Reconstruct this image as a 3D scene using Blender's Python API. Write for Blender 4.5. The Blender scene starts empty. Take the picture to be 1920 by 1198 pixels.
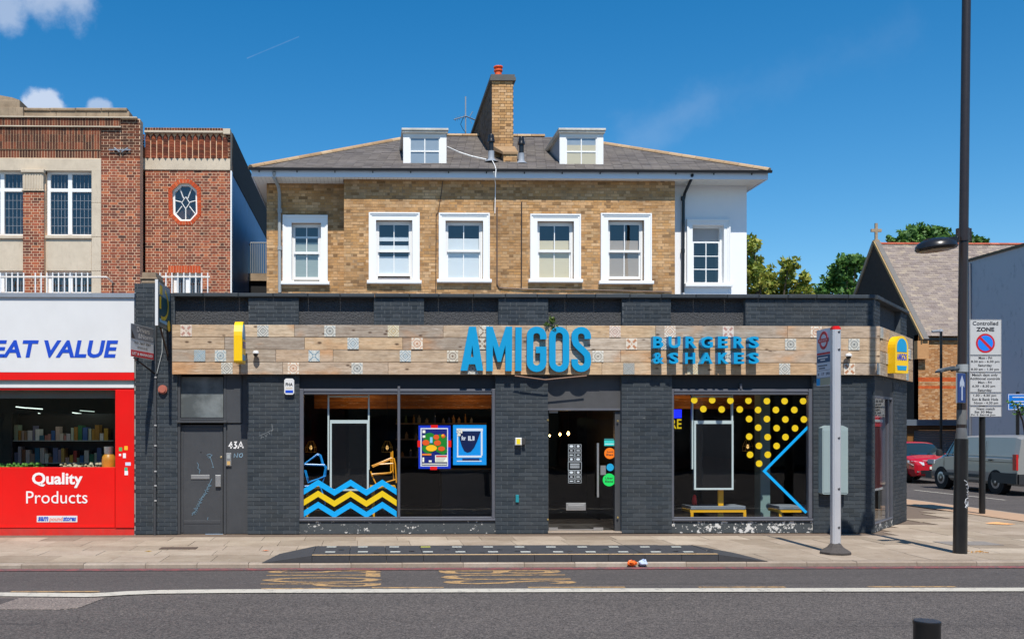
import bpy, math, random
from math import sin, cos, pi, radians as R
from mathutils import Vector, Matrix
from mathutils.geometry import tessellate_polygon
random.seed(7)
scene = bpy.context.scene
COL = scene.collection

# ------------------------------------------------------------------ camera, world, sun, exposure
FPX = 1800.0; YAW = R(1.2); CX = 690 + FPX*math.tan(YAW); HY = 805.0; H = 1.95
cam_d = bpy.data.cameras.new('camera'); cam = bpy.data.objects.new('camera', cam_d); COL.objects.link(cam)
cam.location = (0, 0, H); cam.rotation_euler = (R(90), 0, -YAW)
cam_d.sensor_width = 36; cam_d.lens = FPX/1920*36
cam_d.shift_x = (960-CX)/1920; cam_d.shift_y = (HY-598.5)/1920
cam_d.clip_start = .1; cam_d.clip_end = 3000
scene.camera = cam

world = bpy.data.worlds.new('World'); scene.world = world; world.use_nodes = True
wn = world.node_tree; wn.nodes.clear()
def wnode(t, **k):
    n = wn.nodes.new(t)
    for a, b in k.items(): setattr(n, a, b)
    return n
sky = wnode('ShaderNodeTexSky', sky_type='NISHITA'); sky.sun_disc = False
sky.sun_elevation = R(58); sky.sun_rotation = R(180); sky.air_density = 1.0; sky.dust_density = .25; sky.ozone_density = 3.0
bg = wnode('ShaderNodeBackground'); bg.inputs[1].default_value = .10
outw = wnode('ShaderNodeOutputWorld')
hsv = wnode('ShaderNodeHueSaturation'); hsv.inputs['Saturation'].default_value = 1.42; hsv.inputs['Value'].default_value = 1.04; hsv.inputs['Hue'].default_value = .496
wn.links.new(sky.outputs[0], hsv.inputs['Color'])
# a few scattered clouds (direction based, so they stay where they are in the sky)
tc = wnode('ShaderNodeTexCoord')
def sky_dir(x, y):
    v = Vector((sin(YAW)*FPX + cos(YAW)*(x-CX), cos(YAW)*FPX - sin(YAW)*(x-CX), HY-y)); return v.normalized()
def wmath(op, a, b=None, c=None):
    n = wnode('ShaderNodeMath', operation=op)
    for i, v in enumerate((a, b, c)):
        if v is None: continue
        if isinstance(v, (int, float)): n.inputs[i].default_value = v
        else: wn.links.new(v, n.inputs[i])
    return n.outputs[0]
nz = wnode('ShaderNodeTexNoise'); nz.inputs['Scale'].default_value = 22; nz.inputs['Detail'].default_value = 9; nz.inputs['Roughness'].default_value = .6
wn.links.new(tc.outputs['Generated'], nz.inputs['Vector'])
cover = None
def ramp01(v, a, b):
    n = wnode('ShaderNodeMapRange'); n.interpolation_type = 'SMOOTHSTEP'
    wn.links.new(v, n.inputs[0]); n.inputs[1].default_value = a; n.inputs[2].default_value = b
    return n.outputs[0]
def cloud(p0, p1, rad, strength, thr=.5, soft=.12):
    """a cloud bank along the great-circle piece from p0 to p1 (given as directions)"""
    global cover
    a, b = p0, p1
    sub = wnode('ShaderNodeVectorMath', operation='SUBTRACT'); wn.links.new(tc.outputs['Generated'], sub.inputs[0]); sub.inputs[1].default_value = a
    ab = b-a; L = max(ab.length, 1e-4); d = ab/L
    dt = wnode('ShaderNodeVectorMath', operation='DOT_PRODUCT'); wn.links.new(sub.outputs[0], dt.inputs[0]); dt.inputs[1].default_value = d
    cl = wnode('ShaderNodeClamp'); wn.links.new(dt.outputs['Value'], cl.inputs[0]); cl.inputs[1].default_value = 0; cl.inputs[2].default_value = L
    sc = wnode('ShaderNodeVectorMath', operation='SCALE'); sc.inputs[0].default_value = d; wn.links.new(cl.outputs[0], sc.inputs['Scale'])
    s2 = wnode('ShaderNodeVectorMath', operation='SUBTRACT'); wn.links.new(sub.outputs[0], s2.inputs[0]); wn.links.new(sc.outputs[0], s2.inputs[1])
    ln = wnode('ShaderNodeVectorMath', operation='LENGTH'); wn.links.new(s2.outputs[0], ln.inputs[0])
    fall = wmath('SUBTRACT', 1.0, wmath('DIVIDE', ln.outputs['Value'], rad))
    fall = wmath('MAXIMUM', fall, -1)
    v = wmath('ADD', wmath('MULTIPLY', fall, .42), wmath('SUBTRACT', nz.outputs[0], .5))
    m = wmath('MULTIPLY', ramp01(v, thr-.5, thr-.5+soft), strength)
    cover = m if cover is None else wmath('MAXIMUM', cover, m)
cloud(sky_dir(75, -6), sky_dir(150, 2), .032, .45, .56, .4)
cloud(sky_dir(5, 12), sky_dir(15, 30), .028, .42, .56, .34)
cloud(sky_dir(66, 206), sky_dir(92, 199), .02, .68, .55, .2)
cloud(sky_dir(178, 200), sky_dir(188, 205), .012, .45, .55, .2)
cloud(sky_dir(1190, 262), sky_dir(1310, 200), .03, .09, .5, .6)
cloud(sky_dir(1330, 190), sky_dir(1700, 60), .03, .03, .5, .6)
cloud(sky_dir(464, 109), sky_dir(560, 69), .0009, .1, .45, .5)
# fair weather clouds elsewhere in the sky, as sparse as in the part in view
mix = wnode('ShaderNodeMixRGB'); wn.links.new(cover, mix.inputs[0])
wn.links.new(hsv.outputs[0], mix.inputs[1]); mix.inputs[2].default_value = (6.2, 6.6, 7.4, 1)
wn.links.new(mix.outputs[0], bg.inputs[0]); wn.links.new(bg.outputs[0], outw.inputs[0])

sun_d = bpy.data.lights.new('sun', 'SUN'); sun_d.energy = 4.2; sun_d.angle = R(.53); sun_d.color = (1, .95, .87)
sun = bpy.data.objects.new('sun', sun_d); COL.objects.link(sun); sun.location = (0, -20, 40); sun.rotation_euler = (R(32), 0, R(-1.0))

scene.view_settings.view_transform = 'Standard'; scene.view_settings.look = 'None'
scene.view_settings.exposure = .4; scene.view_settings.gamma = 1; scene.view_settings.use_curve_mapping = False
scene.render.engine = 'CYCLES'; scene.cycles.max_bounces = 6; scene.cycles.transparent_max_bounces = 12

# ------------------------------------------------------------------ helpers
def lin(h, k=1.0):
    h = h.lstrip('#'); o = []
    for i in (0, 2, 4):
        v = int(h[i:i+2], 16)/255
        o.append(min(1, (v/12.92 if v <= .04045 else ((v+.055)/1.055)**2.4)*k))
    return tuple(o)
class Fr:
    """vertical facade frame: u along the wall, w out of it, z up"""
    def __init__(s, ox, oy, a=0.0): s.o = (ox, oy); s.a = a; s.c = cos(a); s.s = sin(a)
    def w(s, u, w, z): return Vector((s.o[0]+u*s.c+w*s.s, s.o[1]+u*s.s-w*s.c, z))
    def px(s, x, y, w=0.0):
        dx = sin(YAW)*FPX + cos(YAW)*(x-CX); dy = cos(YAW)*FPX - sin(YAW)*(x-CX)
        n = (s.s, -s.c); p = (s.o[0]+w*s.s, s.o[1]-w*s.c)
        t = (p[0]*n[0]+p[1]*n[1])/(dx*n[0]+dy*n[1])
        u = (t*dx-s.o[0])*s.c + (t*dy-s.o[1])*s.s
        return u, H+t*(HY-y)
    def X(s, x, w=0.0): return s.px(x, 805, w)[0]
    def Z(s, x, y, w=0.0): return s.px(x, y, w)[1]
    def rect(s, x0, y0, x1, y1, w=0.0):
        xm = (x0+x1)/2
        return (s.X(x0, w), s.X(x1, w), s.Z(xm, y1, w), s.Z(xm, y0, w))
W0 = Fr(0, 0)      # u = x, w = -y
def gpt(x, y, z=0.0):
    "point on the horizontal plane z seen at photo position x, y"
    t = (z-H)/(HY-y)
    return t*(sin(YAW)*FPX + cos(YAW)*(x-CX)), t*(cos(YAW)*FPX - sin(YAW)*(x-CX))

def wloc(o):
    v = Vector((0, 0, 0))
    while o: v += o.location; o = o.parent
    return v
def tag(o, label=None, cat=None, group=None, kind=None):
    if label: o['label'] = label
    if cat: o['category'] = cat
    if group: o['group'] = group
    if kind: o['kind'] = kind
    return o
def thing(name, label, cat, loc=(0, 0, 0), group=None):
    o = bpy.data.objects.new(name, None); o.empty_display_size = .2; COL.objects.link(o); o.location = loc
    return tag(o, label, cat, group)
class MB:
    def __init__(s, fr=W0): s.v = []; s.f = []; s.fr = fr
    def raw(s, vs, fs):
        b = len(s.v); s.v += [Vector(p) for p in vs]; s.f += [tuple(i+b for i in f) for f in fs]; return s
    def box(s, u0, u1, w0, w1, z0, z1, back=True):
        p = [s.fr.w(u, w, z) for z in (z0, z1) for (u, w) in ((u0, w1), (u1, w1), (u1, w0), (u0, w0))]
        fs = [(0, 1, 5, 4), (1, 2, 6, 5), (3, 0, 4, 7), (4, 5, 6, 7), (3, 2, 1, 0)]
        if back: fs.append((2, 3, 7, 6))
        return s.raw(p, fs)
    def bevbox(s, u0, u1, w0, w1, z0, z1, b=.01):
        "box with its front edges chamfered"
        p = [s.fr.w(u, w0, z) for (u, z) in ((u0, z0), (u1, z0), (u1, z1), (u0, z1))]
        p += [s.fr.w(u, w1-b, z) for (u, z) in ((u0, z0), (u1, z0), (u1, z1), (u0, z1))]
        p += [s.fr.w(u, w1, z) for (u, z) in ((u0+b, z0+b), (u1-b, z0+b), (u1-b, z1-b), (u0+b, z1-b))]
        fs = [(8, 9, 10, 11)]
        for k in (0, 4):
            for i in range(4): j = (i+1) % 4; fs.append((k+i, k+j, k+4+j, k+4+i))
        fs.append((3, 2, 1, 0)); return s.raw(p, fs)
    def prism(s, loops, w0, w1, back=False):
        "loops: outer + holes, each [(u,z)]; front at w1"
        if isinstance(loops[0][0], (int, float)): loops = [loops]
        flat = [p for l in loops for p in l]
        tris = tessellate_polygon([[Vector((p[0], p[1], 0)) for p in l] for l in loops])
        n = len(flat)
        vs = [s.fr.w(u, w1, z) for u, z in flat]+[s.fr.w(u, w0, z) for u, z in flat]
        fs = []
        for t in tris:
            a, b, c = (flat[i] for i in t)
            cr = (b[0]-a[0])*(c[1]-a[1])-(b[1]-a[1])*(c[0]-a[0])
            if abs(cr) < 1e-12: continue
            t = tuple(t) if cr > 0 else tuple(reversed(t))
            fs.append(t)
            if back: fs.append(tuple(i+n for i in reversed(t)))
        k = 0
        if abs(w1-w0) > 1e-6:
            for l in loops:
                m = len(l)
                for i in range(m): j = (i+1) % m; fs.append((k+i, k+j, n+k+j, n+k+i))
                k += m
        return s.raw(vs, fs)
    def hprism(s, poly, z0, z1):
        "horizontal polygon [(x,y)] extruded in z"
        n = len(poly); tris = tessellate_polygon([[Vector((p[0], p[1], 0)) for p in poly]])
        vs = [Vector((x, y, z1)) for x, y in poly]+[Vector((x, y, z0)) for x, y in poly]
        fs = []
        for t in tris:
            a, b, c = (poly[i] for i in t); cr = (b[0]-a[0])*(c[1]-a[1])-(b[1]-a[1])*(c[0]-a[0])
            fs.append(tuple(t) if cr > 0 else tuple(reversed(t)))
        if z1-z0 > 1e-6:
            for i in range(n): j = (i+1) % n; fs.append((i, j, n+j, n+i))
        return s.raw(vs, fs)
    def tube(s, pts, r, n=8, caps=True):
        pts = [Vector(p) for p in pts]; rs = r if isinstance(r, (list, tuple)) else [r]*len(pts)
        b = len(s.v); up = None
        for i, p in enumerate(pts):
            d = (pts[min(i+1, len(pts)-1)]-pts[max(i-1, 0)]).normalized()
            if up is None:
                up = Vector((0, 0, 1)) if abs(d.z) < .9 else Vector((1, 0, 0))
            a = d.cross(up); 
            if a.length < 1e-5: a = d.cross(Vector((0, 1, 0)))
            a.normalize(); c = a.cross(d).normalized(); up = c
            for k in range(n):
                t = 2*pi*k/n; s.v.append(p+(a*cos(t)+c*sin(t))*rs[i])
        for i in range(len(pts)-1):
            for k in range(n):
                q = b+i*n; s.f.append((q+k, q+(k+1) % n, q+n+(k+1) % n, q+n+k))
        if caps: s.f.append(tuple(b+k for k in range(n))[::-1]); s.f.append(tuple(b+(len(pts)-1)*n+k for k in range(n)))
        return s
    def lathe(s, c, prof, n=20, axis='z'):
        b = len(s.v)
        for r, z in prof:
            for k in range(n):
                t = 2*pi*k/n
                if axis == 'z': s.v.append(Vector((c[0]+r*cos(t), c[1]+r*sin(t), c[2]+z)))
                elif axis == 'y': s.v.append(Vector((c[0]+r*cos(t), c[1]+z, c[2]+r*sin(t))))
                else: s.v.append(Vector((c[0]+z, c[1]+r*cos(t), c[2]+r*sin(t))))
        for i in range(len(prof)-1):
            for k in range(n): q = b+i*n; s.f.append((q+k, q+(k+1) % n, q+n+(k+1) % n, q+n+k))
        s.f.append(tuple(b+k for k in range(n))[::-1]); s.f.append(tuple(b+(len(prof)-1)*n+k for k in range(n)))
        return s
    def xf(s, m):
        s.v = [m @ p for p in s.v]; return s
    def build(s, name, mat, parent=None, smooth=False, kind=None, label=None):
        me = bpy.data.meshes.new(name); off = wloc(parent)
        me.from_pydata([tuple(p-off) for p in s.v], [], s.f); me.materials.append(mat)
        if smooth:
            me.polygons.foreach_set('use_smooth', [True]*len(me.polygons))
            try: me.set_sharp_from_angle(angle=R(38))
            except Exception: pass
        me.update()
        o = bpy.data.objects.new(name, me); COL.objects.link(o)
        if parent: o.parent = parent
        if kind: o['kind'] = kind
        if label: o['label'] = label
        return o
def solid(name, label, cat, mb, mat, smooth=False, group=None):
    return tag(mb.build(name, mat, None, smooth), label, cat, group)
def struct(name, mb, mat, label=None):
    o = mb.build(name, mat); o['kind'] = 'structure'
    if label: o['label'] = label
    return o
_txt = {}
def text_geo(st, bold=0.0):
    key = (st, bold)
    if key not in _txt:
        cu = bpy.data.curves.new('t', 'FONT'); cu.body = st; cu.size = 1; cu.offset = bold; cu.resolution_u = 3
        ob = bpy.data.objects.new('t', cu); COL.objects.link(ob)
        me = bpy.data.meshes.new_from_object(ob)
        _txt[key] = ([tuple(v.co) for v in me.vertices], [tuple(p.vertices) for p in me.polygons], [tuple(e.vertices) for e in me.edges])
        bpy.data.objects.remove(ob); bpy.data.curves.remove(cu); bpy.data.meshes.remove(me)
    return _txt[key]
def add_text(mb, st, box, w0, w1=None, bold=0.0, shear=0.0, pts=None):
    "fit text to (u0,u1,z0,z1) with its front at w0 (and its back at w1)"
    vs, fs, es = text_geo(st, bold)
    xs = [v[0] for v in vs]; ys = [v[1] for v in vs]
    a, b, c, d = min(xs), max(xs), min(ys), max(ys)
    u0, u1, z0, z1 = box; sx = (u1-u0-abs(shear)*(z1-z0))/(b-a); sy = (z1-z0)/(d-c)
    P = [(u0+(x-a)*sx+shear*(y-c)*sy, z0+(y-c)*sy) for x, y, _ in vs]
    fr = pts or mb.fr.w
    V = [fr(u, w0, z) for u, z in P]; F = []
    for f in fs:
        ar = sum(P[f[i]][0]*P[f[(i+1) % len(f)]][1]-P[f[(i+1) % len(f)]][0]*P[f[i]][1] for i in range(len(f)))
        F.append(f if ar > 0 else f[::-1])
    if w1 is not None:
        n = len(V); V += [fr(u, w1, z) for u, z in P]
        cnt = {}
        for f in F:
            for i in range(len(f)):
                e = (f[i], f[(i+1) % len(f)]); cnt[e] = 1
        for (i, j) in cnt:
            if (j, i) not in cnt: F.append((j, i, i+n, j+n))
    mb.raw(V, F); return mb

# ------------------------------------------------------------------ materials
def newmat(name):
    m = bpy.data.materials.new(name); m.use_nodes = True; nt = m.node_tree
    return m, nt, nt.nodes['Principled BSDF']
class NB:
    def __init__(s, nt): s.nt = nt; s._pos = None
    def n(s, t, **k):
        x = s.nt.nodes.new(t)
        for a, b in k.items(): setattr(x, a, b)
        return x
    def l(s, a, b): s.nt.links.new(a, b)
    def pos(s):
        if s._pos is None: s._pos = s.n('ShaderNodeNewGeometry').outputs['Position']
        return s._pos
    def math(s, op, a, b=None, c=None):
        x = s.n('ShaderNodeMath', operation=op)
        for i, v in enumerate((a, b, c)):
            if v is None: continue
            if isinstance(v, (int, float)): x.inputs[i].default_value = v
            else: s.l(v, x.inputs[i])
        return x.outputs[0]
    def noise(s, scale, detail=4, rough=.55, vec=None, stretch=None):
        v = vec or s.pos()
        if stretch:
            m = s.n('ShaderNodeVectorMath', operation='MULTIPLY'); s.l(v, m.inputs[0]); m.inputs[1].default_value = stretch; v = m.outputs[0]
        x = s.n('ShaderNodeTexNoise'); x.inputs['Scale'].default_value = scale; x.inputs['Detail'].default_value = detail; x.inputs['Roughness'].default_value = rough
        s.l(v, x.inputs['Vector']); return x.outputs[0]
    def ramp(s, fac, stops, interp='LINEAR'):
        x = s.n('ShaderNodeValToRGB'); e = x.color_ramp.elements; x.color_ramp.interpolation = interp
        while len(e) < len(stops): e.new(.5)
        for i, (p, c) in enumerate(stops): e[i].position = p; e[i].color = (c[0], c[1], c[2], 1)
        if not isinstance(fac, (int, float)): s.l(fac, x.inputs[0])
        return x.outputs[0]
    def rng(s, v, a, b, c=0., d=1., smooth=False):
        x = s.n('ShaderNodeMapRange'); s.l(v, x.inputs[0])
        if smooth: x.interpolation_type = 'SMOOTHSTEP'
        for i, q in enumerate((a, b, c, d)): x.inputs[i+1].default_value = q
        return x.outputs[0]
    def mix(s, f, a, b, mode='MIX'):
        x = s.n('ShaderNodeMixRGB', blend_type=mode)
        for i, v in enumerate((f, a, b)):
            if isinstance(v, (int, float)): x.inputs[i].default_value = v if i == 0 else (v, v, v, 1)
            elif isinstance(v, tuple): x.inputs[i].default_value = (*v[:3], 1)
            else: s.l(v, x.inputs[i])
        return x.outputs[0]
    def rand(s):
        g = s.n('ShaderNodeNewGeometry').outputs['Random Per Island']; o = s.n('ShaderNodeObjectInfo').outputs['Random']
        return s.math('FRACT', s.math('ADD', s.math('MULTIPLY', g, 7.31), s.math('MULTIPLY', o, 3.77)))
    def bump(s, p, h, dist, strength=1):
        b = s.n('ShaderNodeBump'); b.inputs['Distance'].default_value = dist; b.inputs['Strength'].default_value = strength
        s.l(h, b.inputs['Height']); s.l(b.outputs[0], p.inputs['Normal'])
def M(name, rgb, rough=.6, var=.12, scale=3., bump=0., bscale=60., metal=0., spec=.5, grime=0., gcol=(.05, .045, .04), rnd=0., stretch=None):
    m, nt, p = newmat(name); b = NB(nt)
    p.inputs['Roughness'].default_value = rough; p.inputs['Metallic'].default_value = metal; p.inputs['Specular IOR Level'].default_value = spec
    col = b.mix(b.noise(scale, 6, stretch=stretch), tuple(c*(1-var) for c in rgb), tuple(min(1, c*(1+var)) for c in rgb)) if var else tuple(rgb)
    if rnd: col = b.mix(1., col, b.ramp(b.rand(), [(0, (1-rnd,)*3), (1, (1+rnd,)*3)]), 'MULTIPLY')
    if grime:
        g = b.rng(b.noise(1.6, 8, .7), .45, .75); g2 = b.rng(b.noise(14, 6, .7, stretch=(1, 1, .25)), .5, .8)
        col = b.mix(b.math('MULTIPLY', b.math('MAXIMUM', g, g2), grime), col, gcol)
    if isinstance(col, tuple): p.inputs['Base Color'].default_value = (*col, 1)
    else: b.l(col, p.inputs['Base Color'])
    if bump: b.bump(p, b.noise(bscale, 4), bump)
    return m
def MR(name, cols, rough=.85, soil=.3, soilcol=(.03, .025, .02), bump=.002, soil_scale=1.5, hi=0.):
    "one colour per brick / slate / slab, from a ramp of colours"
    m, nt, p = newmat(name); b = NB(nt); p.inputs['Roughness'].default_value = rough; p.inputs['Specular IOR Level'].default_value = .25
    r = b.rand()
    col = b.ramp(r, [(i/(len(cols)-1), c) for i, c in enumerate(cols)])
    col = b.mix(b.rng(b.noise(28, 5, .65), .3, .75, 0, .45), col, b.mix(1., col, (.62, .6, .58), 'MULTIPLY'))
    col = b.mix(b.rng(b.noise(11, 4, .65), .4, .8, 0, .35), col, b.mix(1., col, (1.35, 1.3, 1.25), 'MULTIPLY'))
    col = b.mix(b.rng(b.noise(5.5, 6, .75), .52, .7, 0, min(1, soil*1.1)), col, b.mix(1., col, (.55, .5, .46), 'MULTIPLY'))
    s = b.math('MULTIPLY', b.rng(b.noise(soil_scale, 7, .68), .42, .72), soil)
    col = b.mix(s, col, soilcol)
    if hi:
        e = b.rng(b.noise(7, 8, .8, stretch=(1, 1, 2)), .62, .72); col = b.mix(b.math('MULTIPLY', e, hi), col, (.55, .55, .52))
    b.l(col, p.inputs['Base Color']); b.bump(p, b.noise(70, 4, .7), bump); return m
def emis(name, rgb, st):
    m, nt, p = newmat(name); p.inputs['Base Color'].default_value = (*rgb, 1); p.inputs['Emission Color'].default_value = (*rgb, 1); p.inputs['Emission Strength'].default_value = st; return m
def glassmat(name, tint=(.75, .8, .8), ior=1.5, rough=.0, wav=0.):
    m, nt, p = newmat(name); b = NB(nt); nt.nodes.remove(p)
    out = [n for n in nt.nodes if n.type == 'OUTPUT_MATERIAL'][0]
    t = b.n('ShaderNodeBsdfTransparent'); t.inputs[0].default_value = (*tint, 1)
    g = b.n('ShaderNodeBsdfGlossy'); g.inputs['Roughness'].default_value = rough
    geo = b.n('ShaderNodeNewGeometry'); dt = b.n('ShaderNodeVectorMath', operation='DOT_PRODUCT'); b.l(geo.outputs['Incoming'], dt.inputs[0]); b.l(geo.outputs['Normal'], dt.inputs[1])
    f0 = ((ior-1)/(ior+1))**2*1.6
    fr_ = b.math('ADD', f0, b.math('MULTIPLY', 1-f0, b.math('POWER', b.math('SUBTRACT', 1.0, b.math('ABSOLUTE', dt.outputs['Value'])), 5.0)))
    if wav:
        bp = b.n('ShaderNodeBump'); bp.inputs['Distance'].default_value = wav; b.l(b.noise(1.3, 1), bp.inputs['Height']); b.l(bp.outputs[0], g.inputs['Normal'])
    mx = b.n('ShaderNodeMixShader'); b.l(fr_, mx.inputs[0]); b.l(t.outputs[0], mx.inputs[1]); b.l(g.outputs[0], mx.inputs[2]); b.l(mx.outputs[0], out.inputs[0])
    return m

black_cols = [(.028, .037, .045), (.042, .053, .064), (.036, .047, .057), (.056, .068, .079), (.034, .042, .048)]
m_blackbrick = MR('painted_black_brick', black_cols, .55, .35, (.075, .075, .072), .003, 1.2, hi=.28)
m_blackjoint = M('lit_joint_paint', (.085, .1, .112), .7, .6, 5)  # paler than the bricks: light caught by the joints is in the colour
m_headshade = M('shaded_head_black', (.016, .017, .019), .55, .2, 4)  # near-black: the shadow under the fascia is painted into the lintels
m_blackpaint = M('charcoal_paint', (.05, .053, .058), .5, .2, 4, .0015, 40, grime=.25, gcol=(.1, .1, .1))
m_greypaint = M('dark_grey_frame_paint', (.095, .1, .12), .4, .15, 5, grime=.15, gcol=(.2, .19, .18))
m_yellowbrick = MR('yellow_stock_brick', [lin('#d2a97a'), lin('#ca9d6a'), lin('#bd8f5a'), lin('#dab58a'), lin('#c69866'), lin('#ac8558'), lin('#d4ac80'), lin('#ca9e6c'), lin('#bb8f5e'), lin('#8c6c4a'), lin('#ceaa7e'), lin('#c49662')], .9, .62, lin('#5e4632'), .004, .9)
m_yellowjoint = M('lime_mortar', lin('#a08260'), .95, .3, 6, grime=.4)
m_redbrick = MR('red_brick', [lin('#ae6248'), lin('#90503c'), lin('#784436'), lin('#bc6e4a'), lin('#4e342e'), lin('#a05840'), lin('#684034'), lin('#b46444')], .9, .3, lin('#4a2c22'), .003)
m_redbright = MR('bright_red_brick', [lin('#c8542e'), lin('#b74826'), lin('#d3683c')], .9, .2)
m_sootbrick = MR('sooty_red_brick', [lin('#7c4330'), lin('#5f3628'), lin('#4e3228'), lin('#8d5038'), lin('#433029')], .9, .5, lin('#33281f'), .003)
m_redjoint = M('pale_mortar', lin('#d9b898'), .95, .2, 8, grime=.25, gcol=lin('#8a7058'))
m_church_brick = MR('church_brick', [lin('#cf9f6e'), lin('#bd8a5a'), lin('#aa774a'), lin('#d8b084'), lin('#996a46')], .9, .25, lin('#7a573a'), .002)
m_stone = M('weathered_stone', lin('#c8b9a3'), .9, .14, 2.5, .003, 40, grime=.42, gcol=lin('#8f7f6c'))
m_stone_dark = M('dirty_stone', lin('#a08c74'), .95, .25, 3, .004, 30, grime=.7, gcol=lin('#5b4c3c'))
m_white = M('white_paint', (.82, .82, .8), .45, .04, 3, grime=.06, gcol=(.5, .47, .4))
m_whitewall = M('white_render', (.82, .82, .82), .8, .04, 2, .003, 60, grime=.05, gcol=(.5, .5, .48))
m_slate = MR('slate', [lin('#746d69'), lin('#6d6764'), lin('#7d7672'), lin('#68625f'), lin('#787270')], .75, .4, lin('#9a9184'), .003, 1.4)
m_slate_warm = MR('brown_slate', [lin('#958983'), lin('#8b7f79'), lin('#a19488'), lin('#80746f'), lin('#ab9d8c')], .85, .25, lin('#6d5d55'), .003)
m_ridge = MR('ridge_tile', [lin('#b79a78'), lin('#a88b6a'), lin('#c5ab8a')], .9, .4, lin('#6b5c48'))
m_ridge_red = MR('red_ridge_tile', [lin('#b5614a'), lin('#a95740'), lin('#c06e56')], .9, .3)
m_lead = M('lead_sheet', lin('#8a929c'), .6, .15, 5, grime=.2)
m_gutter = M('black_gutter', (.02, .02, .022), .35, 0)
m_soffit = M('soffit_board', (.78, .74, .66), .6, .03)
m_dash = M('black_pebbledash', (.06, .061, .064), .8, .95, 42, .03, 38)
m_wood = None
def woodmat(name, cols, stain):
    m, nt, p = newmat(name); b = NB(nt); p.inputs['Roughness'].default_value = .75; p.inputs['Specular IOR Level'].default_value = .3
    r = b.rand()
    base = b.ramp(r, [(i/(len(cols)-1), c) for i, c in enumerate(cols)])
    off = b.n('ShaderNodeCombineXYZ'); b.l(b.math('MULTIPLY', r, 40), off.inputs[2])
    v = b.n('ShaderNodeVectorMath', operation='ADD'); b.l(b.pos(), v.inputs[0]); b.l(off.outputs[0], v.inputs[1])
    g = b.noise(3, 8, .62, vec=v.outputs[0], stretch=(.35, .35, 9)); g2 = b.noise(14, 6, .6, vec=v.outputs[0], stretch=(.25, .25, 6))
    col = b.mix(b.rng(g, .35, .7, 0, .6), base, b.mix(1., base, (.68, .6, .52), 'MULTIPLY'))
    col = b.mix(b.rng(g2, .5, .75, 0, .6), col, b.mix(1., col, (.6, .55, .5), 'MULTIPLY'))
    col = b.mix(b.rng(b.noise(1.1, 3, vec=v.outputs[0], stretch=(1, 1, 2)), .54, .7, 0, stain), col, lin('#cf9257'))
    col = b.mix(b.rng(b.noise(4.5, 9, .72, vec=v.outputs[0], stretch=(1, 1, 3)), .42, .62, 0, .7), col, b.mix(1., col, (.62, .58, .55), 'MULTIPLY'))
    col = b.mix(b.rng(b.noise(9, 7, .7, vec=v.outputs[0], stretch=(.5, .5, 4)), .58, .68, 0, .5), col, lin('#d9cdbd'))
    # knots
    vo = b.n('ShaderNodeTexVoronoi'); vo.inputs['Scale'].default_value = 3.6; vo.inputs['Randomness'].default_value = 1
    mm = b.n('ShaderNodeVectorMath', operation='MULTIPLY'); b.l(v.outputs[0], mm.inputs[0]); mm.inputs[1].default_value = (.8, .8, 1.6); b.l(mm.outputs[0], vo.inputs['Vector'])
    k = b.rng(vo.outputs['Distance'], .06, .17, 1, 0, True)
    col = b.mix(b.math('MULTIPLY', k, .9), col, lin('#4a3424'))
    col = b.mix(b.rng(b.noise(5, 3, .5, vec=v.outputs[0], stretch=(.4, .4, 16)), .62, .66, 0, .7), col, lin('#6a5848'))
    b.l(col, p.inputs['Base Color']); b.bump(p, g2, .004); return m
m_wood = woodmat('reclaimed_timber', [lin('#d4c4b0'), lin('#b8ab9b'), lin('#d8ba94'), lin('#c6b29c'), lin('#ab9f91'), lin('#dcc8ac'), lin('#cba982'), lin('#c8b8a6')], .5)
m_ceilwood = woodmat('interior_timber', [lin('#9a5f22'), lin('#7f4c1a'), lin('#a96a2a')], .3)
m_blue = M('sign_blue', (.003, .3, .57), .4, .03)
m_decblue = M('decal_blue', (.003, .36, .78), .35, 0)
m_decyellow = M('decal_yellow', (.75, .52, .01), .35, 0)
m_yellow = M('sign_yellow', (.9, .55, .006), .35, .03)
m_red = M('shop_red', (.74, .008, .006), .3, .14, 1.2, .0015, 2.5, grime=.1, gcol=(.4, .05, .03))
m_redworn = M('worn_red', (.62, .02, .012), .6, .25, 6, grime=.5, gcol=(.3, .09, .07))
m_signwhite = M('sign_white', (.7, .7, .69), .4, .06, 1.5, grime=.08, gcol=(.4, .38, .34))
m_textblue = M('lettering_blue', (.004, .06, .5), .5, 0)
m_textwhite = M('lettering_white', (.82, .8, .78), .5, 0)
m_textblack = M('lettering_black', (.03, .03, .035), .5, 0)
m_black = M('black_metal', (.012, .012, .013), .3, .2, 8, grime=.15, gcol=(.05, .045, .04))
m_darkpole = M('dark_brown_pole', (.03, .022, .02), .35, .2, 8)
m_steel = M('brushed_steel', (.55, .55, .54), .35, .05, metal=.8)
m_grey = M('grey_plastic', (.32, .34, .34), .5, .05)
m_glass = glassmat('shop_glass', (.94, .95, .95), wav=.002)
m_glass2 = glassmat('house_glass', (.92, .95, .96), 1.75, wav=.003)
m_darkin = M('dark_interior', (.006, .006, .007), .8, 0)
m_floorin = M('dark_floor_tiles', (.035, .035, .035), .5, .2, 6)
m_rubber = M('rubber_ramp', (.045, .045, .048), .8, .3, 12, .003, 90)
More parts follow.
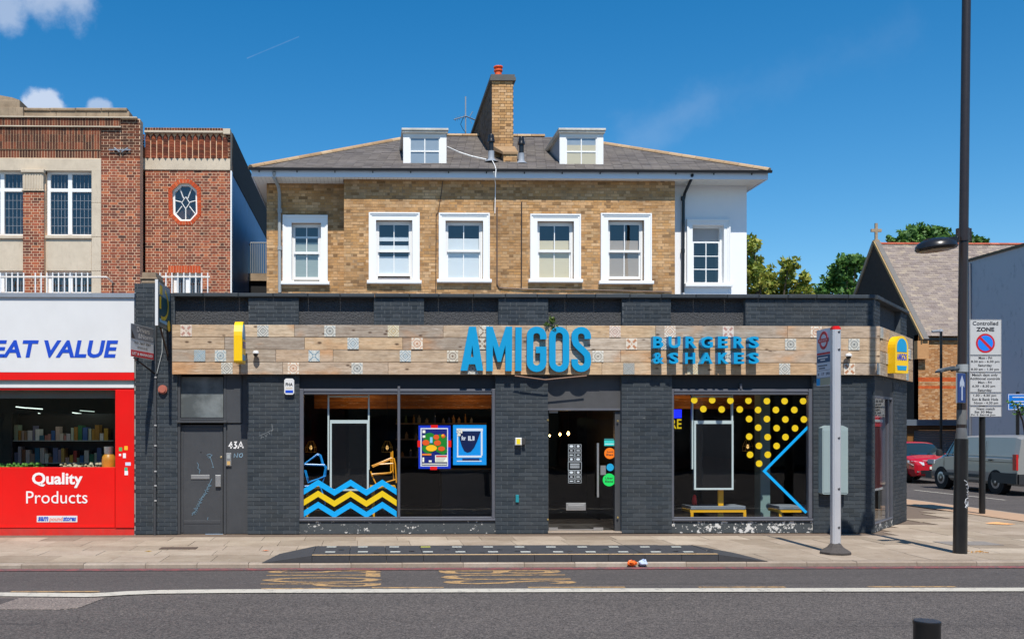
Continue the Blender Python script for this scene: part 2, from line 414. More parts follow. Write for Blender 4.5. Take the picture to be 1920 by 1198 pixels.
def asphalt(name, rgb, sp, lanes=0):
    m, nt, p = newmat(name); b = NB(nt); p.inputs['Roughness'].default_value = .85; p.inputs['Specular IOR Level'].default_value = .3
    col = b.mix(b.noise(.8, 6, .65, stretch=(.25, 1, 1)), tuple(c*.8 for c in rgb), tuple(c*1.2 for c in rgb))
    vo = b.n('ShaderNodeTexVoronoi'); vo.inputs['Scale'].default_value = 95; b.l(b.pos(), vo.inputs['Vector'])
    c2 = b.n('ShaderNodeSeparateColor'); b.l(vo.outputs['Color'], c2.inputs[0])
    gr = b.noise(34, 3, .7); col = b.mix(b.rng(gr, .42, .62, 0, sp), col, b.mix(1., col, (1.75, 1.7, 1.65), 'MULTIPLY')); col = b.mix(b.rng(b.noise(48, 2, .6), .5, .64, 0, sp), col, b.mix(1., col, (.5, .5, .5), 'MULTIPLY'))
    col = b.mix(b.rng(c2.outputs[0], .25, 1., 0, sp*.6), col, b.mix(1., col, (2.4, 2.3, 2.2), 'MULTIPLY'))
    col = b.mix(b.rng(c2.outputs[1], .98, .99, 0, .55), col, (.3, .28, .25))
    col = b.mix(b.rng(b.noise(.55, 5, .6, stretch=(.12, 1.6, 1)), .4, .68, 0, .5), col, b.mix(1., col, (1.35, 1.33, 1.3), 'MULTIPLY'))
    col = b.mix(b.rng(b.noise(1.7, 7, .7), .6, .72, 0, .45), col, b.mix(1., col, (.6, .6, .62), 'MULTIPLY'))
    col = b.mix(b.rng(b.noise(.9, 2, .5, stretch=(.1, 6, 1)), .66, .69, 0, .35), col, (.02, .02, .02))
    vo2 = b.n('ShaderNodeTexVoronoi'); vo2.inputs['Scale'].default_value = 26; b.l(b.pos(), vo2.inputs['Vector'])
    c3 = b.n('ShaderNodeSeparateColor'); b.l(vo2.outputs['Color'], c3.inputs[0])
    col = b.mix(b.rng(c3.outputs[0], .3, 1., 0, .4), col, b.mix(1., col, (.5, .5, .52), 'MULTIPLY'))
    b.l(col, p.inputs['Base Color']); b.bump(p, vo.outputs['Distance'], .01); return m
m_asphalt = asphalt('asphalt', (.078, .07, .066), .9)
m_asphalt2 = asphalt('smoother_asphalt', (.088, .078, .074), .35)
m_patch = asphalt('gravelly_repair', (.17, .145, .13), .8)
m_slab = MR('paving_slab', [lin('#afa08f'), lin('#a29382'), lin('#b9ab99'), lin('#988a79'), lin('#b2a390'), lin('#8f8171')], .9, .5, lin('#74624f'), .002, 1.2)
m_slabjoint = M('sandy_joint', lin('#6e5e50'), .95, .3, 8)
m_kerb = MR('granite_kerb', [lin('#a89a8b'), lin('#988a7c'), lin('#b3a698')], .85, .4, lin('#6b5d4e'), .003)
def paintmat(name, rgb, wear, under=(.075, .07, .07), sc=9):
    m, nt, p = newmat(name); b = NB(nt); p.inputs['Roughness'].default_value = .75
    w = b.rng(b.noise(sc, 9, .8), .5-.25*wear, .62-.2*wear, 1, 0)
    w = b.rng(b.noise(sc, 9, .8), wear-.1, wear+.06, 1, 0)
    c = b.mix(b.noise(30, 3), tuple(x*.85 for x in rgb), rgb)
    b.l(b.mix(w, c, under), p.inputs['Base Color']); return m
m_linewhite = paintmat('white_road_paint', (.55, .51, .43), .41)
m_lineyellow = paintmat('yellow_road_paint', (.5, .3, .12), .475)
m_linered = paintmat('red_road_paint', (.27, .075, .075), .5)
m_flake = None
def flake(name, amount):
    m, nt, p = newmat(name); b = NB(nt); p.inputs['Roughness'].default_value = .7
    a = b.noise(17, 6, .62, stretch=(1, 1, 1.1)); c = b.noise(2.6, 2)
    v = b.math('ADD', a, b.math('MULTIPLY', b.math('SUBTRACT', c, .5), .35))
    k = b.rng(v, amount, amount+.012)
    col = b.mix(k, b.mix(b.noise(20, 4), (.035, .042, .046), (.07, .08, .085)), b.mix(b.noise(40, 4), (.75, .74, .7), (.5, .48, .45)))
    b.l(col, p.inputs['Base Color']); b.bump(p, b.math('SUBTRACT', 1., k), .004); return m
m_flake1 = flake('flaking_black_paint', .62); m_flake2 = flake('badly_flaking_black_paint', .56)
# ------------------------------------------------------------------ walls, bricks, slates
def sub_rect(r, h):
    a, b, c, d = r; e, f, g, k = h
    if e >= b or f <= a or g >= d or k <= c: return [r]
    o = []
    if a < e: o.append((a, e, c, d))
    if f < b: o.append((f, b, c, d))
    m0, m1 = max(a, e), min(b, f)
    if c < g: o.append((m0, m1, c, g))
    if k < d: o.append((m0, m1, k, d))
    return o
def cut(rects, holes, mn=.012):
    for h in holes:
        n = []
        for r in rects: n += sub_rect(r, h)
        rects = n
    return [r for r in rects if r[1]-r[0] > mn and r[3]-r[2] > mn]
def wall(mb, u0, u1, z0, z1, w0, w1, holes=()):
    "wall slab with rectangular holes through it, reveals included"
    us = sorted({u0, u1, *[min(max(h[i], u0), u1) for h in holes for i in (0, 1)]})
    zs = sorted({z0, z1, *[min(max(h[i], z0), z1) for h in holes for i in (2, 3)]})
    def solidc(i, j):
        if i < 0 or j < 0 or i >= len(us)-1 or j >= len(zs)-1: return False
        a, b = (us[i]+us[i+1])/2, (zs[j]+zs[j+1])/2
        return not any(h[0] < a < h[1] and h[2] < b < h[3] for h in holes)
    F = mb.fr.w
    for i in range(len(us)-1):
        for j in range(len(zs)-1):
            if not solidc(i, j): continue
            a, b, c, d = us[i], us[i+1], zs[j], zs[j+1]
            mb.raw([F(a, w1, c), F(b, w1, c), F(b, w1, d), F(a, w1, d)], [(0, 1, 2, 3)])
            mb.raw([F(a, w0, c), F(b, w0, c), F(b, w0, d), F(a, w0, d)], [(3, 2, 1, 0)])
            if not solidc(i-1, j): mb.raw([F(a, w0, c), F(a, w1, c), F(a, w1, d), F(a, w0, d)], [(0, 1, 2, 3)])
            if not solidc(i+1, j): mb.raw([F(b, w1, c), F(b, w0, c), F(b, w0, d), F(b, w1, d)], [(0, 1, 2, 3)])
            if not solidc(i, j-1): mb.raw([F(a, w0, c), F(b, w0, c), F(b, w1, c), F(a, w1, c)], [(0, 1, 2, 3)])
            if not solidc(i, j+1): mb.raw([F(a, w1, d), F(b, w1, d), F(b, w0, d), F(a, w0, d)], [(0, 1, 2, 3)])
    return mb
def bricks(u0, u1, z0, z1, holes=(), bond='flemish', bl=.225, bh=.075, j=.010, rng_=None):
    rg = rng_ or random
    n = max(1, round((z1-z0)/bh)); hh = (z1-z0)/n; out = []
    for r in range(n):
        za, zb = z0+r*hh+j/2, z0+(r+1)*hh-j/2
        if bond == 'flemish': pat = [bl, bl/2]; u = u0-(0 if r % 2 == 0 else bl*.75)
        elif bond == 'english': pat = [bl] if r % 2 == 0 else [bl/2]; u = u0-(0 if r % 2 == 0 else bl*.25)
        elif bond == 'stack': pat = [bl]; u = u0
        else: pat = [bl]; u = u0-(0 if r % 2 == 0 else bl*.5)
        k = 0; row = []
        while u < u1-.01:
            L = pat[k % len(pat)]; a, b = max(u, u0)+(j/2 if u > u0 else 0), min(u+L, u1)-(j/2 if u+L < u1 else 0)
            if b-a > .02: row.append((a, b, za, zb))
            u += L; k += 1
        out += row
    return cut(out, [(h[0]-.001, h[1]+.001, h[2]-.001, h[3]+.001) for h in holes], .014)
def unit_brick(mat):
    me = bpy.data.meshes.new('brick')
    b = .0
    v = [(-.5, 0, -.5), (.5, 0, -.5), (.5, 0, .5), (-.5, 0, .5), (-.5, 1, -.5), (.5, 1, -.5), (.5, 1, .5), (-.5, 1, .5)]
    f = [(0, 1, 2, 3), (1, 5, 6, 2), (4, 0, 3, 7), (3, 2, 6, 7), (4, 5, 1, 0)]
    me.from_pydata(v, [], f); me.materials.append(mat); me.update(); return me
_ub = {}
class BrickSet:
    "collects bricks of one thing; nearest `lim` become parts, the rest one stuff part"
    def __init__(s, parent, mat, name='brick', lim=300): s.p = parent; s.m = mat; s.n = name; s.l = lim; s.items = []
    def add(s, fr, rects, w=0., dep=.0079, jit=.0025, jz=0.):
        for r in rects: s.items.append((fr, r, w+random.uniform(-jit, jit*.6), dep+jit*.99+w))
        return s
    def done(s, prefer=None):
        key = prefer or (lambda it: (it[0].w((it[1][0]+it[1][1])/2, 0, (it[1][2]+it[1][3])/2)-Vector((0, 0, H))).length)
        s.items.sort(key=key)
        if s.m.name not in _ub: _ub[s.m.name] = unit_brick(s.m)
        me = _ub[s.m.name]; off = wloc(s.p)
        for fr, (a, b, c, d), w, bk in s.items[:s.l]:
            o = bpy.data.objects.new(s.n, me); o.location = fr.w((a+b)/2, w, (c+d)/2)-off
            dep = .0115
            o.scale = (b-a, dep+w if False else dep, d-c); o.rotation_euler = (random.uniform(-.004, .004), 0, fr.a+random.uniform(-.004, .004)); o.parent = s.p; COL.objects.link(o)
        if s.items[s.l:]:
            by = MB()
            for fr, (a, b, c, d), w, bk in s.items[s.l:]:
                by.fr = fr; t = random.uniform(-.0012, .0012)
                p = [fr.w(a, w+t, c), fr.w(b, w-t, c), fr.w(b, w-t, d), fr.w(a, w+t, d), fr.w(a, w-.0115, c), fr.w(b, w-.0115, c), fr.w(b, w-.0115, d), fr.w(a, w-.0115, d)]
                by.raw(p, [(0, 1, 2, 3), (1, 5, 6, 2), (4, 0, 3, 7), (3, 2, 6, 7), (4, 5, 1, 0)])
            o = by.build(s.n+'s_joined' if False else s.n, s.m, s.p, kind='stuff')
def hslab_box(x0, x1, y0, y1, z0, z1): return MB().box(x0, x1, -y1, -y0, z0, z1)

F18 = Fr(0, 18.0)
PB = F18.px(325, 549)[1]      # parapet top z

# ------------------------------------------------------------------ ground, road, pavement
struct('ground', MB().hprism([(-400, -300), (400, -300), (400, 500), (-400, 500)], -.5, -.16), m_asphalt2)
KY = 14.09
struct('road', MB().hprism([(-70, -9), (70, -9), (70, KY), (-70, KY)], -.15, -.07), m_asphalt)
# the bus bay lane is a smoother surfacing, 4 mm above the road sheet
laneb = MB().hprism([(-70, 12.1), (-5.2, 12.1), (-4.3, 12.02), (70, 12.02), (70, 13.76), (-70, 13.76)], -.07, -.066)
struct('bus_lane', laneb, m_asphalt2)
SX = gpt(1698, 938.6)[0]; SX = 15.2
struct('side_road', MB().hprism([(SX, KY), (23.2, KY), (23.2, 120), (SX, 120)], -.15, -.0675), m_asphalt2)
# pavement in front and round the corner
pave = MB().hprism([(-40, KY+.16), (SX-.16, KY+.16), (SX-.16, 120), (11.3, 120), (11.3, 24), (-40, 24)], -.15, -.012)
pv = struct('pavement', pave, m_slabjoint)
slabs = []
random.seed(3)
y = KY+.165; row = 0
while y < 29.5:
    d = .6 if row % 3 else .75
    x = -9.5+random.uniform(0, .5); xe = SX-.17
    while x < xe:
        L = random.choice((.6, .75, .9, .9)); a, b = x+.004, min(x+L, xe)-.004
        x += L
        if b-a < .12: continue
        if y+d < 18.05 or a > 9.4:
            # the corner of the shop cuts the slabs
            if not (y+d/2 > 17.95 and a < 9.7+(y-18)*.83): slabs.append((a, b, y+.004, y+d-.004))
    y += d; row += 1
slabs.sort(key=lambda s: (s[0]+s[1])**2/4+s[2]**2)
unit = bpy.data.meshes.new('paving_slab')
unit.from_pydata([(-.5, -.5, -1), (.5, -.5, -1), (.5, .5, -1), (-.5, .5, -1), (-.5, -.5, 0), (.5, -.5, 0), (.5, .5, 0), (-.5, .5, 0)], [], [(4, 5, 6, 7), (0, 1, 5, 4), (1, 2, 6, 5), (2, 3, 7, 6), (3, 0, 4, 7)]); unit.materials.append(m_slab)
rest = MB()
for i, (a, b, c, d) in enumerate(slabs):
    z = random.uniform(-.003, .0); tx, ty = random.uniform(-.003, .003), random.uniform(-.003, .003)
    if i < 300:
        o = bpy.data.objects.new('paving_slab', unit); o.location = ((a+b)/2, (c+d)/2, z); o.scale = (b-a, d-c, .02); o.rotation_euler = (tx, ty, 0); o.parent = pv; COL.objects.link(o)
    else:
        e = (b-a)/2*ty
        rest.raw([(a, c, z+e), (b, c, z-e), (b, d, z-e), (a, d, z+e), (a, c, z-.015), (b, c, z-.015), (b, d, z-.015), (a, d, z-.015)], [(0, 1, 2, 3), (4, 5, 1, 0), (5, 6, 2, 1), (6, 7, 3, 2), (7, 4, 0, 3)])
rest.build('paving_slab', m_slab, pv, kind='stuff')
# kerb stones
kb = struct('kerb', MB().hprism([(-40, KY), (SX, KY), (SX, 120), (SX-.16, 120), (SX-.16, KY+.16), (-40, KY+.16)], -.15, -.02), m_slabjoint)
x = -9.4
while x < SX:
    L = random.choice((.9, .9, .75)); b = min(x+L, SX)
    m = MB(); z = random.uniform(-.006, .002); c = .018
    x0, x1 = x+.004, b-.004; y0 = KY-.004; y1 = KY+.158
    m.raw([(x0, y0, -.08), (x1, y0, -.08), (x1, y0, z-c), (x0, y0, z-c), (x1, y0+c, z), (x0, y0+c, z), (x1, y1, z), (x0, y1, z), (x0, y1, -.02), (x1, y1, -.02)], [(0, 1, 2, 3), (3, 2, 4, 5), (5, 4, 6, 7), (7, 6, 9, 8), (1, 9, 6, 4, 2), (0, 3, 5, 7, 8)])
    m.build('kerb_stone', m_kerb, kb); x = b
yy = KY+.2
while yy < 60:
    m = MB(); m.hprism([(SX-.158, yy+.004), (SX+.004, yy+.004), (SX+.004, yy+.9), (SX-.158, yy+.9)], -.08, .002); m.build('kerb_stone', m_kerb, kb); yy += .91
struct('tactile_strip', MB().hprism([(13.9, 19.4), (SX-.17, 19.4), (SX-.17, 27.5), (13.9, 27.5)], .0045, .012), M('buff_paving', lin('#b09074'), .9, .2, 6, .004, 50))
struct('pavement', MB().hprism([(23.2, KY), (24.4, KY), (24.4, 120), (23.2, 120)], -.15, .02), m_slab, 'far pavement of the side street')
# lines on the road
Z1 = -.0625
def strip(name, pts, wd, mat, z=Z1):
    m = MB(); P = [Vector((a, b, 0)) for a, b in pts]; L = []; Rr = []
    for i, p in enumerate(P):
        d = (P[min(i+1, len(P)-1)]-P[max(i-1, 0)]).normalized(); n = Vector((-d.y, d.x, 0))*wd/2
        L.append(p+n); Rr.append(p-n)
    for i in range(len(P)-1): m.raw([Rr[i]+Vector((0, 0, z)), Rr[i+1]+Vector((0, 0, z)), L[i+1]+Vector((0, 0, z)), L[i]+Vector((0, 0, z))], [(0, 1, 2, 3)])
    return struct(name, m, mat)
def G(x, y): return gpt(x, y, -.066)
strip('white_bay_line', [(-40, G(0, 1114)[1]), G(0, 1114), G(120, 1115), G(165, 1115.5), G(200, 1114), G(240, 1111.5), G(300, 1109.3), G(420, 1108), G(900, 1106.8), G(1500, 1105.6), G(1920, 1104.9), (40, G(1920, 1104.9)[1])], .27, m_linewhite, -.0585)
strip('red_kerb_line', [(-40, 13.9), (SX, 13.9)], .2, m_linered, -.062)
for a, b, yy in ((20, 187, 1108.5), (490, 620, 1103), (697, 832, 1101), (990, 1172, 1100.3), (1310, 1472, 1100), (1627, 1792, 1099.4)):
    strip('yellow_bay_dash', [G(a, yy), G(b, yy-.3)], .07, m_lineyellow)
# worn yellow lettering BUS STOP, letter tops towards +x
def road_word(st, x0, x1, y0, y1):
    px0, px1 = G(x0, y1)[0], G(x1, y1)[0]; ya, yb = G((x0+x1)/2, y0)[1], G((x0+x1)/2, y1)[1]
    m = MB()
    add_text(m, st, (-ya, -yb, px0, px1), Z1, pts=lambda u, w, z: Vector((z, -u, w)))
    for i, f in enumerate(m.f):
        a, b, c = (m.v[k] for k in f[:3])
        if (b-a).cross(c-a).z < 0: m.f[i] = f[::-1]
    struct('road_lettering', m, m_lineyellow)
road_word('STOP', 482, 718, 1069, 1099); road_word('BUS', 832, 1086, 1068.5, 1094)
# gravelly repair patch at the left
struct('road_patch', MB().hprism([G(-60, 1141), G(110, 1142), G(150, 1138), G(178, 1127), G(200, 1119.5), G(160, 1120), G(0, 1119), G(-60, 1119)], -.07, -.0625), m_patch)
struct('road_patch', MB().hprism([G(0, 1121), G(34, 1121), G(-14, 1137), G(-60, 1137)], -.0625, -.0605), m_asphalt2)
strip('side_road_line', [(18.3, 21), (18.3, 25)], .1, m_linewhite, -.064); strip('side_road_line', [(18.3, 27.2), (18.3, 31.8)], .1, m_linewhite, -.064)
# manhole covers in the pavement
for (x, yy, a, b) in ((1815, 1018, .9, .55), (335, 1027, .6, .25)):
    g = gpt(x, yy); solid('access_cover', 'dark iron access cover set in the paving left of the black door' if x < 900 else 'grey metal access cover set in the paving behind the lamp post', 'manhole cover', MB().hprism([(g[0]-a/2, g[1]-b/2), (g[0]+a/2, g[1]-b/2), (g[0]+a/2, g[1]+b/2), (g[0]-a/2, g[1]+b/2)], .001, .006), M('cover_iron', lin('#8a827a') if x > 900 else lin('#5a4a40'), .6, .3, 20, .003, 60, grime=.3))

# ------------------------------------------------------------------ the single-storey black restaurant
rest_b = thing('corner_restaurant', 'black painted single-storey brick shop with recessed parapet panels at the street corner', 'building', (0, 18, 0))
C0 = (F18.X(1640), 18.0)
tmp = 1.95/ (1.95/20.4)
C1 = (11.58, 20.4)
CA = math.atan2(C1[1]-C0[1], C1[0]-C0[0]); CL = math.hypot(C1[0]-C0[0], C1[1]-C0[1])
FC = Fr(C0[0], C0[1], CA)
XL = F18.X(252); X0 = F18.X(326)
rc = lambda x0, y0, x1, y1, w=0.: F18.rect(x0, y0, x1, y1, w)
zt = PB
# openings in the facade: (u0,u1,z0,z1)
hdoorA = (F18.X(332), F18.X(464), 0, 2.99)
hwin1 = (F18.X(561), F18.X(929), .0, 2.99)
hdoor = (F18.X(1027.5), F18.X(1165.5), 0, 2.99)
hwin2 = (F18.X(1260), F18.X(1525), .0, 2.99)
zp0, zp1 = F18.Z(980, 612), F18.Z(980, 556)      # parapet panels
panels = [(F18.X(a), F18.X(b), zp0-.05, zp1) for a, b in ((327, 466), (560, 701), (795, 935), (1028, 1167), (1258, 1398))]
holes = [hdoorA, hwin1, hdoor, hwin2]
mb = MB(F18); wall(mb, XL, C0[0], 0, 3.0, -.3, -.008, holes); wall(mb, X0, C0[0], 3.0, zt-.075, -.3, -.008, panels)
wall(mb, XL, X0, 3.0, zt, -.3, -.008)
mb.build('wall', m_blackjoint, rest_b)
cw = (.03, FC.X(1675), 0.0, 2.92)
cpan = (FC.X(1650), FC.X(1689), zp0-.05, zp1)
mb = MB(FC); wall(mb, 0.0, CL, 0, 3.0, -.28, -.008, [cw]); wall(mb, 0.0, CL, 3.0, zt-.075, -.28, -.008, [cpan]); mb.build('corner_wall', m_blackjoint, rest_b)
# side wall to the side street and roof
MB().box(C1[0]-.3, C1[0], -30, -C1[1]-.2, 0, zt-.1).build('side_wall', m_blackpaint, rest_b)
MB().hprism([(XL+.02, 18.35), (C0[0]-.1, 18.35), (C1[0]-.31, 20.65), (C1[0]-.31, 24.6), (XL+.02, 24.6)], 3.95, 4.1).build('roof', m_lead, rest_b)
bs = BrickSet(rest_b, m_blackbrick)
segs = [(XL, hdoorA[0]), (hdoorA[1], hwin1[0]), (hwin1[1], hdoor[0]), (hdoor[1], hwin2[0]), (hwin2[1], C0[0])]
for a, b in segs: bs.add(F18, bricks(a, b, .0, 2.99, bond='stretcher', bh=.0766))
bs.add(F18, bricks(X0, C0[0], zp0-.05, zt-.078, panels, 'flemish', bh=.0766))
bs.add(F18, bricks(XL, X0, 2.99, zt+.0, bond='flemish', bh=.0766))
bs.add(FC, bricks(.0, CL, .0, 2.99, [cw], 'stretcher', bh=.0766)); bs.add(FC, bricks(0., CL, zp0-.05, zt-.078, [cpan], 'flemish', bh=.0766))
bs.done()
for p in panels: MB(F18).box(p[0], p[1], -.29, -.115, p[2], p[3]).build('pebbledash_panel', m_dash, rest_b)
MB(FC).box(cpan[0], cpan[1], -.27, -.115, cpan[2], cpan[3]).build('pebbledash_panel', m_dash, rest_b)
# coping stones
x = X0+.0
while x < C0[0]-.05:
    b = min(x+random.choice((.55, .6, .65)), C0[0]); MB(F18).bevbox(x+.003, b-.003, -.31, .05, zt-.074, zt+random.uniform(-.004, .006), .012).build('coping_stone', m_blackbrick, rest_b); x = b
x = .04
while x < CL-.05:
    b = min(x+.6, CL+.02); MB(FC).bevbox(x+.003, b-.003, -.29, .05, zt-.074, zt+random.uniform(-.004, .006), .012).build('coping_stone', m_blackbrick, rest_b); x = b
# raised end pillar with its old stone cap
pc = (XL, F18.X(289)); zc = F18.Z(270, 531)
mb = MB(F18); wall(mb, pc[0], pc[1], zt+.001, zc, -.4, -.008); mb.build('end_pillar', m_blackjoint, rest_b)
b2 = BrickSet(rest_b, m_blackbrick); b2.add(F18, bricks(pc[0], pc[1], zt+.001, zc, bond='flemish', bh=.0766)); b2.done()
mb = MB(F18).bevbox(F18.X(263), F18.X(292), -.7, -.06, zc, zc+.085, .02); mb.bevbox(F18.X(261), F18.X(294), -.72, -.04, zc+.085, zc+.12, .01)
mb.prism([(F18.X(264), zc+.12), (F18.X(291), zc+.12), (F18.X(290), zc+.22), (F18.X(265), zc+.22)], -.7, -.08); mb.build('pillar_cap', m_stone_dark, rest_b)

def fbox(name, x0, y0, x1, y1, w0, w1, mat, parent, fr=F18, bev=.0):
    u0, u1, z0, z1 = fr.rect(x0, y0, x1, y1, w1)
    m = MB(fr)
    m.bevbox(u0, u1, w0, w1, z0, z1, bev) if bev else m.box(u0, u1, w0, w1, z0, z1)
    return m.build(name, mat, parent)
# --- shop windows
zg0, zg1 = F18.Z(740, 972), F18.Z(740, 739)
def shopwindow(h, xm, x0, x1, fl, posts):
    zs0 = F18.Z(x0, 972); zr = F18.Z(x0, 976)
    MB(F18).box(h[0], h[1], -.28, -.03, 0, zs0-.045).build('stall_riser', fl, rest_b)
    MB(F18).bevbox(h[0]+.001, h[1]-.001, -.28, .005, zs0-.045, zs0, .008).build('window_sill', m_greypaint, rest_b)
    MB(F18).box(h[0]+.001, h[1]-.001, -.28, -.075, zg1+.11, 2.995).build('lintel', m_headshade, rest_b)
    fr = MB(F18).build('window_frame', m_greypaint, rest_b) if False else None
    m = MB(F18)
    m.bevbox(h[0], F18.X(x0), -.14, -.03, zs0, zg1+.11, .01)
    m.bevbox(F18.X(x1), h[1], -.14, -.03, zs0, zg1+.11, .01)
    m.bevbox(F18.X(x0), F18.X(x1), -.135, -.05, zg1+.0, zg1+.11, .012)
    m.bevbox(F18.X(x0), F18.X(x1), -.13, -.036, zg1+.055, zg1+.085, .006)
    m.bevbox(F18.X(x0), F18.X(x1), -.135, -.05, zs0, zs0+.028, .008)
    for a, b in posts: m.bevbox(F18.X(a), F18.X(b), -.14, -.028, zs0+.001, zg1+.155, .01)
    f = m.build('window_frame', m_greypaint, rest_b)
    xs = [x0]+[q for p in posts for q in p]+[x1]
    for i in range(0, len(xs), 2): MB(F18).raw([F18.w(F18.X(xs[i]), -.1, zs0+.02), F18.w(F18.X(xs[i+1]), -.1, zs0+.02), F18.w(F18.X(xs[i+1]), -.1, zg1+.01), F18.w(F18.X(xs[i]), -.1, zg1+.01)], [(0, 1, 2, 3)]).build('pane', m_glass, f)
    return zs0
zs0 = shopwindow(hwin1, 745, 569, 923, m_flake1, [(745.5, 750.5)])
shopwindow(hwin2, 1390, 1265, 1518, m_flake2, [])
MB(F18).box(F18.X(1389), F18.X(1392.5), -.07, -.03, zg1+.111, zg1+.21).build('cover_strip', m_greypaint, rest_b)
# corner window
zc0, zc1 = FC.Z(1665, 972), FC.Z(1665, 748)
MB(FC).box(cw[0], cw[1], -.27, -.012, 0, zc0-.03).build('stall_riser', m_flake2, rest_b)
MB(FC).box(cw[0], cw[1], -.27, -.012, zc1+.05, cw[3]).build('lintel', m_headshade, rest_b)
m = MB(FC); m.bevbox(cw[0], cw[1], -.2, .0, zc0-.03, zc0, .008); m.box(cw[0], cw[0]+.04, -.2, -.01, zc0, zc1+.05); m.box(cw[1]-.05, cw[1], -.2, -.01, zc0, zc1+.05); m.box(cw[1]-.42, cw[1]-.38, -.12, -.012, zc0, zc1); m.box(cw[0]+.04, cw[1]-.05, -.2, -.014, zc1, zc1+.05)
f = m.build('window_frame', m_greypaint, rest_b)
MB(FC).raw([FC.w(cw[0]+.04, -.04, zc0), FC.w(cw[1]-.05, -.04, zc0), FC.w(cw[1]-.05, -.04, zc1), FC.w(cw[0]+.04, -.04, zc1)], [(0, 1, 2, 3)]).build('pane', m_glass, f)
# --- entrance
zd1 = F18.Z(1096, 766)
MB(F18).box(hdoor[0]+.001, hdoor[1]-.001, -.25, -.09, zd1, 2.995).build('door_head_panel', M('shaded_door_head', (.065, .065, .067), .6, .25, 5, grime=.15), rest_b)  # panel colour darkened to carry the fascia's shadow
MB(F18).bevbox(hdoor[0]+.002, hdoor[1]-.002, -.25, -.075, zd1-.03, zd1+.01, .006).build('door_head_trim', m_greypaint, rest_b)
m = MB(F18); m.box(hdoor[0], hdoor[0]+.035, -.25, -.14, 0.03, zd1-.03); m.box(F18.X(1156), hdoor[1], -.25, -.12, 0.03, zd1-.03)
m.build('door_frame', m_blackpaint, rest_b)
MB(F18).bevbox(hdoor[0], hdoor[1], -.3, .02, 0.0, .03, .008).build('door_step', m_kerb, rest_b)
dr = MB(F18).raw([F18.w(F18.X(1031), -.18, .07), F18.w(F18.X(1127), -.18, .07), F18.w(F18.X(1127), -.18, zd1-.035), F18.w(F18.X(1031), -.18, zd1-.035)], [(0, 1, 2, 3)]).build('door', m_glass, rest_b)
MB(F18).raw([F18.w(F18.X(1128), -.18, .05), F18.w(F18.X(1156), -.18, .05), F18.w(F18.X(1156), -.18, zd1-.035), F18.w(F18.X(1128), -.18, zd1-.035)], [(0, 1, 2, 3)]).build('side_pane', m_glass, rest_b)
for x0, y0, x1, y1 in ((1029.5, 769, 1046, 773.5), (1029, 988, 1046, 993.5), (1113, 988, 1131, 993.5)):
    fbox('hinge', x0, y0, x1, y1, -.19, -.165, m_steel, dr)
fbox('rail', 1046, 991, 1113, 993, -.185, -.172, m_steel, dr)
m = MB(F18); u = F18.X(1121, -.1); m.tube([F18.w(u, -.1, F18.Z(1121, 932)), F18.w(u, -.1, F18.Z(1121, 830))], .022, 10)
for yy in (838, 925): m.tube([F18.w(u, -.18, F18.Z(1121, yy)), F18.w(u, -.1, F18.Z(1121, yy))], .012, 6)
m.build('handle', m_steel, dr, True)
fbox('lock_plate', 1126, 872, 1136, 889.5, -.19, -.163, m_steel, dr)
m = MB(F18); u0, u1, z0, z1 = F18.rect(1061.5, 942, 1098.5, 956, -.17); m.bevbox(u0, u1, -.19, -.168, z0, z1, .004); m.bevbox(u0+.04, u1-.04, -.168, -.16, z0+.035, z1-.035, .004); m.build('letter_plate', m_steel, dr)
for x, y in ((1026, 787), (1159, 788.5), (1026, 973), (1159, 970)):
    m = MB(); m.lathe(F18.w(F18.X(x, -.06), -.085 if x > 1100 else .004, F18.Z(x, y)), [(.001, -.012), (.016, -.012), (.02, 0)], 10, 'y'); m.build('frame_bolt', M('brass', (.75, .55, .2), .3, 0, metal=.8), rest_b)
# --- side entrance 43A
zA = F18.Z(395, 794)
m = MB(F18); m.box(hdoorA[0], F18.X(337), -.2, -.05, 0, 2.99); m.box(F18.X(418.5), F18.X(423), -.2, -.055, 0, 2.99); m.box(F18.X(337), F18.X(418.5), -.2, -.04, F18.Z(370, 787), F18.Z(370, 783), True)
m.bevbox(hdoorA[0]-.02, F18.X(425), -.2, -.0, F18.Z(370, 792), F18.Z(370, 788), .004)
m.build('door_surround', m_blackpaint, rest_b)
m = MB(F18); m.box(F18.X(423.1), hdoorA[1], -.2, -.09, 0.001, F18.Z(440, 794)); m.box(F18.X(423.1), F18.X(452), -.2, -.065, F18.Z(440, 792), 2.985); m.box(F18.X(452.1), hdoorA[1], -.2, -.1, F18.Z(440, 794), 2.985)
m.build('side_panel', m_blackpaint, rest_b)
dA = fbox('door', 337.3, 796, 418.3, 1000, -.16, -.11, m_blackpaint, rest_b)
m = MB(F18)
for (a, b, c, d) in ((340, 800, 344, 998), (413, 800, 417, 998), (344, 800, 413, 804), (344, 975, 413, 981)): 
    u0, u1, z0, z1 = F18.rect(a, b, c, d, -.105); m.bevbox(u0, u1, -.11, -.103, z0, z1, .003)
m.build('beading', m_blackpaint, dA)
fbox('letter_slot', 358, 889.5, 393, 897.5, -.11, -.095, m_steel, dA, bev=.004)
fbox('lock_case', 403.5, 890, 414, 912, -.11, -.06, m_steel, dA, bev=.008)
m = MB(); m.lathe(F18.w(F18.X(414.5, -.1), -.11, F18.Z(414, 857)), [(.022, 0), (.022, -.012), (.012, -.02)], 12, 'y'); m.build('latch', M('brass2', (.7, .55, .3), .3, 0, metal=.8), dA)
m = MB(); m.lathe(F18.w(F18.X(376.5, -.1), -.11, F18.Z(376, 847)), [(.01, 0), (.01, -.006), (.004, -.008)], 10, 'y'); m.build('spyhole', m_black, dA)
fbox('kick_strip', 385, 1000, 418, 1002.5, -.16, -.1, M('pale_blue_strip', lin('#8aa6bf'), .6), rest_b)
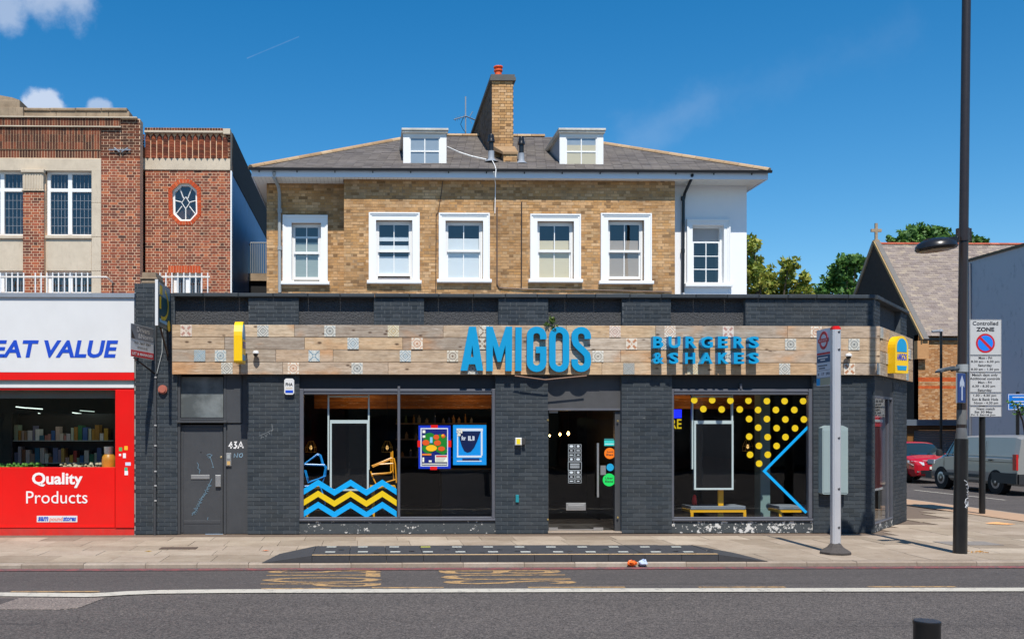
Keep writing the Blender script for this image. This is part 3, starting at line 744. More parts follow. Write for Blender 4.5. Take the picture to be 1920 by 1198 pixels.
fr = MB(F18); a = F18.rect(333, 704, 419, 783, -.12)
mfrost, nt, p = newmat('dirty_frosted_glass'); b = NB(nt)
b.l(b.mix(b.rng(b.noise(2.2, 6, .6), .38, .62), (.085, .095, .095), (.2, .22, .22)), p.inputs['Base Color']); p.inputs['Roughness'].default_value = .35
fbox('fanlight', 337, 706, 418.5, 782, -.16, -.13, mfrost, rest_b)
# flat roof lantern is not visible; hidden interior: floor, ceiling, back wall
inb = lambda x0, x1, y0, y1, z0, z1: MB().box(x0, x1, -y1, -y0, z0, z1)
inpoly = [(XL+.3, 18.3), (C0[0]-.14, 18.3), (C1[0]-.32, 20.5), (C1[0]-.32, 24.3), (XL+.3, 24.3)]
MB().hprism(inpoly, 0, .035).build('floor', m_floorin, rest_b)
inb(XL+.3, C1[0]-.31, 24.3, 24.5, .0, 3.95).build('back_wall', m_darkin, rest_b)
MB().hprism(inpoly, 3.05, 3.1).build('ceiling', m_darkin, rest_b); m = MB(); m.raw([(x, y, 3.05) for x, y in inpoly], [(4, 3, 2, 1, 0)]); m.build('ceiling_lining', m_darkin, rest_b)
inb(XL+.02, XL+.3, 18.3, 24.4, 0, 3.9).build('party_wall', m_darkin, rest_b)
for x in (F18.X(470), F18.X(1015), F18.X(1180)): inb(x, x+.12, 18.31, 21.5, .04, 3.05).build('partition', m_darkin, rest_b)
for i in range(9):
    z0 = 2.42+i*.075
    inb(F18.X(569), F18.X(1014), 21.6, 21.65, z0+.003, z0+.072).build('ceiling_board', m_ceilwood, rest_b)
    inb(F18.X(1195), F18.X(1560), 21.6, 21.65, z0+.003, z0+.072).build('ceiling_board', m_ceilwood, rest_b)
# ------------------------------------------------------------------ timber fascia with tiles
fas = thing('timber_fascia', 'long weathered timber plank fascia with scattered patterned tiles above the shopfront', 'shop fascia', (0, 17.95, 3))
WF = .10
fz0, fz1 = F18.Z(1000, 702.3, WF), F18.Z(1000, 609.5, WF); fu0 = F18.X(322.5, WF); fu1 = C0[0]+.05
MB(F18).box(fu0+.03, fu1-.06, 0.004, WF-.03, fz0+.012, fz1-.012).build('backing_board', m_blackpaint, fas)
rows = [fz1-(fz1-fz0)*i/4 for i in range(5)]
J = [[451, 552, 831, 1062, 1229.6, 1476.6], [421, 571, 755, 993, 1300, 1415], [517, 624.6, 880, 1164, 1352, 1590], [451.5, 530, 727.7, 905, 1128.5, 1340, 1531.6]]
for r in range(4):
    us = [fu0]+[F18.X(j, WF) for j in J[r]]+[fu1]
    for a, b in zip(us, us[1:]):
        t = random.uniform(-.006, .004)
        MB(F18).bevbox(a+.002, b-.002, WF-.03, WF+t, rows[r+1]+.004, rows[r]-.003, .005).build('plank', m_wood, fas)
MB(F18).box(fu0, fu0+.0295, .004, WF-.03, fz0, fz1).build('end_board', m_wood, fas)
cf1 = CL+.12
MB(FC).box(.04, cf1-.03, .004, WF-.03, fz0+.012, fz1-.012).build('backing_board', m_blackpaint, fas)
JC = [[1700], [1664], [1690], [1672]]
for r in range(4):
    us = [.045]+[FC.X(j, WF) for j in JC[r]]+[cf1]
    for a, b in zip(us, us[1:]): MB(FC).bevbox(a+.002, b-.002, WF-.03, WF+random.uniform(-.004, .004), rows[r+1]+.004, rows[r]-.003, .005).build('plank', m_wood, fas)
def tilemat(name, bgc, c1, c2, k):
    m, nt, p = newmat(name); b = NB(nt); p.inputs['Roughness'].default_value = .35
    tcn = b.n('ShaderNodeTexCoord'); s = b.n('ShaderNodeSeparateXYZ'); b.l(tcn.outputs['Object'], s.inputs[0])
    ax = b.math('ABSOLUTE', s.outputs[0]); az = b.math('ABSOLUTE', s.outputs[2])
    r = b.math('SQRT', b.math('ADD', b.math('MULTIPLY', ax, ax), b.math('MULTIPLY', az, az)))
    dm = b.math('ADD', ax, az); df = b.math('ABSOLUTE', b.math('SUBTRACT', ax, az)); mx = b.math('MAXIMUM', ax, az)
    near = lambda v, c, t: b.math('LESS_THAN', b.math('ABSOLUTE', b.math('SUBTRACT', v, c)), t)
    cx_ = b.math('SUBTRACT', ax, .1); cz_ = b.math('SUBTRACT', az, .1); rc_ = b.math('SQRT', b.math('ADD', b.math('MULTIPLY', cx_, cx_), b.math('MULTIPLY', cz_, cz_)))
    if k == 0: A = b.math('MAXIMUM', near(r, .062, .007), b.math('LESS_THAN', r, .022)); B = b.math('MAXIMUM', near(rc_, .045, .01), near(r, .04, .006))
    elif k == 1: A = b.math('MAXIMUM', near(dm, .1, .007), near(dm, .05, .009)); B = b.math('MAXIMUM', near(rc_, .035, .009), b.math('LESS_THAN', dm, .022))
    elif k == 2: A = b.math('MULTIPLY', b.math('LESS_THAN', df, .013), b.math('GREATER_THAN', r, .02)); B = b.math('MAXIMUM', near(rc_, .05, .006), near(mx, .03, .006))
    elif k == 3: A = b.math('MULTIPLY', b.math('LESS_THAN', df, .03), near(r, .075, .035)); B = b.math('MAXIMUM', b.math('LESS_THAN', r, .02), near(dm, .16, .008))
    else: A = b.math('GREATER_THAN', b.math('SINE', b.math('MULTIPLY', dm, 190)), .1); B = b.math('GREATER_THAN', b.math('SINE', b.math('MULTIPLY', df, 190)), .35)
    col = b.mix(A, b.mix(b.math('MULTIPLY', B, .85), bgc, c2), c1)
    col = b.mix(b.rng(b.noise(30, 5), .35, .7, .1, .55), col, lin('#a09482'))
    b.l(col, p.inputs['Base Color']); return m
TC = {'g': (lin('#d8d6cc'), lin('#5d6a70'), lin('#93a0a2')), 'b': (lin('#d5dad6'), lin('#5a88a0'), lin('#8fb0be')), 'o': (lin('#efe3d0'), lin('#c07a4e'), lin('#d9a37e')), 'p': (lin('#e8d9ca'), lin('#b98478'), lin('#d4b0a2')), 'n': (lin('#e0d8c6'), lin('#6a4c3a'), lin('#a39480')), 'y': (lin('#dcd3b8'), lin('#b8934c'), lin('#cbbd94')), 'w': (lin('#e6e2d6'), lin('#8e8a7e'), lin('#b9b4a4'))}
TN = {'g': 'grey', 'b': 'blue-grey', 'o': 'orange', 'p': 'pink', 'n': 'brown', 'y': 'yellowish', 'w': 'beige'}
tm = {}
tiles = [(349, 0, 'p', 3), (493, 0, 'g', 1), (618.5, 0, 'g', 0), (737.5, 0, 'y', 1), (908, 0, 'n', 2), (1153, 0, 'p', 1), (1256, 0, 'o', 1), (1365, 0, 'p', 3), (1530, 0, 'o', 0),
         (662, 1, 'b', 1), (782, 1, 'o', 0), (904, 1, 'n', 3), (1184, 1, 'o', 3), (1244, 1, 'g', 1), (1482, 1, 'g', 0), (1601, 1, 'g', 0),
         (374.5, 2, 'b', 4), (413.5, 2, 'b', 0), (589, 2, 'b', 2), (760, 2, 'b', 1), (848.5, 2, 'n', 0), (1121, 2, 'w', 0), (1364, 2, 'g', 2),
         (425.5, 3, 'g', 1), (550, 3, 'o', 0), (669.5, 3, 'g', 0), (886, 3, 'g', 0), (1179, 3, 'g', 4), (1299, 3, 'y', 1), (1471, 3, 'g', 1), (1592.5, 3, 'o', 3)]
tiles_c = [(1653, 0, 'g', 1), (1705.5, 1, 'g', 0), (1664, 2, 'w', 4), (1647, 3, 'b', 1), (1701, 3, 'b', 4)]
for fr, L in ((F18, tiles), (FC, tiles_c)):
    for x, r, c, k in L:
        if (c, k) not in tm: tm[c, k] = tilemat('tile_%s%d' % (c, k), *TC[c], k)
        u = fr.X(x, WF); z = (rows[r]+rows[r+1])/2; h = .1055
        o = MB(Fr(0, 0, 0)).bevbox(-h, h, -.002, .012, -h, h, .003).build('tile', tm[c, k], None)
        o.parent = fas; o.location = fr.w(u, WF+.0, z)-fas.location; o.rotation_euler = (0, 0, fr.a); o['label'] = 'patterned %s tile' % TN[c]
# ------------------------------------------------------------------ lettering
def zl(x, y, s=4.8, ox=840, oy=530): return (ox+x/s, oy+y/s)
WA = WF+.055
def toF(pts, w): return [F18.px(x, y, w) for x, y in pts]
def ribbon(path, wd):
    n = len(path); L = []; Rr = []
    for i in range(n):
        p = Vector(path[i]); a = (p-Vector(path[i-1])).normalized() if i else None; b = (Vector(path[i+1])-p).normalized() if i < n-1 else None
        d = (a or b) if not (a and b) else (a+b).normalized(); nrm = Vector((-d.y, d.x))
        k = 1/max(.35, nrm.dot(Vector((-(b or a).y, (b or a).x)))); k = min(k, 1.6)
        L.append(tuple(p+nrm*wd/2*k)); Rr.append(tuple(p-nrm*wd/2*k))
    return L+Rr[::-1]
def arc(cx, cy, rx, ry, a0, a1, n=10): return [(cx+rx*cos(R(a0+(a1-a0)*i/n)), cy+ry*sin(R(a0+(a1-a0)*i/n))) for i in range(n+1)]
sw = 58
glyph = {}
glyph['A'] = [[(112, 790), (172, 790), (187, 732), (242, 732), (258, 790), (316, 790), (250, 395), (188, 395)], [(203, 668), (229, 668), (217, 560)]]
glyph['M'] = [[(343, 395), (400, 395), (459, 585), (520, 395), (576, 395), (573, 793), (515, 793), (515, 560), (474, 710), (444, 710), (402, 560), (402, 793), (343, 793)]]
glyph['I'] = [[(605, 400), (662, 400), (659, 793), (603, 793)]]
glyph['G'] = [ribbon([(855, 508), (855, 475)]+arc(795, 475, 58, 52, 0, -180)[1:]+arc(795, 712, 60, 60, 180, 0)+[(855, 603), (788, 603)], sw)]
glyph['O'] = [arc(998, 485, 90, 90, 180, 360)+arc(998, 712, 90, 90, 0, 180), (arc(998, 480, 32, 32, 180, 360)+arc(998, 716, 32, 32, 0, 180))[::-1]]
glyph['S'] = [ribbon([(1255, 505), (1255, 480)]+arc(1196, 480, 58, 54, 0, -180)[1:]+[(1139, 512), (1150, 548), (1175, 575), (1222, 618), (1248, 645), (1255, 680)]+arc(1196, 712, 59, 60, 0, 180)+[(1137, 686)], sw)]
am = thing('raised_sign_lettering', 'large bright blue raised lettering of six tall capitals on the timber fascia', 'sign', tuple(F18.w(F18.X(985), WF, fz0)))
for ch in 'AMIGOS':
    loops = [toF([zl(*p) for p in l], WA) for l in glyph[ch]]
    MB(F18).prism(loops, WF+.03, WA+.035, True).build('letter', m_blue, am)
bsn = thing('small_sign_lettering', 'smaller blue raised capitals in two rows on the right half of the timber fascia', 'sign', tuple(F18.w(F18.X(1324), WF, fz0)))
def z8(x): return 1200+x/7.68
WB2 = WF+.155
for st, y0, y1, xs in (('BURGERS', 155, 322, ((190, 338), (412, 585), (655, 822), (882, 1052), (1122, 1268), (1346, 1508), (1566, 1718))), ('&SHAKES', 387, 549, ((190, 346), (420, 558), (650, 798), (870, 1050), (1124, 1282), (1352, 1502), (1566, 1718)))):
    for ch, (a, b) in zip(st, xs):
        bx = F18.rect(z8(a), 610+y0/7.68, z8(b), 610+y1/7.68, WB2)
        m = MB(F18); add_text(m, ch, bx, WB2, WF+.005, bold=.035 if ch not in '&' else .028); m.build('letter', m_blue, bsn)
# light bar under the fascia
m = MB(F18)
pts = [(965, 704), (1022, 711.5), (1100, 704)]; m.tube([F18.w(*((F18.px(x, y, .18))[0:1]), .18, F18.px(x, y, .18)[1]) for x, y in pts[:2]], .014, 6); m.tube([F18.w(F18.px(x, y, .18)[0], .18, F18.px(x, y, .18)[1]) for x, y in pts[1:]], .014, 6)
solid('wall_rod', 'thin bent metal rods hanging below the fascia above the entrance', 'rod', m, M('rusty_rod', (.2, .1, .06), .6))
# ------------------------------------------------------------------ round-topped projecting signs
def proj_sign(fr, x, y0, y1, wa, wb, th, label, yaw=0.):
    w = (wa+wb)/2; u = fr.X(x, w); z0, z1 = fr.Z(x, y1, wb), fr.Z(x, y0, wb)
    t = thing('projecting_sign', label, 'sign', tuple(fr.w(u, WF, z0)))
    # outline in (w,z): narrow capsule, flat bottom
    def prof(w0, w1, za, zb):
        r = (w1-w0)/2; c = (w0+w1)/2
        o = [(w0+.02, za), (w1-.02, za), (w1, za+.03)]
        hh = min(r*1.15, zb-za)
        return o+[(c+r*cos(R(a)), zb-hh+hh*sin(R(a))) for a in range(0, 181, 15)]+[(w0, za+.03)]
    def slab(o, ua, ub, name, mat, par):
        n = len(o); m = MB(fr); vs = [fr.w(ua, a, b) for a, b in o]+[fr.w(ub, a, b) for a, b in o]
        m.raw(vs, [tuple(range(n))[::-1], tuple(range(n, 2*n))]+[(i, (i+1) % n, n+(i+1) % n, n+i) for i in range(n)])
        return m.build(name, mat, par)
    body = slab(prof(wa, wb, z0, z1), u-th/2, u+th/2, 'case', m_yellow, t)
    hz = z1-z0; e = .05
    for sgn in (1, -1):
        ua, ub = (u+th/2, u+th/2+.006) if sgn > 0 else (u-th/2-.006, u-th/2)
        slab(prof(wa+e, wb-e, z0+hz*.57, z1-e), ua, ub, 'upper_panel', m_blue, t)
        slab([(wa+e, z0+hz*.2), (wb-e, z0+hz*.2), (wb-e-.02, z0+hz*.07), (wa+e+.02, z0+hz*.07)], ua, ub, 'lower_panel', m_blue, t)
        m = MB(fr); uu = ub+.003 if sgn > 0 else ua-.003
        pf = (lambda q, w_, z: fr.w(uu, -q, z)) if sgn > 0 else (lambda q, w_, z: fr.w(uu, q, z))
        bx = (-wb+e, -wa-e, z0+hz*.35, z0+hz*.53) if sgn > 0 else (wa+e, wb-e, z0+hz*.35, z0+hz*.53)
        add_text(m, 'AMIGOS', bx, 0, None, bold=.03, pts=pf)
        m.build('lettering', m_textblue, t)
    MB(fr).box(u-.02, u+.02, WF+.01, wa+.01, z0+.1, z1-.28).build('bracket', m_decblue, t)
    return t
proj_sign(F18, 449.5, 600, 679, .32, .79, .15, 'round-topped yellow projecting sign at the left end of the timber fascia')
FCs = Fr(C0[0], C0[1], CA)
def corner_sign():
    base = FC.w(FC.X(1684, .28), .28, 0); fr = Fr(base.x, base.y, R(26.7))
    ua, ub = fr.X(1678.5), fr.X(1697.5); ub = max(ub, ua+.4); z0, z1 = fr.Z(1688, 699), fr.Z(1688, 629)
    t = thing('projecting_sign', 'round-topped yellow box sign with blue panels at the chamfered corner end of the fascia', 'sign', tuple(fr.w(ua, 0, z0)))
    def prof(a, b, za, zb):
        c = (a+b)/2; r = (b-a)/2; h = min(r*1.15, zb-za)
        return [(a, za), (b, za)]+[(c+r*cos(R(k)), zb-h+h*sin(R(k))) for k in range(0, 181, 15)]
    MB(fr).prism(prof(ua, ub, z0, z1), -.16, 0, True).build('case', m_yellow, t)
    e = .05; h = z1-z0
    MB(fr).prism(prof(ua+e, ub-e, z0+h*.57, z1-e), 0.0, .006).build('upper_panel', m_blue, t)
    MB(fr).prism([(ua+e+.02, z0+h*.08), (ub-e-.02, z0+h*.08), (ub-e, z0+h*.2), (ua+e, z0+h*.2)], 0.0, .006).build('lower_panel', m_blue, t)
    m = MB(fr); add_text(m, 'AMIGOS', (ua+e, ub-e, z0+h*.34, z0+h*.53), .004, None, bold=.03); m.build('lettering', m_textblue, t)
    m = MB(fr); m.box((ua+ub)/2-.03, (ua+ub)/2+.03, -.36, -.16, z0+.05, z0+.12); m.build('bracket', m_black, t)
corner_sign()
# ------------------------------------------------------------------ brick house above
D1 = 24.8; D2 = 25.25
FH = Fr(0, D1); FR_ = Fr(0, D2)
hx0, hx1, hx2, hx3 = FR_.X(500), FH.X(645), FH.X(1265.5), FR_.X(1400)
house = thing('brick_house', 'two-storey yellow brick house with white bay and hipped slate roof behind the black shop', 'house', (2.5, D1, 0))
ez = Fr(0, 24.5).Z(960, 333.5)       # bottom of the white eaves board
wz0 = 4.0
def hole(fr, x0, y0, x1, y1): return fr.rect(x0, y0, x1, y1)
hw = [('m', 705, 413, 773, 526, 690, 399, 788, 535), ('m', 835, 414, 905.5, 524, 821, 400, 919, 536), ('m', 1007, 415, 1075.5, 524, 992, 402, 1089.5, 538), ('m', 1139.5, 413, 1207, 527, 1124, 400.5, 1222, 537)]
hl = ('l', 547, 418, 602, 528, 529, 404, 616, 539); hr = ('r', 1297.5, 422, 1356, 532, 1285, 412, 1369, 541)
mh = [hole(FH, *w[1:5]) for w in hw]; lh = [hole(FR_, *hl[1:5])]; rh = [hole(FR_, *hr[1:5])]
for k, (nm, fr, a, b, hs) in enumerate((('bay_wall', FH, hx1, hx2, mh), ('wall', FR_, hx0, hx1, lh))):
    m = MB(fr); wall(m, a, b, wz0, ez+.1, -.25, -.004, hs); m.build(nm, m_yellowjoint, house)
m = MB(FR_); wall(m, hx2, hx3, wz0, ez+.1, -.25, 0, rh); m.build('rendered_wall', m_whitewall, house)
MB().box(hx1, hx1+.15, -D2, -(D1+.26), wz0, ez+.1).build('bay_cheek', m_yellowjoint, house)
bs = BrickSet(house, m_yellowbrick)
bs.add(FH, bricks(hx1, hx2, 4.6, ez+.06, mh), jit=.004); bs.add(FR_, bricks(hx0, hx1, 4.6, ez+.06, lh), jit=.004)
bs.done()
MB().box(hx0, hx0+.25, -(D2+9), -(D2+.26), wz0, ez+.1).build('side_wall', m_yellowjoint, house)
MB().box(hx3-.25, hx3, -(D2+9), -(D2+.26), wz0, ez+.1).build('side_wall', m_whitewall, house)
MB().box(hx0, hx3, -(D2+9.3), -(D2+9), wz0, ez+.1).build('back_wall', m_yellowjoint, house)
MB().box(hx0+.3, hx3-.3, -(D2+1.6), -(D2+1.5), wz0, ez).build('inner_wall', M('room_wall', (.16, .15, .14), .9), house)
# windows
m_blindw = M('white_blind', (.72, .74, .74), .8, .03); m_blindb = M('beige_blind', lin('#d8c8a6'), .8, .06, 3, stretch=(1, 1, 14))
def sash(fr, w, blind, style, label):
    _, x0, y0, x1, y1, X0_, Y0_, X1_, Y1_ = w
    u0, u1, z0, z1 = fr.rect(x0, y0, x1, y1); U0, U1, Z0, Z1_ = fr.rect(X0_, Y0_, X1_, Y1_)
    win = MB(fr)
    # moulded surround, mitred steps
    def ringf(a, b, c, d, e, f, g, h, wa, wb): win.prism([[(a, c), (b, c), (b, d), (a, d)], [(e, g), (e, h), (f, h), (f, g)]], wa, wb)
    sz = z0-.0
    win.prism([[(U0+.02, sz), (U0+.02, Z1_), (U1-.02, Z1_), (U1-.02, sz), (u1, sz), (u1, z1), (u0, z1), (u0, sz)][::-1]], 0.001, .05)
    o = .035
    win.prism([[(U0+.02, sz), (U0+.02, Z1_), (U1-.02, Z1_), (U1-.02, sz), (U1-.02-o, sz), (U1-.02-o, Z1_-o), (U0+.02+o, Z1_-o), (U0+.02+o, sz)][::-1]], .05, .085)
    o2 = .075
    win.prism([[(U0+.02+o+.001, sz), (U0+.02+o+.001, Z1_-o-.001), (U1-.02-o-.001, Z1_-o-.001), (U1-.02-o-.001, sz), (U1-.02-o2, sz), (U1-.02-o2, Z1_-o2), (U0+.02+o2, Z1_-o2), (U0+.02+o2, sz)][::-1]], .05, .066)
    t = win.build('window', m_white, house, label=label)
    MB(fr).bevbox(U0-.03, U1+.03, -.14, .12, z0-.085, z0-.001, .012).build('sill', m_white, t)
    fw = .05; d0, d1 = -.16, -.11
    m = MB(fr)     # box frame
    m.box(u0+.001, u0+fw, -.22, d1, z0, z1-.001); m.box(u1-fw, u1-.001, -.22, d1, z0, z1-.001); m.box(u0+fw, u1-fw, -.22, d1, z1-fw, z1-.001)
    m.build('box_frame', m_white, t)
    a, b = u0+fw, u1-fw; top, bot = z1-fw, z0+.0
    mid = (z0+z1)/2-.02; gap = 0
    if style in ('open', 'ajar'): gap = .14 if style == 'open' else .07
    def sashf(za, zb, w0_, rows=1, cols=2, br=.06):
        m = MB(fr); st = .035
        m.box(a+.002, a+st, w0_, w0_+.04, za, zb); m.box(b-st, b-.002, w0_, w0_+.04, za, zb); m.box(a+st, b-st, w0_, w0_+.04, za, za+br); m.box(a+st, b-st, w0_, w0_+.04, zb-.04, zb)
        gx0, gx1, gz0, gz1 = a+st, b-st, za+br, zb-.04
        for c in range(1, cols): x = gx0+(gx1-gx0)*c/cols; m.box(x-.011, x+.011, w0_+.004, w0_+.036, gz0, gz1)
        for r in range(1, rows):
            z = gz0+(gz1-gz0)*r/rows
            for c in range(cols):
                xa = gx0+(gx1-gx0)*c/cols+(.011 if c else 0); xb = gx0+(gx1-gx0)*(c+1)/cols-(.011 if c < cols-1 else 0)
                m.box(xa, xb, w0_+.004, w0_+.036, z-.011, z+.011)
        m.build('sash', m_white, t)
        MB(fr).raw([fr.w(gx0, w0_+.02, gz0), fr.w(gx1, w0_+.02, gz0), fr.w(gx1, w0_+.02, gz1), fr.w(gx0, w0_+.02, gz1)], [(0, 1, 2, 3)]).build('pane', m_glass2, t)
    if style == 'white':
        zt_ = fr.Z((x0+x1)/2, 451); sashf(z0+.01, zt_, -.155, 3, 2, .05)
        MB(fr).box(a, b, -.21, -.2, zt_, top).build('blind', M('grey_blind', (.4, .39, .38), .8), t)
    else:
        sashf(mid, top, -.155); sashf(z0+.005+gap, mid+.03+gap*.3, -.2, br=.075)
        if style == 'box': pass
    if gap > .1: MB(fr).box(a, b, -.24, -.21, z0, z0+gap-.03).build('lower_panel', m_white, t)
    for (ty, by, mt) in blind:
        MB(fr).box(a+.036, b-.036, -.215, -.203, fr.Z(x0, by), fr.Z(x0, ty)).build('blind', mt, t)
    MB(fr).box(a-.3, b+.3, -1.0, -.98, z0-.3, z1+.3).build('room_shade', m_darkin, t) if False else None
sash(FR_, hl, [(440, 444, m_blindw), (452, 525, M('slatted_blind', lin('#9aa39c'), .8, .15, 3, stretch=(1, 1, 20)))], 'ajar', 'white sash window with a dim slatted blind, far left beside the downpipe')
sash(FH, hw[0], [(441, 449, m_blindw), (457, 470, m_blindw), (478, 512, m_blindw)], 'open', 'white sash window with its lower sash raised over a white panel')
sash(FH, hw[1], [(444, 523, m_blindw)], 'shut', 'white sash window with a plain white blind drawn two thirds up')
sash(FH, hw[2], [(448, 523, m_blindb)], 'shut', 'white sash window with beige blinds and closed sashes')
sash(FH, hw[3], [(448, 523, M('brown_blind', lin('#a8998a'), .8, .08, 3, stretch=(1, 1, 14)))], 'ajar', 'white sash window with brownish blinds, slightly open at the bottom')
sash(FR_, hr, [], 'white', 'six-pane white window set in the white rendered wall')
# eaves, gutter, soffit
DE = 24.5; FE = Fr(0, DE); ex0, ex1 = FE.X(471.5), FE.X(1440)
gz = FE.Z(960, 320.5)
yb = D2+9.9
m = MB(); m.box(ex0, ex1, -(DE+.025), -DE, ez, gz-.01); m.box(ex0-.0, ex0+.025, -yb, -(DE+.0251), ez, gz-.01); m.box(ex1-.025, ex1, -yb, -(DE+.0251), ez, gz-.01)
m.build('eaves_board', M('pale_eaves_paint', (.68, .72, .78), .5, .04), house)
for k in range(int((ex1-ex0)/.1)+1):
    a = ex0+.03+k*.1; bb = min(a+.094, ex1-.03)
    if bb-a < .02: continue
    y1_ = D1-.01 if hx1-.05 < (a+bb)/2 < hx2 else D2-.01
    if k < 300: MB().box(a, bb, -y1_, -(DE+.03), ez+.02, ez+.035).build('soffit_board', m_soffit, house)
m = MB(); m.box(ex0+.03, hx0-.002, -(yb-.1), -(D2-.005), ez+.02, ez+.035); m.box(hx3+.002, ex1-.03, -(yb-.1), -(D2-.005), ez+.02, ez+.035); m.build('side_soffit', m_soffit, house)
m = MB(); gp = [(-.005, .0), (-.05, -.03), (-.1, -.03), (-.115, .03), (-.1, .03), (-.09, -.01), (-.05, -.015), (-.005, .03)]
g0, g1 = ex0-.06, ex1+.07
n = len(gp); vs = [Vector((g0, DE+y, gz+z)) for y, z in gp]+[Vector((g1, DE+y, gz+z)) for y, z in gp]
m.raw(vs, [(i, (i+1) % n, n+(i+1) % n, n+i) for i in range(n)]+[tuple(range(n))[::-1], tuple(range(n, 2*n))])
for x in range(486, 1440, 71): u = FE.X(x); m.box(u-.012, u+.012, -(DE-.001), -(DE-.03), gz-.07, gz-.028)
m.build('gutter', m_gutter, house)
# hipped roof of slates
RH = 4.58; rz0 = gz+.02; rz1 = Fr(0, DE+RH).Z(960, 257)
rx0, rx1 = ex0-.03, ex1+.03; ry0 = DE-.03; ry1 = ry0+2*RH+.6; rxa, rxb = rx0+RH, rx1-RH
m = MB(); P = [(rx0, ry0, rz0), (rx1, ry0, rz0), (rx1, ry1, rz0), (rx0, ry1, rz0), (rxa, ry0+RH, rz1), (rxb, ry0+RH, rz1), (rxb, ry1-RH, rz1), (rxa, ry1-RH, rz1)]
m.raw(P, [(0, 1, 5, 4), (1, 2, 6, 5), (2, 3, 7, 6), (3, 0, 4, 7), (4, 5, 6, 7)]); m.build('roof', m_slate, house)
def slates(parent, p0, ex, ey, width_fn, L, sw_, sg, mat, holes=(), name='slate', lim=300):
    "slates on a roof plane: p0 eave origin, ex along the eave, ey up the slope"
    nrm = ex.cross(ey).normalized(); rows_ = int(L/sg); items = []
    for r in range(rows_):
        v0 = r*sg; v1 = v0+sg*1.25; a, b = width_fn(v0+sg*.5); x = a-(sw_/2 if r % 2 else 0)
        while x < b-.02:
            c, d = max(x, a), min(x+sw_, b); x += sw_
            if d-c < .03: continue
            if any(h[0] < (c+d)/2 < h[1] and h[2] < v0+sg/2 < h[3] for h in holes): continue
            items.append((c+.003, d-.003, v0, min(v1, L), r))
    random.shuffle(items); items.sort(key=lambda t: t[4]); joined = MB()
    for i, (c, d, v0, v1, r) in enumerate(items):
        t0, t1 = .026+random.uniform(-.003, .004), .012
        q = [p0+ex*c+ey*v0+nrm*t0, p0+ex*d+ey*v0+nrm*t0, p0+ex*d+ey*v1+nrm*t1, p0+ex*c+ey*v1+nrm*t1, p0+ex*c+ey*v0+nrm*.002, p0+ex*d+ey*v0+nrm*.002, p0+ex*d+ey*v1+nrm*.002, p0+ex*c+ey*v1+nrm*.002]
        fs = [(0, 1, 2, 3), (4, 5, 1, 0), (5, 6, 2, 1), (7, 4, 0, 3)]
        if i < lim: MB().raw(q, fs).build(name, mat, parent)
        else: joined.raw(q, fs)
    if joined.v: joined.build(name, mat, parent, kind='stuff')
sl = math.hypot(RH, rz1-rz0); ey = Vector((0, RH, rz1-rz0)).normalized()
k_ = RH/sl
FD = Fr(0, 25.12); dz = FD.Z(796, 313); dd = [(FD.X(755)-.02, FD.X(839)+.02, .75, 99), (FD.X(1048)-.02, FD.X(1132)+.02, .75, 99)]
slates(house, Vector((0, ry0, rz0)), Vector((1, 0, 0)), ey, lambda v: (rx0+v*k_, rx1-v*k_), sl, .25, .165, m_slate)
# hip and ridge tiles
def ridge(p, q, name, mat, r=.085, L=.42, par=house):
    p, q = Vector(p), Vector(q); d = (q-p); n = int(d.length/L); d.normalize(); s = d.cross(Vector((0, 0, 1))).normalized(); up = s.cross(d)
    for i in range(n):
        a = p+d*(i*L+.004); b = p+d*((i+1)*L-.004); m = MB(); k = 7
        vs = []
        for c in (a, b):
            for j in range(k): t = pi*j/(k-1); vs.append(c+s*cos(t)*r*1.15+up*(sin(t)*r-.02))
        m.raw(vs, [(j, j+1, k+j+1, k+j) for j in range(k-1)]+[tuple(range(k))[::-1], tuple(range(k, 2*k))]); m.build(name, mat, par)
ridge((rxa, ry0+RH, rz1+.02), (rxb, ry0+RH, rz1+.02), 'ridge_tile', m_ridge)
ridge((rx0, ry0, rz0+.03), (rxa, ry0+RH, rz1+.02), 'hip_tile', m_ridge); ridge((rx1, ry0, rz0+.03), (rxb, ry0+RH, rz1+.02), 'hip_tile', m_ridge)
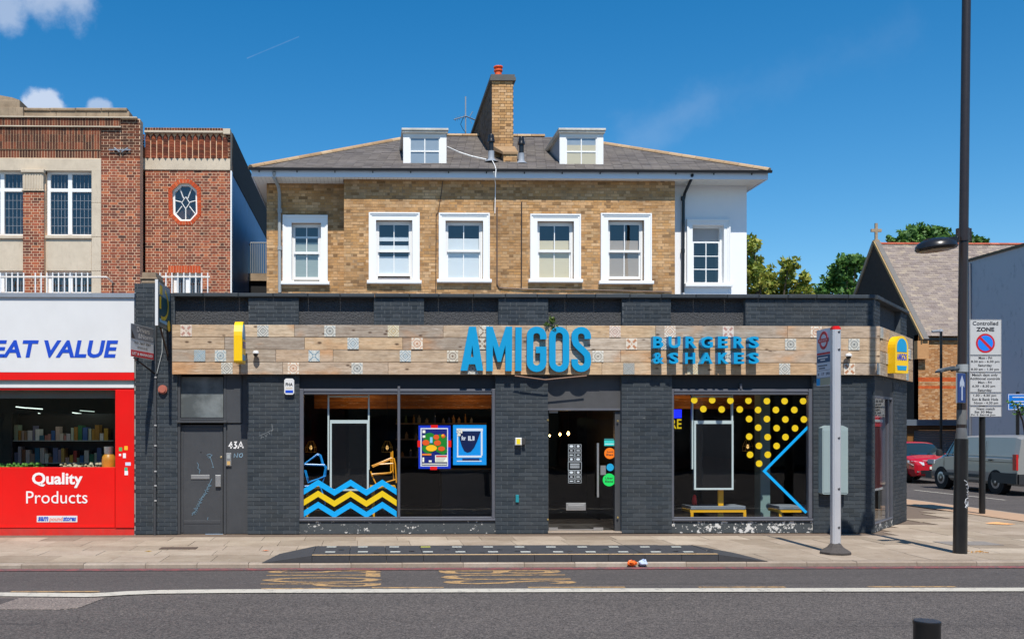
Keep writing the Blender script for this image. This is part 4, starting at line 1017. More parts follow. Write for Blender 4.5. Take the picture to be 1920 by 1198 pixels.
# dormers
m_slatecheek = M('grey_lead_cheek', lin('#9aa4ae'), .6, .1, 5)
for (x0, x1, xi0, xi1, lab, bl) in ((756, 837, 768, 825, 'left dormer with clear panes', None), (1049, 1131, 1061, 1119, 'right dormer with beige blind', 1)):
    u0, u1 = FD.X(x0), FD.X(x1); z0 = dz; z1 = FD.Z(x0, 250)
    d = MB(); back = 28.6
    d.box(u0+.04, u1-.04, -back, -(25.14), z0-.1, z1); db = d.build('dormer', m_slatecheek, house, label=lab)
    m = MB(FD); m.box(u0-.03, u1+.03, -3.2, .09, z1+.001, z1+.05); m.bevbox(u0-.045, u1+.045, -3.2, .12, z1+.05, z1+.11, .01); m.build('dormer_roof', M('weathered_white', (.6, .58, .52), .7, .2, 5, grime=.6, gcol=(.12, .11, .1)), db)
    a, b = FD.X(xi0), FD.X(xi1); za, zb = z0+.05, FD.Z(x0, 257)
    m = MB(FD); m.box(u0, a, -.019, .02, z0, z1); m.box(b, u1, -.019, .02, z0, z1); m.box(a, b, -.019, .02, zb, z1); m.bevbox(u0+.03, u1-.03, -.019, .06, z0-.0, za, .01)
    mid = (za+zb)/2
    for q in ((a, a+.03, za, zb), (b-.03, b, za, zb), (a+.03, b-.03, za, za+.04), (a+.03, b-.03, zb-.03, zb), (a+.03, b-.03, mid-.02, mid+.02)): m.box(q[0], q[1], -.018, .0, q[2], q[3])
    x = (a+b)/2; m.box(x-.013, x+.013, -.017, -.001, za+.04, mid-.02); m.box(x-.013, x+.013, -.017, -.001, mid+.02, zb-.03)
    m.build('window_frame', m_white, db)
    for q in ((za+.04, mid-.02), (mid+.02, zb-.03)): MB(FD).raw([FD.w(a+.03, -.012, q[0]), FD.w(b-.03, -.012, q[0]), FD.w(b-.03, -.012, q[1]), FD.w(a+.03, -.012, q[1])], [(0, 1, 2, 3)]).build('pane', m_glass2, db)
    if bl: MB(FD).box(a+.03, b-.03, -.0165, -.014, za+.04, zb-.2).build('blind', m_blindb, db)
# chimney
FCH = Fr(0, 25.9); cu0, cu1 = FCH.X(922.5), FCH.X(962.5); cz1 = FCH.Z(942, 152); cb = 31.6
m = MB(); m.box(cu0, cu1, -cb, -(25.908), 8.6, cz1); ch = m.build('chimney', M('shaded_sooty_side', lin('#5a4a3c'), .95, .35, 6, .004, 30), house)  # dark core: the side's shade is in the colour, along with soot
c2 = BrickSet(ch, m_yellowbrick); c2.add(FCH, bricks(cu0, cu1, 9.0, cz1, bond='flemish', bh=.0755), jit=.005)
FS = Fr(cu0, cb, -pi/2)  # left side of the stack, faces -x
c2.add(FS, bricks(0, cb-25.905, 8.9, cz1, bond='flemish', bh=.0755), jit=.004)
m_chside = MR('shaded_sooty_brick', [lin('#6d5a46'), lin('#5a4836'), lin('#4a3c30'), lin('#7c664c')], .95, .4, lin('#2d251f'))  # darker bricks for the unlit side: shade painted in, with soot
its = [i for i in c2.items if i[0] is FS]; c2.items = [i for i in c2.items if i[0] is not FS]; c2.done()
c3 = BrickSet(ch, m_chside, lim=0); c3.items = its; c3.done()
m = MB(); m.box(cu0-.06, cu1+.06, -(cb+.06), -(25.84), cz1+.001, cz1+.09); m.box(cu0-.035, cu1+.035, -(cb+.03), -(25.865), cz1+.0905, cz1+.17); m.build('chimney_cap', M('cement_cap', lin('#5c5c5a'), .9, .25, 5, .004, 30), ch)
pcx = FCH.X(937); m = MB(); m.lathe((pcx, 26.2, cz1+.17), [(.115, -.02), (.1, .02), (.095, .18), (.12, .2), (.12, .235), (.098, .25), (.098, .275), (.13, .3), (.125, .33), (.08, .335)], 20); m.build('chimney_pot', M('terracotta', lin('#d8521e'), .7, .12, 8), ch, True)
for i in range(5): m = MB(); m.lathe((pcx+.02, 27.2+i*.9, cz1+.17), [(.115, -.02), (.1, .02), (.095, .16), (.12, .2), (.08, .21)], 16); m.build('chimney_pot', M('terracotta2', lin('#d8521e'), .7, .12, 8), ch, True) if i < 0 else None
FK = Fr(0, 25.35); ku0, ku1 = FK.X(944), FK.X(969.5); kz1 = FK.Z(955, 285); kz0 = FK.Z(955, 313)
m = MB(); m.box(ku0, ku1, -26.4, -25.358, kz0, kz1-.002); 
m.raw([(ku0-.02, 25.32, kz1), (ku1+.02, 25.32, kz1), (ku1+.02, 25.91, kz1+.32), (ku0-.2, 25.91, kz1+.32), (ku0-.02, 25.32, kz1-.06), (ku1+.02, 25.32, kz1-.06), (ku1+.02, 25.91, kz1+.2), (ku0-.2, 25.91, kz1+.2)], [(0, 1, 2, 3), (4, 5, 1, 0), (5, 6, 2, 1), (7, 4, 0, 3)])
m.build('chimney_shoulder', m_yellowjoint, ch); c4 = BrickSet(ch, m_yellowbrick, lim=60); c4.add(FK, bricks(ku0, ku1, kz0, kz1-.06)); c4.done()
MB(FK).box(ku0-.03, ku1+.03, -.02, .02, kz0-.05, kz0+.05).build('lead_flashing', m_lead, ch)
# roof flues
for x, y0, y1, lb in ((921, 252, 300, 'black roof flue with a grey collar left of the chimney base'), (977.5, 257, 304, 'black roof flue with a grey collar right of the chimney base')):
    f2 = Fr(0, 25.35); u = f2.X(x); za, zb = f2.Z(x, y1), f2.Z(x, y0); hh = zb-za
    t = thing('roof_flue', lb, 'flue', (u, 25.35, za), 'flues through the slate roof')
    m = MB(); m.lathe((u, 25.35, za), [(.2, -.06), (.11, 0.0), (.08, .05), (.08, hh*.35)], 16); m.build('collar', m_lead, t, True)
    m = MB(); m.lathe((u, 25.35, za), [(.065, hh*.35), (.065, hh*.68), (.1, hh*.7), (.09, hh*.8), (.075, hh*.86), (.08, hh*.9), (.06, hh)], 16); m.build('pipe', m_black, t, True)
# aerial
fa = Fr(0, 29.2); u = fa.X(873); za, zb = fa.Z(873, 256), fa.Z(873, 181); ta = thing('tv_aerial', 'thin grey television aerial on a mast behind the roof ridge', 'aerial', (u, 29.2, za))
m = MB(fa); m.tube([fa.w(u, 0, za-.6), fa.w(u, 0, zb)], .022, 6); m.build('mast', m_lead, ta)
zm = fa.Z(873, 218); m = MB(fa); L0 = fa.w(fa.X(849), .4, fa.Z(849, 232)); L1 = fa.w(fa.X(893), -.3, fa.Z(893, 219)); m.tube([L0, fa.w(u, .02, zm), L1], .018, 6)
for k in (.15, .32, .5, .85): c = L0.lerp(fa.w(u, 0, zm), k); m.tube([c+Vector((0, -.14, .02)), c+Vector((0, .14, -.02))], .006, 4)
m.tube([fa.w(fa.X(882), -.1, fa.Z(882, 216)), fa.w(fa.X(887), -.1, fa.Z(887, 207))], .012, 4); m.tube([fa.w(fa.X(880), -.1, zm), fa.w(fa.X(886), -.1, fa.Z(886, 231))], .006, 4)
m.build('antenna', m_lead, ta); m = MB(fa); m.tube([fa.w(fa.X(868), 0.1, fa.Z(868, 222)), fa.w(fa.X(863), .1, fa.Z(863, 235)), fa.w(fa.X(868), .06, fa.Z(868, 244)), fa.w(u, .03, fa.Z(873, 249))], .008, 4); m.build('cable', m_black, ta)
# pipes and cables on the house
def pipe(fr, pts, r, mat, lab, name='downpipe', cat='pipe', w=.07, collars=()):
    m = MB(fr); m.tube([fr.w(fr.px(x, y, ww)[0], ww, fr.px(x, y, ww)[1]) for x, y, ww in [(p+(w,)) if len(p) == 2 else p for p in pts]], r, 8)
    for y in collars: x = pts[-1][0]; u, z = fr.px(x, y, w); m.lathe(fr.w(u, w, z), [(r*1.35, -.05), (r*1.35, .05)], 8)
    return solid(name, lab, cat, m, mat)
pipe(FR_, [(514, 322, .78), (514, 333, .7), (522, 350, .2), (524, 362, .08), (524.5, 548, .08)], .045, m_grey, 'grey downpipe on the brick wall at the left end of the house', w=.08, collars=(395, 465))
pipe(FR_, [(1298, 328, .78), (1296, 336, .6), (1284, 362, .08), (1281.5, 375, .08), (1280.5, 548, .08)], .04, m_black, 'black downpipe against the white rendered wall', w=.08, collars=(372, 470))
pipe(FH, [(830, 340), (829, 350), (822, 396), (818, 402), (817, 548)], .008, m_darkpole, 'thin dark cable running down the yellow brick between two windows', 'cable', 'cable', .02)
pipe(FH, [(926, 322, .4), (929, 345, .03), (928, 400, .02)], .011, m_white, 'thin white cable hanging from the gutter to the brick wall', 'cable', 'cable', .02)
pipe(FH, [(932, 388), (932, 532), (936, 539), (992, 542), (1100, 543), (1260, 547)], .017, M('brown_conduit', lin('#6a5648'), .5), 'brown conduit running down and along the foot of the brick wall', 'conduit', 'pipe', .03)
pipe(FH, [(978, 378), (977.5, 540)], .014, m_darkpole, 'short dark vertical conduit ending beside the middle window', 'conduit', 'pipe', .025)
rf = lambda x, y: None
fq = Fr(0, 25.2)
m = MB(); pts = []
for x, y, D in ((838, 275, 25.6), (860, 285, 25.7), (885, 293, 25.6), (912, 299, 25.35)): f_ = Fr(0, D); u, z = f_.px(x, y); pts.append((u, D, max(z, rz0+(D-ry0)*(rz1-rz0)/RH+.05)))
m.tube(pts, .018, 6); solid('cable', 'white cable lying across the slates from the left dormer to the flue', 'cable', m, m_white)
m = MB(); pts = []
for x, y, D in ((923, 302, 25.2), (928, 312, 24.75), (930, 319, 24.36), (929, 334, 24.34)): f_ = Fr(0, D); u, z = f_.px(x, y); pts.append((u, D, z+.02))
m.tube(pts, .012, 6); solid('cable', 'short white cable dropping over the gutter below the chimney', 'cable', m, m_white)
# ------------------------------------------------------------------ red discount shop, left
shop = thing('red_shop', 'red fronted shop with white sign fascia at the left edge', 'shop', (-7, 18, 0))
xr = F18.X(251.5); xl = -12.0
def sbox(name, x0, y0, x1, y1, w0, w1, mat, par=shop, bev=0.):
    return fbox(name, x0, y0, x1, y1, w0, w1, mat, par, F18, bev)
xleft = -470
sbox('fascia_board', xleft, 556, 251.5, 697, -.3, .05, m_signwhite)
sbox('lead_capping', xleft, 548, 252, 556, -.6, .09, m_lead)
sbox('red_stripe', xleft, 697.5, 251.5, 711.5, -.3, .05, m_red)
sbox('shutter_box', xleft, 712, 251, 719.5, -.3, -.0, M('green_grey_metal', lin('#90a8a4'), .5, .1))
sbox('head_rail', xleft, 720, 251, 726, -.3, .04, m_signwhite)
sbox('red_head', xleft, 726.5, 251, 730, -.3, .02, m_red)
sbox('red_pilaster', 216, 730.5, 251.5, 989, -.3, .03, m_red, bev=.006)
sbox('kick_plate', xleft, 990, 251.5, 1004, -.3, .01, m_redworn)
u0, u1, z0, z1 = F18.rect(-470, 876, 215.5, 989, 0)
MB(F18).bevbox(u0, u1, -.3, 0, z0, z1, .004).build('red_panel', m_red, shop)
MB(F18).box(u0, u1, .001, .02, z0, z0+.03).build('bead', m_red, shop)
zw0, zw1 = z1, F18.Z(100, 730.2)
pn = MB(F18).raw([F18.w(u0, -.12, zw0), F18.w(u1, -.12, zw0), F18.w(u1, -.12, zw1), F18.w(u0, -.12, zw1)], [(0, 1, 2, 3)]).build('pane', glassmat('shop_glass_clear', (.9, .93, .91), wav=.002), shop)
sbox('window_head', -470, 730.2, 215.5, 746, -.22, -.14, M('greyish_green_board', lin('#66706a'), .6))
sbox('party_strip', 251.6, 548, 254, 1003, -.3, .0, M('grey_strip', lin('#9a9a96'), .7, .2, 9))
def text_on(name, st, x0, y0, x1, y1, w, mat, par, fr=F18, bold=0., shear=0., dep=.004):
    m = MB(fr); add_text(m, st, fr.rect(x0, y0, x1, y1, w), w, w-dep+.0005, bold, shear); return m.build(name, mat, par)
text_on('lettering', 'GREAT VALUE', -78, 637, 222, 670, .056, m_textblue, shop, bold=.03, shear=.2)
text_on('lettering', 'Quality', 60, 885, 155, 914, .006, m_textwhite, shop, bold=.03)
text_on('lettering', 'Products', 49, 920, 164, 943, .006, m_textwhite, shop)
sbox('logo_panel', 69, 966, 145, 978, 0, .004, m_signwhite)
text_on('lettering', 'sam', 71, 968, 91, 976, .008, m_textblue, shop, bold=.03, shear=.15)
text_on('lettering', 'pound', 92, 968, 118, 978, .008, M('salmon', (.75, .25, .2), .5), shop, bold=.02, shear=.15)
text_on('lettering', 'stores', 118, 967.5, 143, 976, .008, m_textblue, shop, bold=.03, shear=.15)
for x0, y0, x1, y1, c in ((223, 838, 229, 845, '#4fae5a'), (233, 835.5, 239.5, 843, '#f0b020'), (230.5, 849, 236, 858, '#e8e4e4'), (223, 850, 227, 854, '#e8e4e4'), (235, 866, 245, 872, '#c8d4f0'), (233.5, 875.5, 239, 882, '#3fae8a'), (233.5, 882, 240, 890, '#e8e8ee')):
    sbox('sticker', x0, y0, x1, y1, .031, .033, M('st', lin(c), .6))
# dim interior with shelves of goods and strip lights
ib = lambda n, x0, x1, y0, y1, z0, z1, mt, par=shop: MB().box(x0, x1, -y1, -y0, z0, z1).build(n, mt, par)
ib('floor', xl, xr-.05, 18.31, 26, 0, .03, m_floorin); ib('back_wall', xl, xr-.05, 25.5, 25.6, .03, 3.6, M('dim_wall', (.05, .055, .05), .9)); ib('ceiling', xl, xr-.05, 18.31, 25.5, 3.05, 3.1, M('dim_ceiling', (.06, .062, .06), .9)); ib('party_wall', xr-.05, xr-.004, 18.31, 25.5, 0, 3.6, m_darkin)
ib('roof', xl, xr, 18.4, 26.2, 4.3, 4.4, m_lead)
m_tube = emis('fluorescent_tube', (.85, 1, .92), 1.2)
for x0, x1, y0_, D in ((30, 54, 762, 21.5), (50, 84, 764, 22.2), (72, 82, 774, 23.5), (136, 156, 773, 22.5), (150, 180, 769, 24)):
    if x0 in (50, 136): l = bpy.data.lights.new('strip_glow', 'POINT'); l.energy = 9; l.color = (.85, 1, .9); l.shadow_soft_size = .3; _l = bpy.data.objects.new('strip_glow', l); COL.objects.link(_l); _l.location = (-6.3 if x0 == 50 else -5, 19.9 if x0 == 50 else 20.6, 2.7)
    f_ = Fr(0, D); a, b = f_.X(x0), f_.X(x1); z = min(f_.Z(x0, y0_), 3.04); m = MB(); m.tube([(a, D, z), (b, D-.15, z-.03)], .012, 6); solid('strip_light', {30: 'lit strip light nearest the left edge of the shop window', 50: 'longest lit strip light inside the red shop', 72: 'small bright strip light low behind the others', 136: 'lit strip light hanging right of the middle of the shop window', 150: 'faint rightmost strip light inside the red shop'}[x0], 'strip light', m, m_tube if x0 < 150 else emis('dim_tube', (.8, 1, .9), .5))
random.seed(11)
goods = [lin(c, .5) for c in ('#a03028', '#c8c8c0', '#2c6a3a', '#355a9a', '#c0983a', '#7a4a2a', '#e0e0e0', '#5a2a5a')]
m_goods = MR('packaged_goods', [tuple(min(.8, v*2) for v in g) for g in goods], .6, .0, bump=0)
for (x0, x1, D, n, lb) in ((-7.6, -5.4, 20.6, 4, 'dark shelving with packets behind the left part of the shop window'), (-5.2, -4.05, 21.8, 4, 'dark shelving with packets behind the right part of the shop window'), (-7.6, -6.0, 24, 5, 'far dark shelving at the back of the red shop')):
    t = thing('shelf_unit', lb, 'shelves', ((x0+x1)/2, D, .03)); top = 2.3
    m = MB(); m.box(x0, x0+.03, -(D+.4), -D, .03, top); m.box(x1-.03, x1, -(D+.4), -D, .03, top); m.box(x0+.03, x1-.03, -(D+.4), -(D+.38), .03, top); m.build('frame', m_black, t)
    g = MB()
    for k in range(n):
        z = .3+k*(top-.4)/n; MB().box(x0+.031, x1-.031, -(D+.379), -(D+.02), z-.02, z).build('shelf', m_grey, t); x = x0+.05
        while x < x1-.15:
            w_ = random.uniform(.035, .1); h_ = random.uniform(.1, .34); g.box(x, x+w_, -(D+.3), -(D+random.uniform(.03, .08)), z+.001, z+h_); x += w_+.012
    g.build('stock', m_goods, t, kind='stuff')
m = MB(); cx_, cy_ = F18.X(203.5, -.4), 18.42; cz0 = F18.Z(203, 876, -.4)-.36
m.lathe((cx_, cy_, cz0), [(.09, 0), (.125, .03), (.13, .1), (.13, .5), (.12, .57), (.07, .63), (.04, .66)], 24); gc = thing('gas_cylinder', 'small orange gas cylinder with a metal collar in the red shop window', 'gas cylinder', (cx_, cy_, cz0))
m.build('body', M('orange_enamel', lin('#c98a2a'), .4, .2, 8), gc, True)
m = MB(); m.lathe((cx_, cy_, cz0), [(.085, .62), (.09, .7), (.09, .76), (.08, .76), (.078, .65)], 20); m.build('collar', m_steel, gc, True)
ib('window_bench', F18.X(120), xr-.1, 18.2, 18.8, zw0-.4, cz0-.002, m_darkin)

# ------------------------------------------------------------------ red brick building, two parts
rb = thing('red_brick_building', 'red brick building with stone framed windows and a lower wing with a small octagonal window', 'building', (-8, 26.3, 0))
DL, DR = 26.3, 26.9; FL, FG = Fr(0, DL), Fr(0, DR)
lz = 4.3; lx0 = -16.0; lx1 = FL.X(262.5); wx0, wx1 = lx1+.002, FG.X(432)
ltop = FL.Z(150, 222); gtop = FG.Z(350, 242)
W_A = (FL.X(86), FL.X(172), FL.Z(130, 441), FL.Z(130, 320)); W_B = (FL.X(-42), FL.X(45), W_A[2], W_A[3])
L_A = (FL.X(88), FL.X(172), FL.Z(130, 549.5), FL.Z(130, 508)); L_B = (FL.X(-42), FL.X(45), L_A[2], L_A[3])
hs = [W_A, W_B, L_A, L_B]
m = MB(FL); wall(m, lx0, lx1, lz, ltop, -.35, -.0035, hs); m.build('wall', m_redjoint, rb)
oc = [FG.px(x, y) for x, y in ((338, 343), (354, 343), (369, 356), (370, 400), (357, 414), (338, 414), (324, 400), (323, 357))][::-1]
# octagon hole approximated by cells in the mortar slab, then a ring of arch bricks
ob_ = (FG.X(321), FG.X(372), FG.Z(346, 416), FG.Z(346, 341)); lo_ = (FG.X(324), FG.X(377), FG.Z(350, 552), FG.Z(350, 511))
m = MB(FG); wall(m, wx0, wx1, lz, gtop, -.35, -.0035, [ob_, lo_]); m.build('wing_wall', m_redjoint, rb)
m = MB(FG); out_ = [(ob_[0], ob_[2]), (ob_[1], ob_[2]), (ob_[1], ob_[3]), (ob_[0], ob_[3])]; m.prism([out_, oc], -.2, -.0035); m.build('octagon_surround', m_redjoint, rb)
MB().box(wx1-.35, wx1, -(DR+11), -(DR+.351), lz, FG.Z(432, 320)).build('side_wall', M('sky_tinted_render', lin('#5f86b4'), .5, .12, 2, grime=.35, gcol=(.03, .035, .05)), rb)  # wall in shade: the blue of the sky light is painted into it
MB().box(wx1-.35, wx1+.02, -(DR+11), -(DR+.351), FG.Z(432, 320)+.001, gtop).build('side_wall_top', M('tarred_brick', (.03, .026, .024), .9, .4, 8, .01, 30), rb)
MB(FG).box(wx1+.001, wx1+.04, -.2, .01, lz, FG.Z(432, 320)).build('white_edge', m_white, rb)
MB().box(lx0, wx1-.4, -(DR+11), -(DR+.4), lz, gtop-.4).build('core', m_sootbrick, rb)
B = BrickSet(rb, m_redbrick)
stone_x = FL.X(190)
pier = (FL.X(46), FL.X(85.5))
B.add(FL, bricks(stone_x, lx1, lz, FL.Z(220, 296), (), 'english', j=.013)); B.add(FL, bricks(pier[0], pier[1], lz, FL.Z(65, 362), (), 'english', j=.013), w=.12)
octr = (FG.X(317), FG.X(376), FG.Z(346, 420), FG.Z(346, 337)); 
octh = []
for k in range(24):
    za_ = octr[2]+k*(octr[3]-octr[2])/24; zb_ = za_+(octr[3]-octr[2])/24; f = abs(((za_+zb_)/2-(octr[2]+octr[3])/2)/((octr[3]-octr[2])/2)); hw_ = (octr[1]-octr[0])/2*min(1, 1-.62*max(0, f-.42)/.58*1.0); cc_ = (octr[0]+octr[1])/2; octh.append((cc_-hw_, cc_+hw_, za_, zb_+.001))
lint = (FG.X(315), FG.X(376), FG.Z(346, 511), FG.Z(346, 498))
B.add(FG, bricks(wx0, wx1, lz, FG.Z(350, 319), octh+[lo_, lint], 'english', j=.013)); B.done()
MB(FL).box(pier[0], pier[1], -.2, .1165, lz, FL.Z(65, 362)).build('pier_core', m_redjoint, rb)
S = BrickSet(rb, m_sootbrick); zA1, zA2, zA3 = FL.Z(100, 296), FL.Z(100, 281), FL.Z(100, 239)
S.add(FL, bricks(lx0, stone_x, zA1, zA2, (), 'stack', .075, .225)); S.add(FL, bricks(stone_x, FL.X(226), zA1, zA3, (), 'flemish')); S.add(FL, bricks(lx0, stone_x, zA2+.01, zA3, (), 'stack', .075, .225), w=.03); S.add(FL, bricks(lx0, FL.X(226), zA3+.03, ltop, (), 'stack', .075, .225), w=.05)
S.add(FL, bricks(FL.X(226)+.005, lx1, zA1, ltop-.02, (), 'flemish')); 
MB(FL).box(lx0, stone_x, -.1, .021, zA2+.01, zA3).build('band_core', m_redjoint, rb); MB(FL).box(lx0, FL.X(226), -.1, .041, zA3+.03, ltop).build('band_core', m_redjoint, rb)
S.add(FG, bricks(wx0, FG.X(418), FG.Z(350, 246.5), gtop+.02, (), 'stack', .075, .2), w=.06)
S.add(FG, bricks(FG.X(263), FG.X(271), FG.Z(350, 297), FG.Z(350, 252))); S.add(FG, bricks(FG.X(424), wx1, FG.Z(350, 297), FG.Z(350, 246))); S.done()
MB(FG).box(wx0, FG.X(418), -.1, .051, FG.Z(350, 246.5), gtop+.02).build('coping_core', m_redjoint, rb)
MB(FL).box(lx0, FL.X(228), -.1, .08, zA3+.001, zA3+.029).build('pale_string_course', m_stone, rb)
MB(FL).box(lx0, FL.X(258), -.3, .09, ltop+.001, ltop+.03).build('pale_string_course', m_stone, rb)
MB(FG).box(wx0, FG.X(419), -.1, .12, FG.Z(350, 250.5), FG.Z(350, 247)).build('string_course', m_stone, rb)
MB(FG).box(FG.X(419.5), wx1+.01, -.1, .13, FG.Z(350, 253), FG.Z(350, 243)).build('corner_block', m_stone, rb)
# saw-tooth brick columns
dz0, dz1 = FG.Z(350, 297), FG.Z(350, 252)
nc = 13; st = BrickSet(rb, m_redbrick)
hb = (dz1-dz0)/9
for i in range(nc+1):
    uc = FG.X(277+i*11.2)
    for r in range(9):
        za, zb = dz0+r*hb+.004, dz0+(r+1)*hb-.004; m = MB(FG); hw_ = .073
        if i == nc and r > 7: continue
        a, b_, c = (uc-hw_, .0), (uc, .085), (uc+hw_, .0)
        if r < 8: vs = [FG.w(*p, z) for z in (za, zb) for p in (a, b_, c)]; fs = [(0, 1, 4, 3), (1, 2, 5, 4), (3, 4, 5), (2, 1, 0)]
        else: vs = [FG.w(*a, za), FG.w(*b_, za), FG.w(*c, za), FG.w(uc, .0, zb+.03)]; fs = [(0, 1, 3), (1, 2, 3), (2, 1, 0)]
        m.raw(vs, fs).build('brick', m_redbrick, rb)
# octagon window: arch bricks, frame, glazing bars, pane
cxo = sum(p[0] for p in oc)/8; czo = sum(p[1] for p in oc)/8
NB_ = 44; per = [(Vector(oc[i]), Vector(oc[(i+1) % 8])) for i in range(8)]; tot = sum((b-a).length for a, b in per)
for a, b in per:
    n = max(2, round((b-a).length/.075)); d = (b-a)/n
    for k in range(n):
        p, q = a+d*(k+.06), a+d*(k+.94); ctr = Vector((cxo, czo)); pe = p+(p-ctr)*.16; qe = q+(q-ctr)*.16
        nn = Vector((d.y, -d.x)).normalized(); nn = nn if nn.dot(p-ctr) > 0 else -nn
        pe = p+nn*.11+(p-(a+b)/2)*.28; qe = q+nn*.11+(q-(a+b)/2)*.28
        L_ = [tuple(p), tuple(q), tuple(qe), tuple(pe)]
        ar = sum(L_[i][0]*L_[(i+1) % 4][1]-L_[(i+1) % 4][0]*L_[i][1] for i in range(4)); L_ = L_ if ar > 0 else L_[::-1]
        MB(FG).prism([L_], -.006, .006).build('arch_brick', m_redbright, rb)
wo = MB(FG); inn = [(cxo+(x-cxo)*.84, czo+(z-czo)*.88) for x, z in oc]; wo.prism([oc, inn], -.16, -.1); t = wo.build('octagonal_window', m_white, rb, label='small octagonal window with a starburst of white glazing bars')
gb = MB(FG); core = [(cxo, czo+.17), (cxo-.11, czo), (cxo, czo-.17), (cxo+.11, czo)]
for i in range(4):
    p, q = core[i], core[(i+1) % 4]; gb.tube([FG.w(p[0], -.125, p[1]), FG.w(q[0], -.125, q[1])], .013, 4)
for dx_, dz_ in ((-.17, .42), (.17, .42), (-.31, .07), (.31, .07), (-.26, -.3), (.26, -.3), (0, -.47)):
    s_ = .36 if dz_ > .3 else .38; p = (cxo+dx_*s_, czo+dz_*.3); gb.tube([FG.w(p[0], -.125, p[1]), FG.w(cxo+dx_, -.125, czo+dz_)], .015, 4)
gb.build('glazing_bars', m_white, t)
MB(FG).prism([inn], -.151, -.15).build('pane', m_glass2, t)
MB(FG).box(ob_[0]-.2, ob_[1]+.2, -1.2, -1.1, ob_[2]-.2, ob_[3]+.2).build('room_wall', m_darkin, rb)
for x in [315+i*5.1 for i in range(12)]: MB(FG).bevbox(FG.X(x)+.004, FG.X(x+5.1)-.004, -.006, .004, lint[2], lint[3], .002).build('lintel_brick', m_redbright, rb)
MB(FG).box(FG.X(263), wx1-.0, -.1, .03, FG.Z(350, 318.5), FG.Z(350, 297.5)).build('stone_band', m_stone, rb)
# stone frame of the left part
def lb_(name, x0, y0, x1, y1, w0, w1, mat=None, bev=.008): u0, u1, z0, z1 = FL.rect(x0, y0, x1, y1, 0); return MB(FL).bevbox(u0, u1, w0, w1, z0, z1, bev).build(name, mat or m_stone, rb)
lb_('stone_lintel', -300, 296.5, 190, 319.5, -.1, .03); lb_('stone_jamb', 172, 320, 190, 380, -.3, .03); lb_('stone_jamb', 172, 380.5, 190, 444, -.3, .03); lb_('stone_jamb', 172, 444.5, 190, 508, -.3, .03); lb_('stone_jamb', 172, 508.5, 190, 551, -.3, .03)
lb_('stone_panel', 86, 449, 171.5, 507.5, -.3, .008); lb_('stone_panel', -42, 449, 45, 507.5, -.3, .008)
lb_('stone_sill', 85.8, 441.5, 173, 447.5, -.3, .06); lb_('stone_sill', -42, 441.5, 46, 447.5, -.3, .06)
cp = MB(FL); u0, u1, z0, z1 = FL.rect(43, 322, 86, 360, 0); cp.bevbox(u0+.03, u1-.03, -.1, .12, z0, z1-.06, .01); cp.bevbox(u0, u1, -.1, .17, z1-.06, z1+.03, .012); cp.bevbox(u0+.01, u1-.01, -.1, .15, z0, z0+.03, .006)
for k in range(7): x = u0+.09+k*(u1-u0-.18)/6; cp.box(x-.02, x+.02, .12, .135, z0+.05, z1-.08)
cp.build('pier_capital', m_stone, rb)
for (x0, x1) in ((45.5, 107), (107, 163), (163, 205), (205, 244)): u0, u1, z0, z1 = FL.rect(x0, 210.5, x1, 222, -.1); MB(FL).bevbox(u0+.004, u1-.004, -.6, -.02, z0, z1, .01).build('parapet_stone', m_stone_dark, rb)
for (x0, x1) in ((47, 96), (96, 144), (144, 192), (192, 240)): u0, u1, z0, z1 = FL.rect(x0, 204.5, x1, 210.2, -.1); MB(FL).bevbox(u0+.004, u1-.004, -.62, .02, z0, z1, .02).build('parapet_coping', m_stone_dark, rb)
lb_('parapet_block', -60, 202.5, 45, 222, -.6, .08, m_stone_dark); lb_('parapet_block', -60, 187, 37, 202, -.6, .0, m_stone_dark, .015)
m = MB(FL); q = [FL.px(*p) for p in ((-60, 186.8), (36, 186.8), (22, 182), (0, 178), (-60, 170))]; m.prism([q], -.6, -.03); m.build('parapet_cap', m_stone_dark, rb)
m = MB(FL); u, z = FL.px(224, 281, .03)
for a, b in (((204, 281), (245, 281)), ((214, 277), (224, 285)), ((228, 285), (240, 277))): p, q = FL.px(*a, .05), FL.px(*b, .05); m.tube([FL.w(p[0], .05, p[1]), FL.w(q[0], .05, q[1])], .02, 5)
m.build('wall_tie', m_lead, rb)
def leaded(fr, r, lab, nv, low=False):
    u0, u1, z0, z1 = r; F_ = MB(fr); wd = .09; um = (u0+u1)/2; zt_ = fr.Z(130, 326) if not low else z1; zm_ = fr.Z(130, 355)
    F_.box(u0, u0+wd, -.2, -.12, z0, z1); F_.box(u1-.03, u1, -.2, -.12, z0, z1); F_.box(um-.055, um+.055, -.2, -.11, z0+.05, z1-.06); F_.box(u0+wd, u1-.03, -.2, -.12, z0, z0+.05); F_.box(u0+wd, u1-.03, -.2, -.12, z1-.06, z1)
    if not low: F_.box(u0+wd, um-.055, -.2, -.1, zm_-.04, zm_+.05); F_.box(um+.055, u1-.03, -.2, -.1, zm_-.04, zm_+.05)
    t = F_.build('window', m_white, rb, label=lab)
    for a, b in ((u0+wd, um-.055), (um+.055, u1-.03)):
        for c, d, n in (((z0+.05, zm_-.04, 5), (zm_+.05, z1-.06, 1)) if not low else ((z0+.05, z1-.06, 1),)):
            MB(fr).raw([fr.w(a, -.16, c), fr.w(b, -.16, c), fr.w(b, -.16, d), fr.w(a, -.16, d)], [(0, 1, 2, 3)]).build('pane', m_glass2, t)
            L = MB(fr)
            for k in range(1, 5): x = a+(b-a)*k/5; L.box(x-.005, x+.005, -.158, -.15, c, d)
            for k in range(1, n): z = c+(d-c)*k/n; L.box(a, b, -.1495, -.145, z-.005, z+.005)
            L.build('leading', m_lead, t)
    MB(fr).box(u0-.1, u1+.1, -1.0, -.9, z0, z1).build('room_wall', m_darkin, rb)
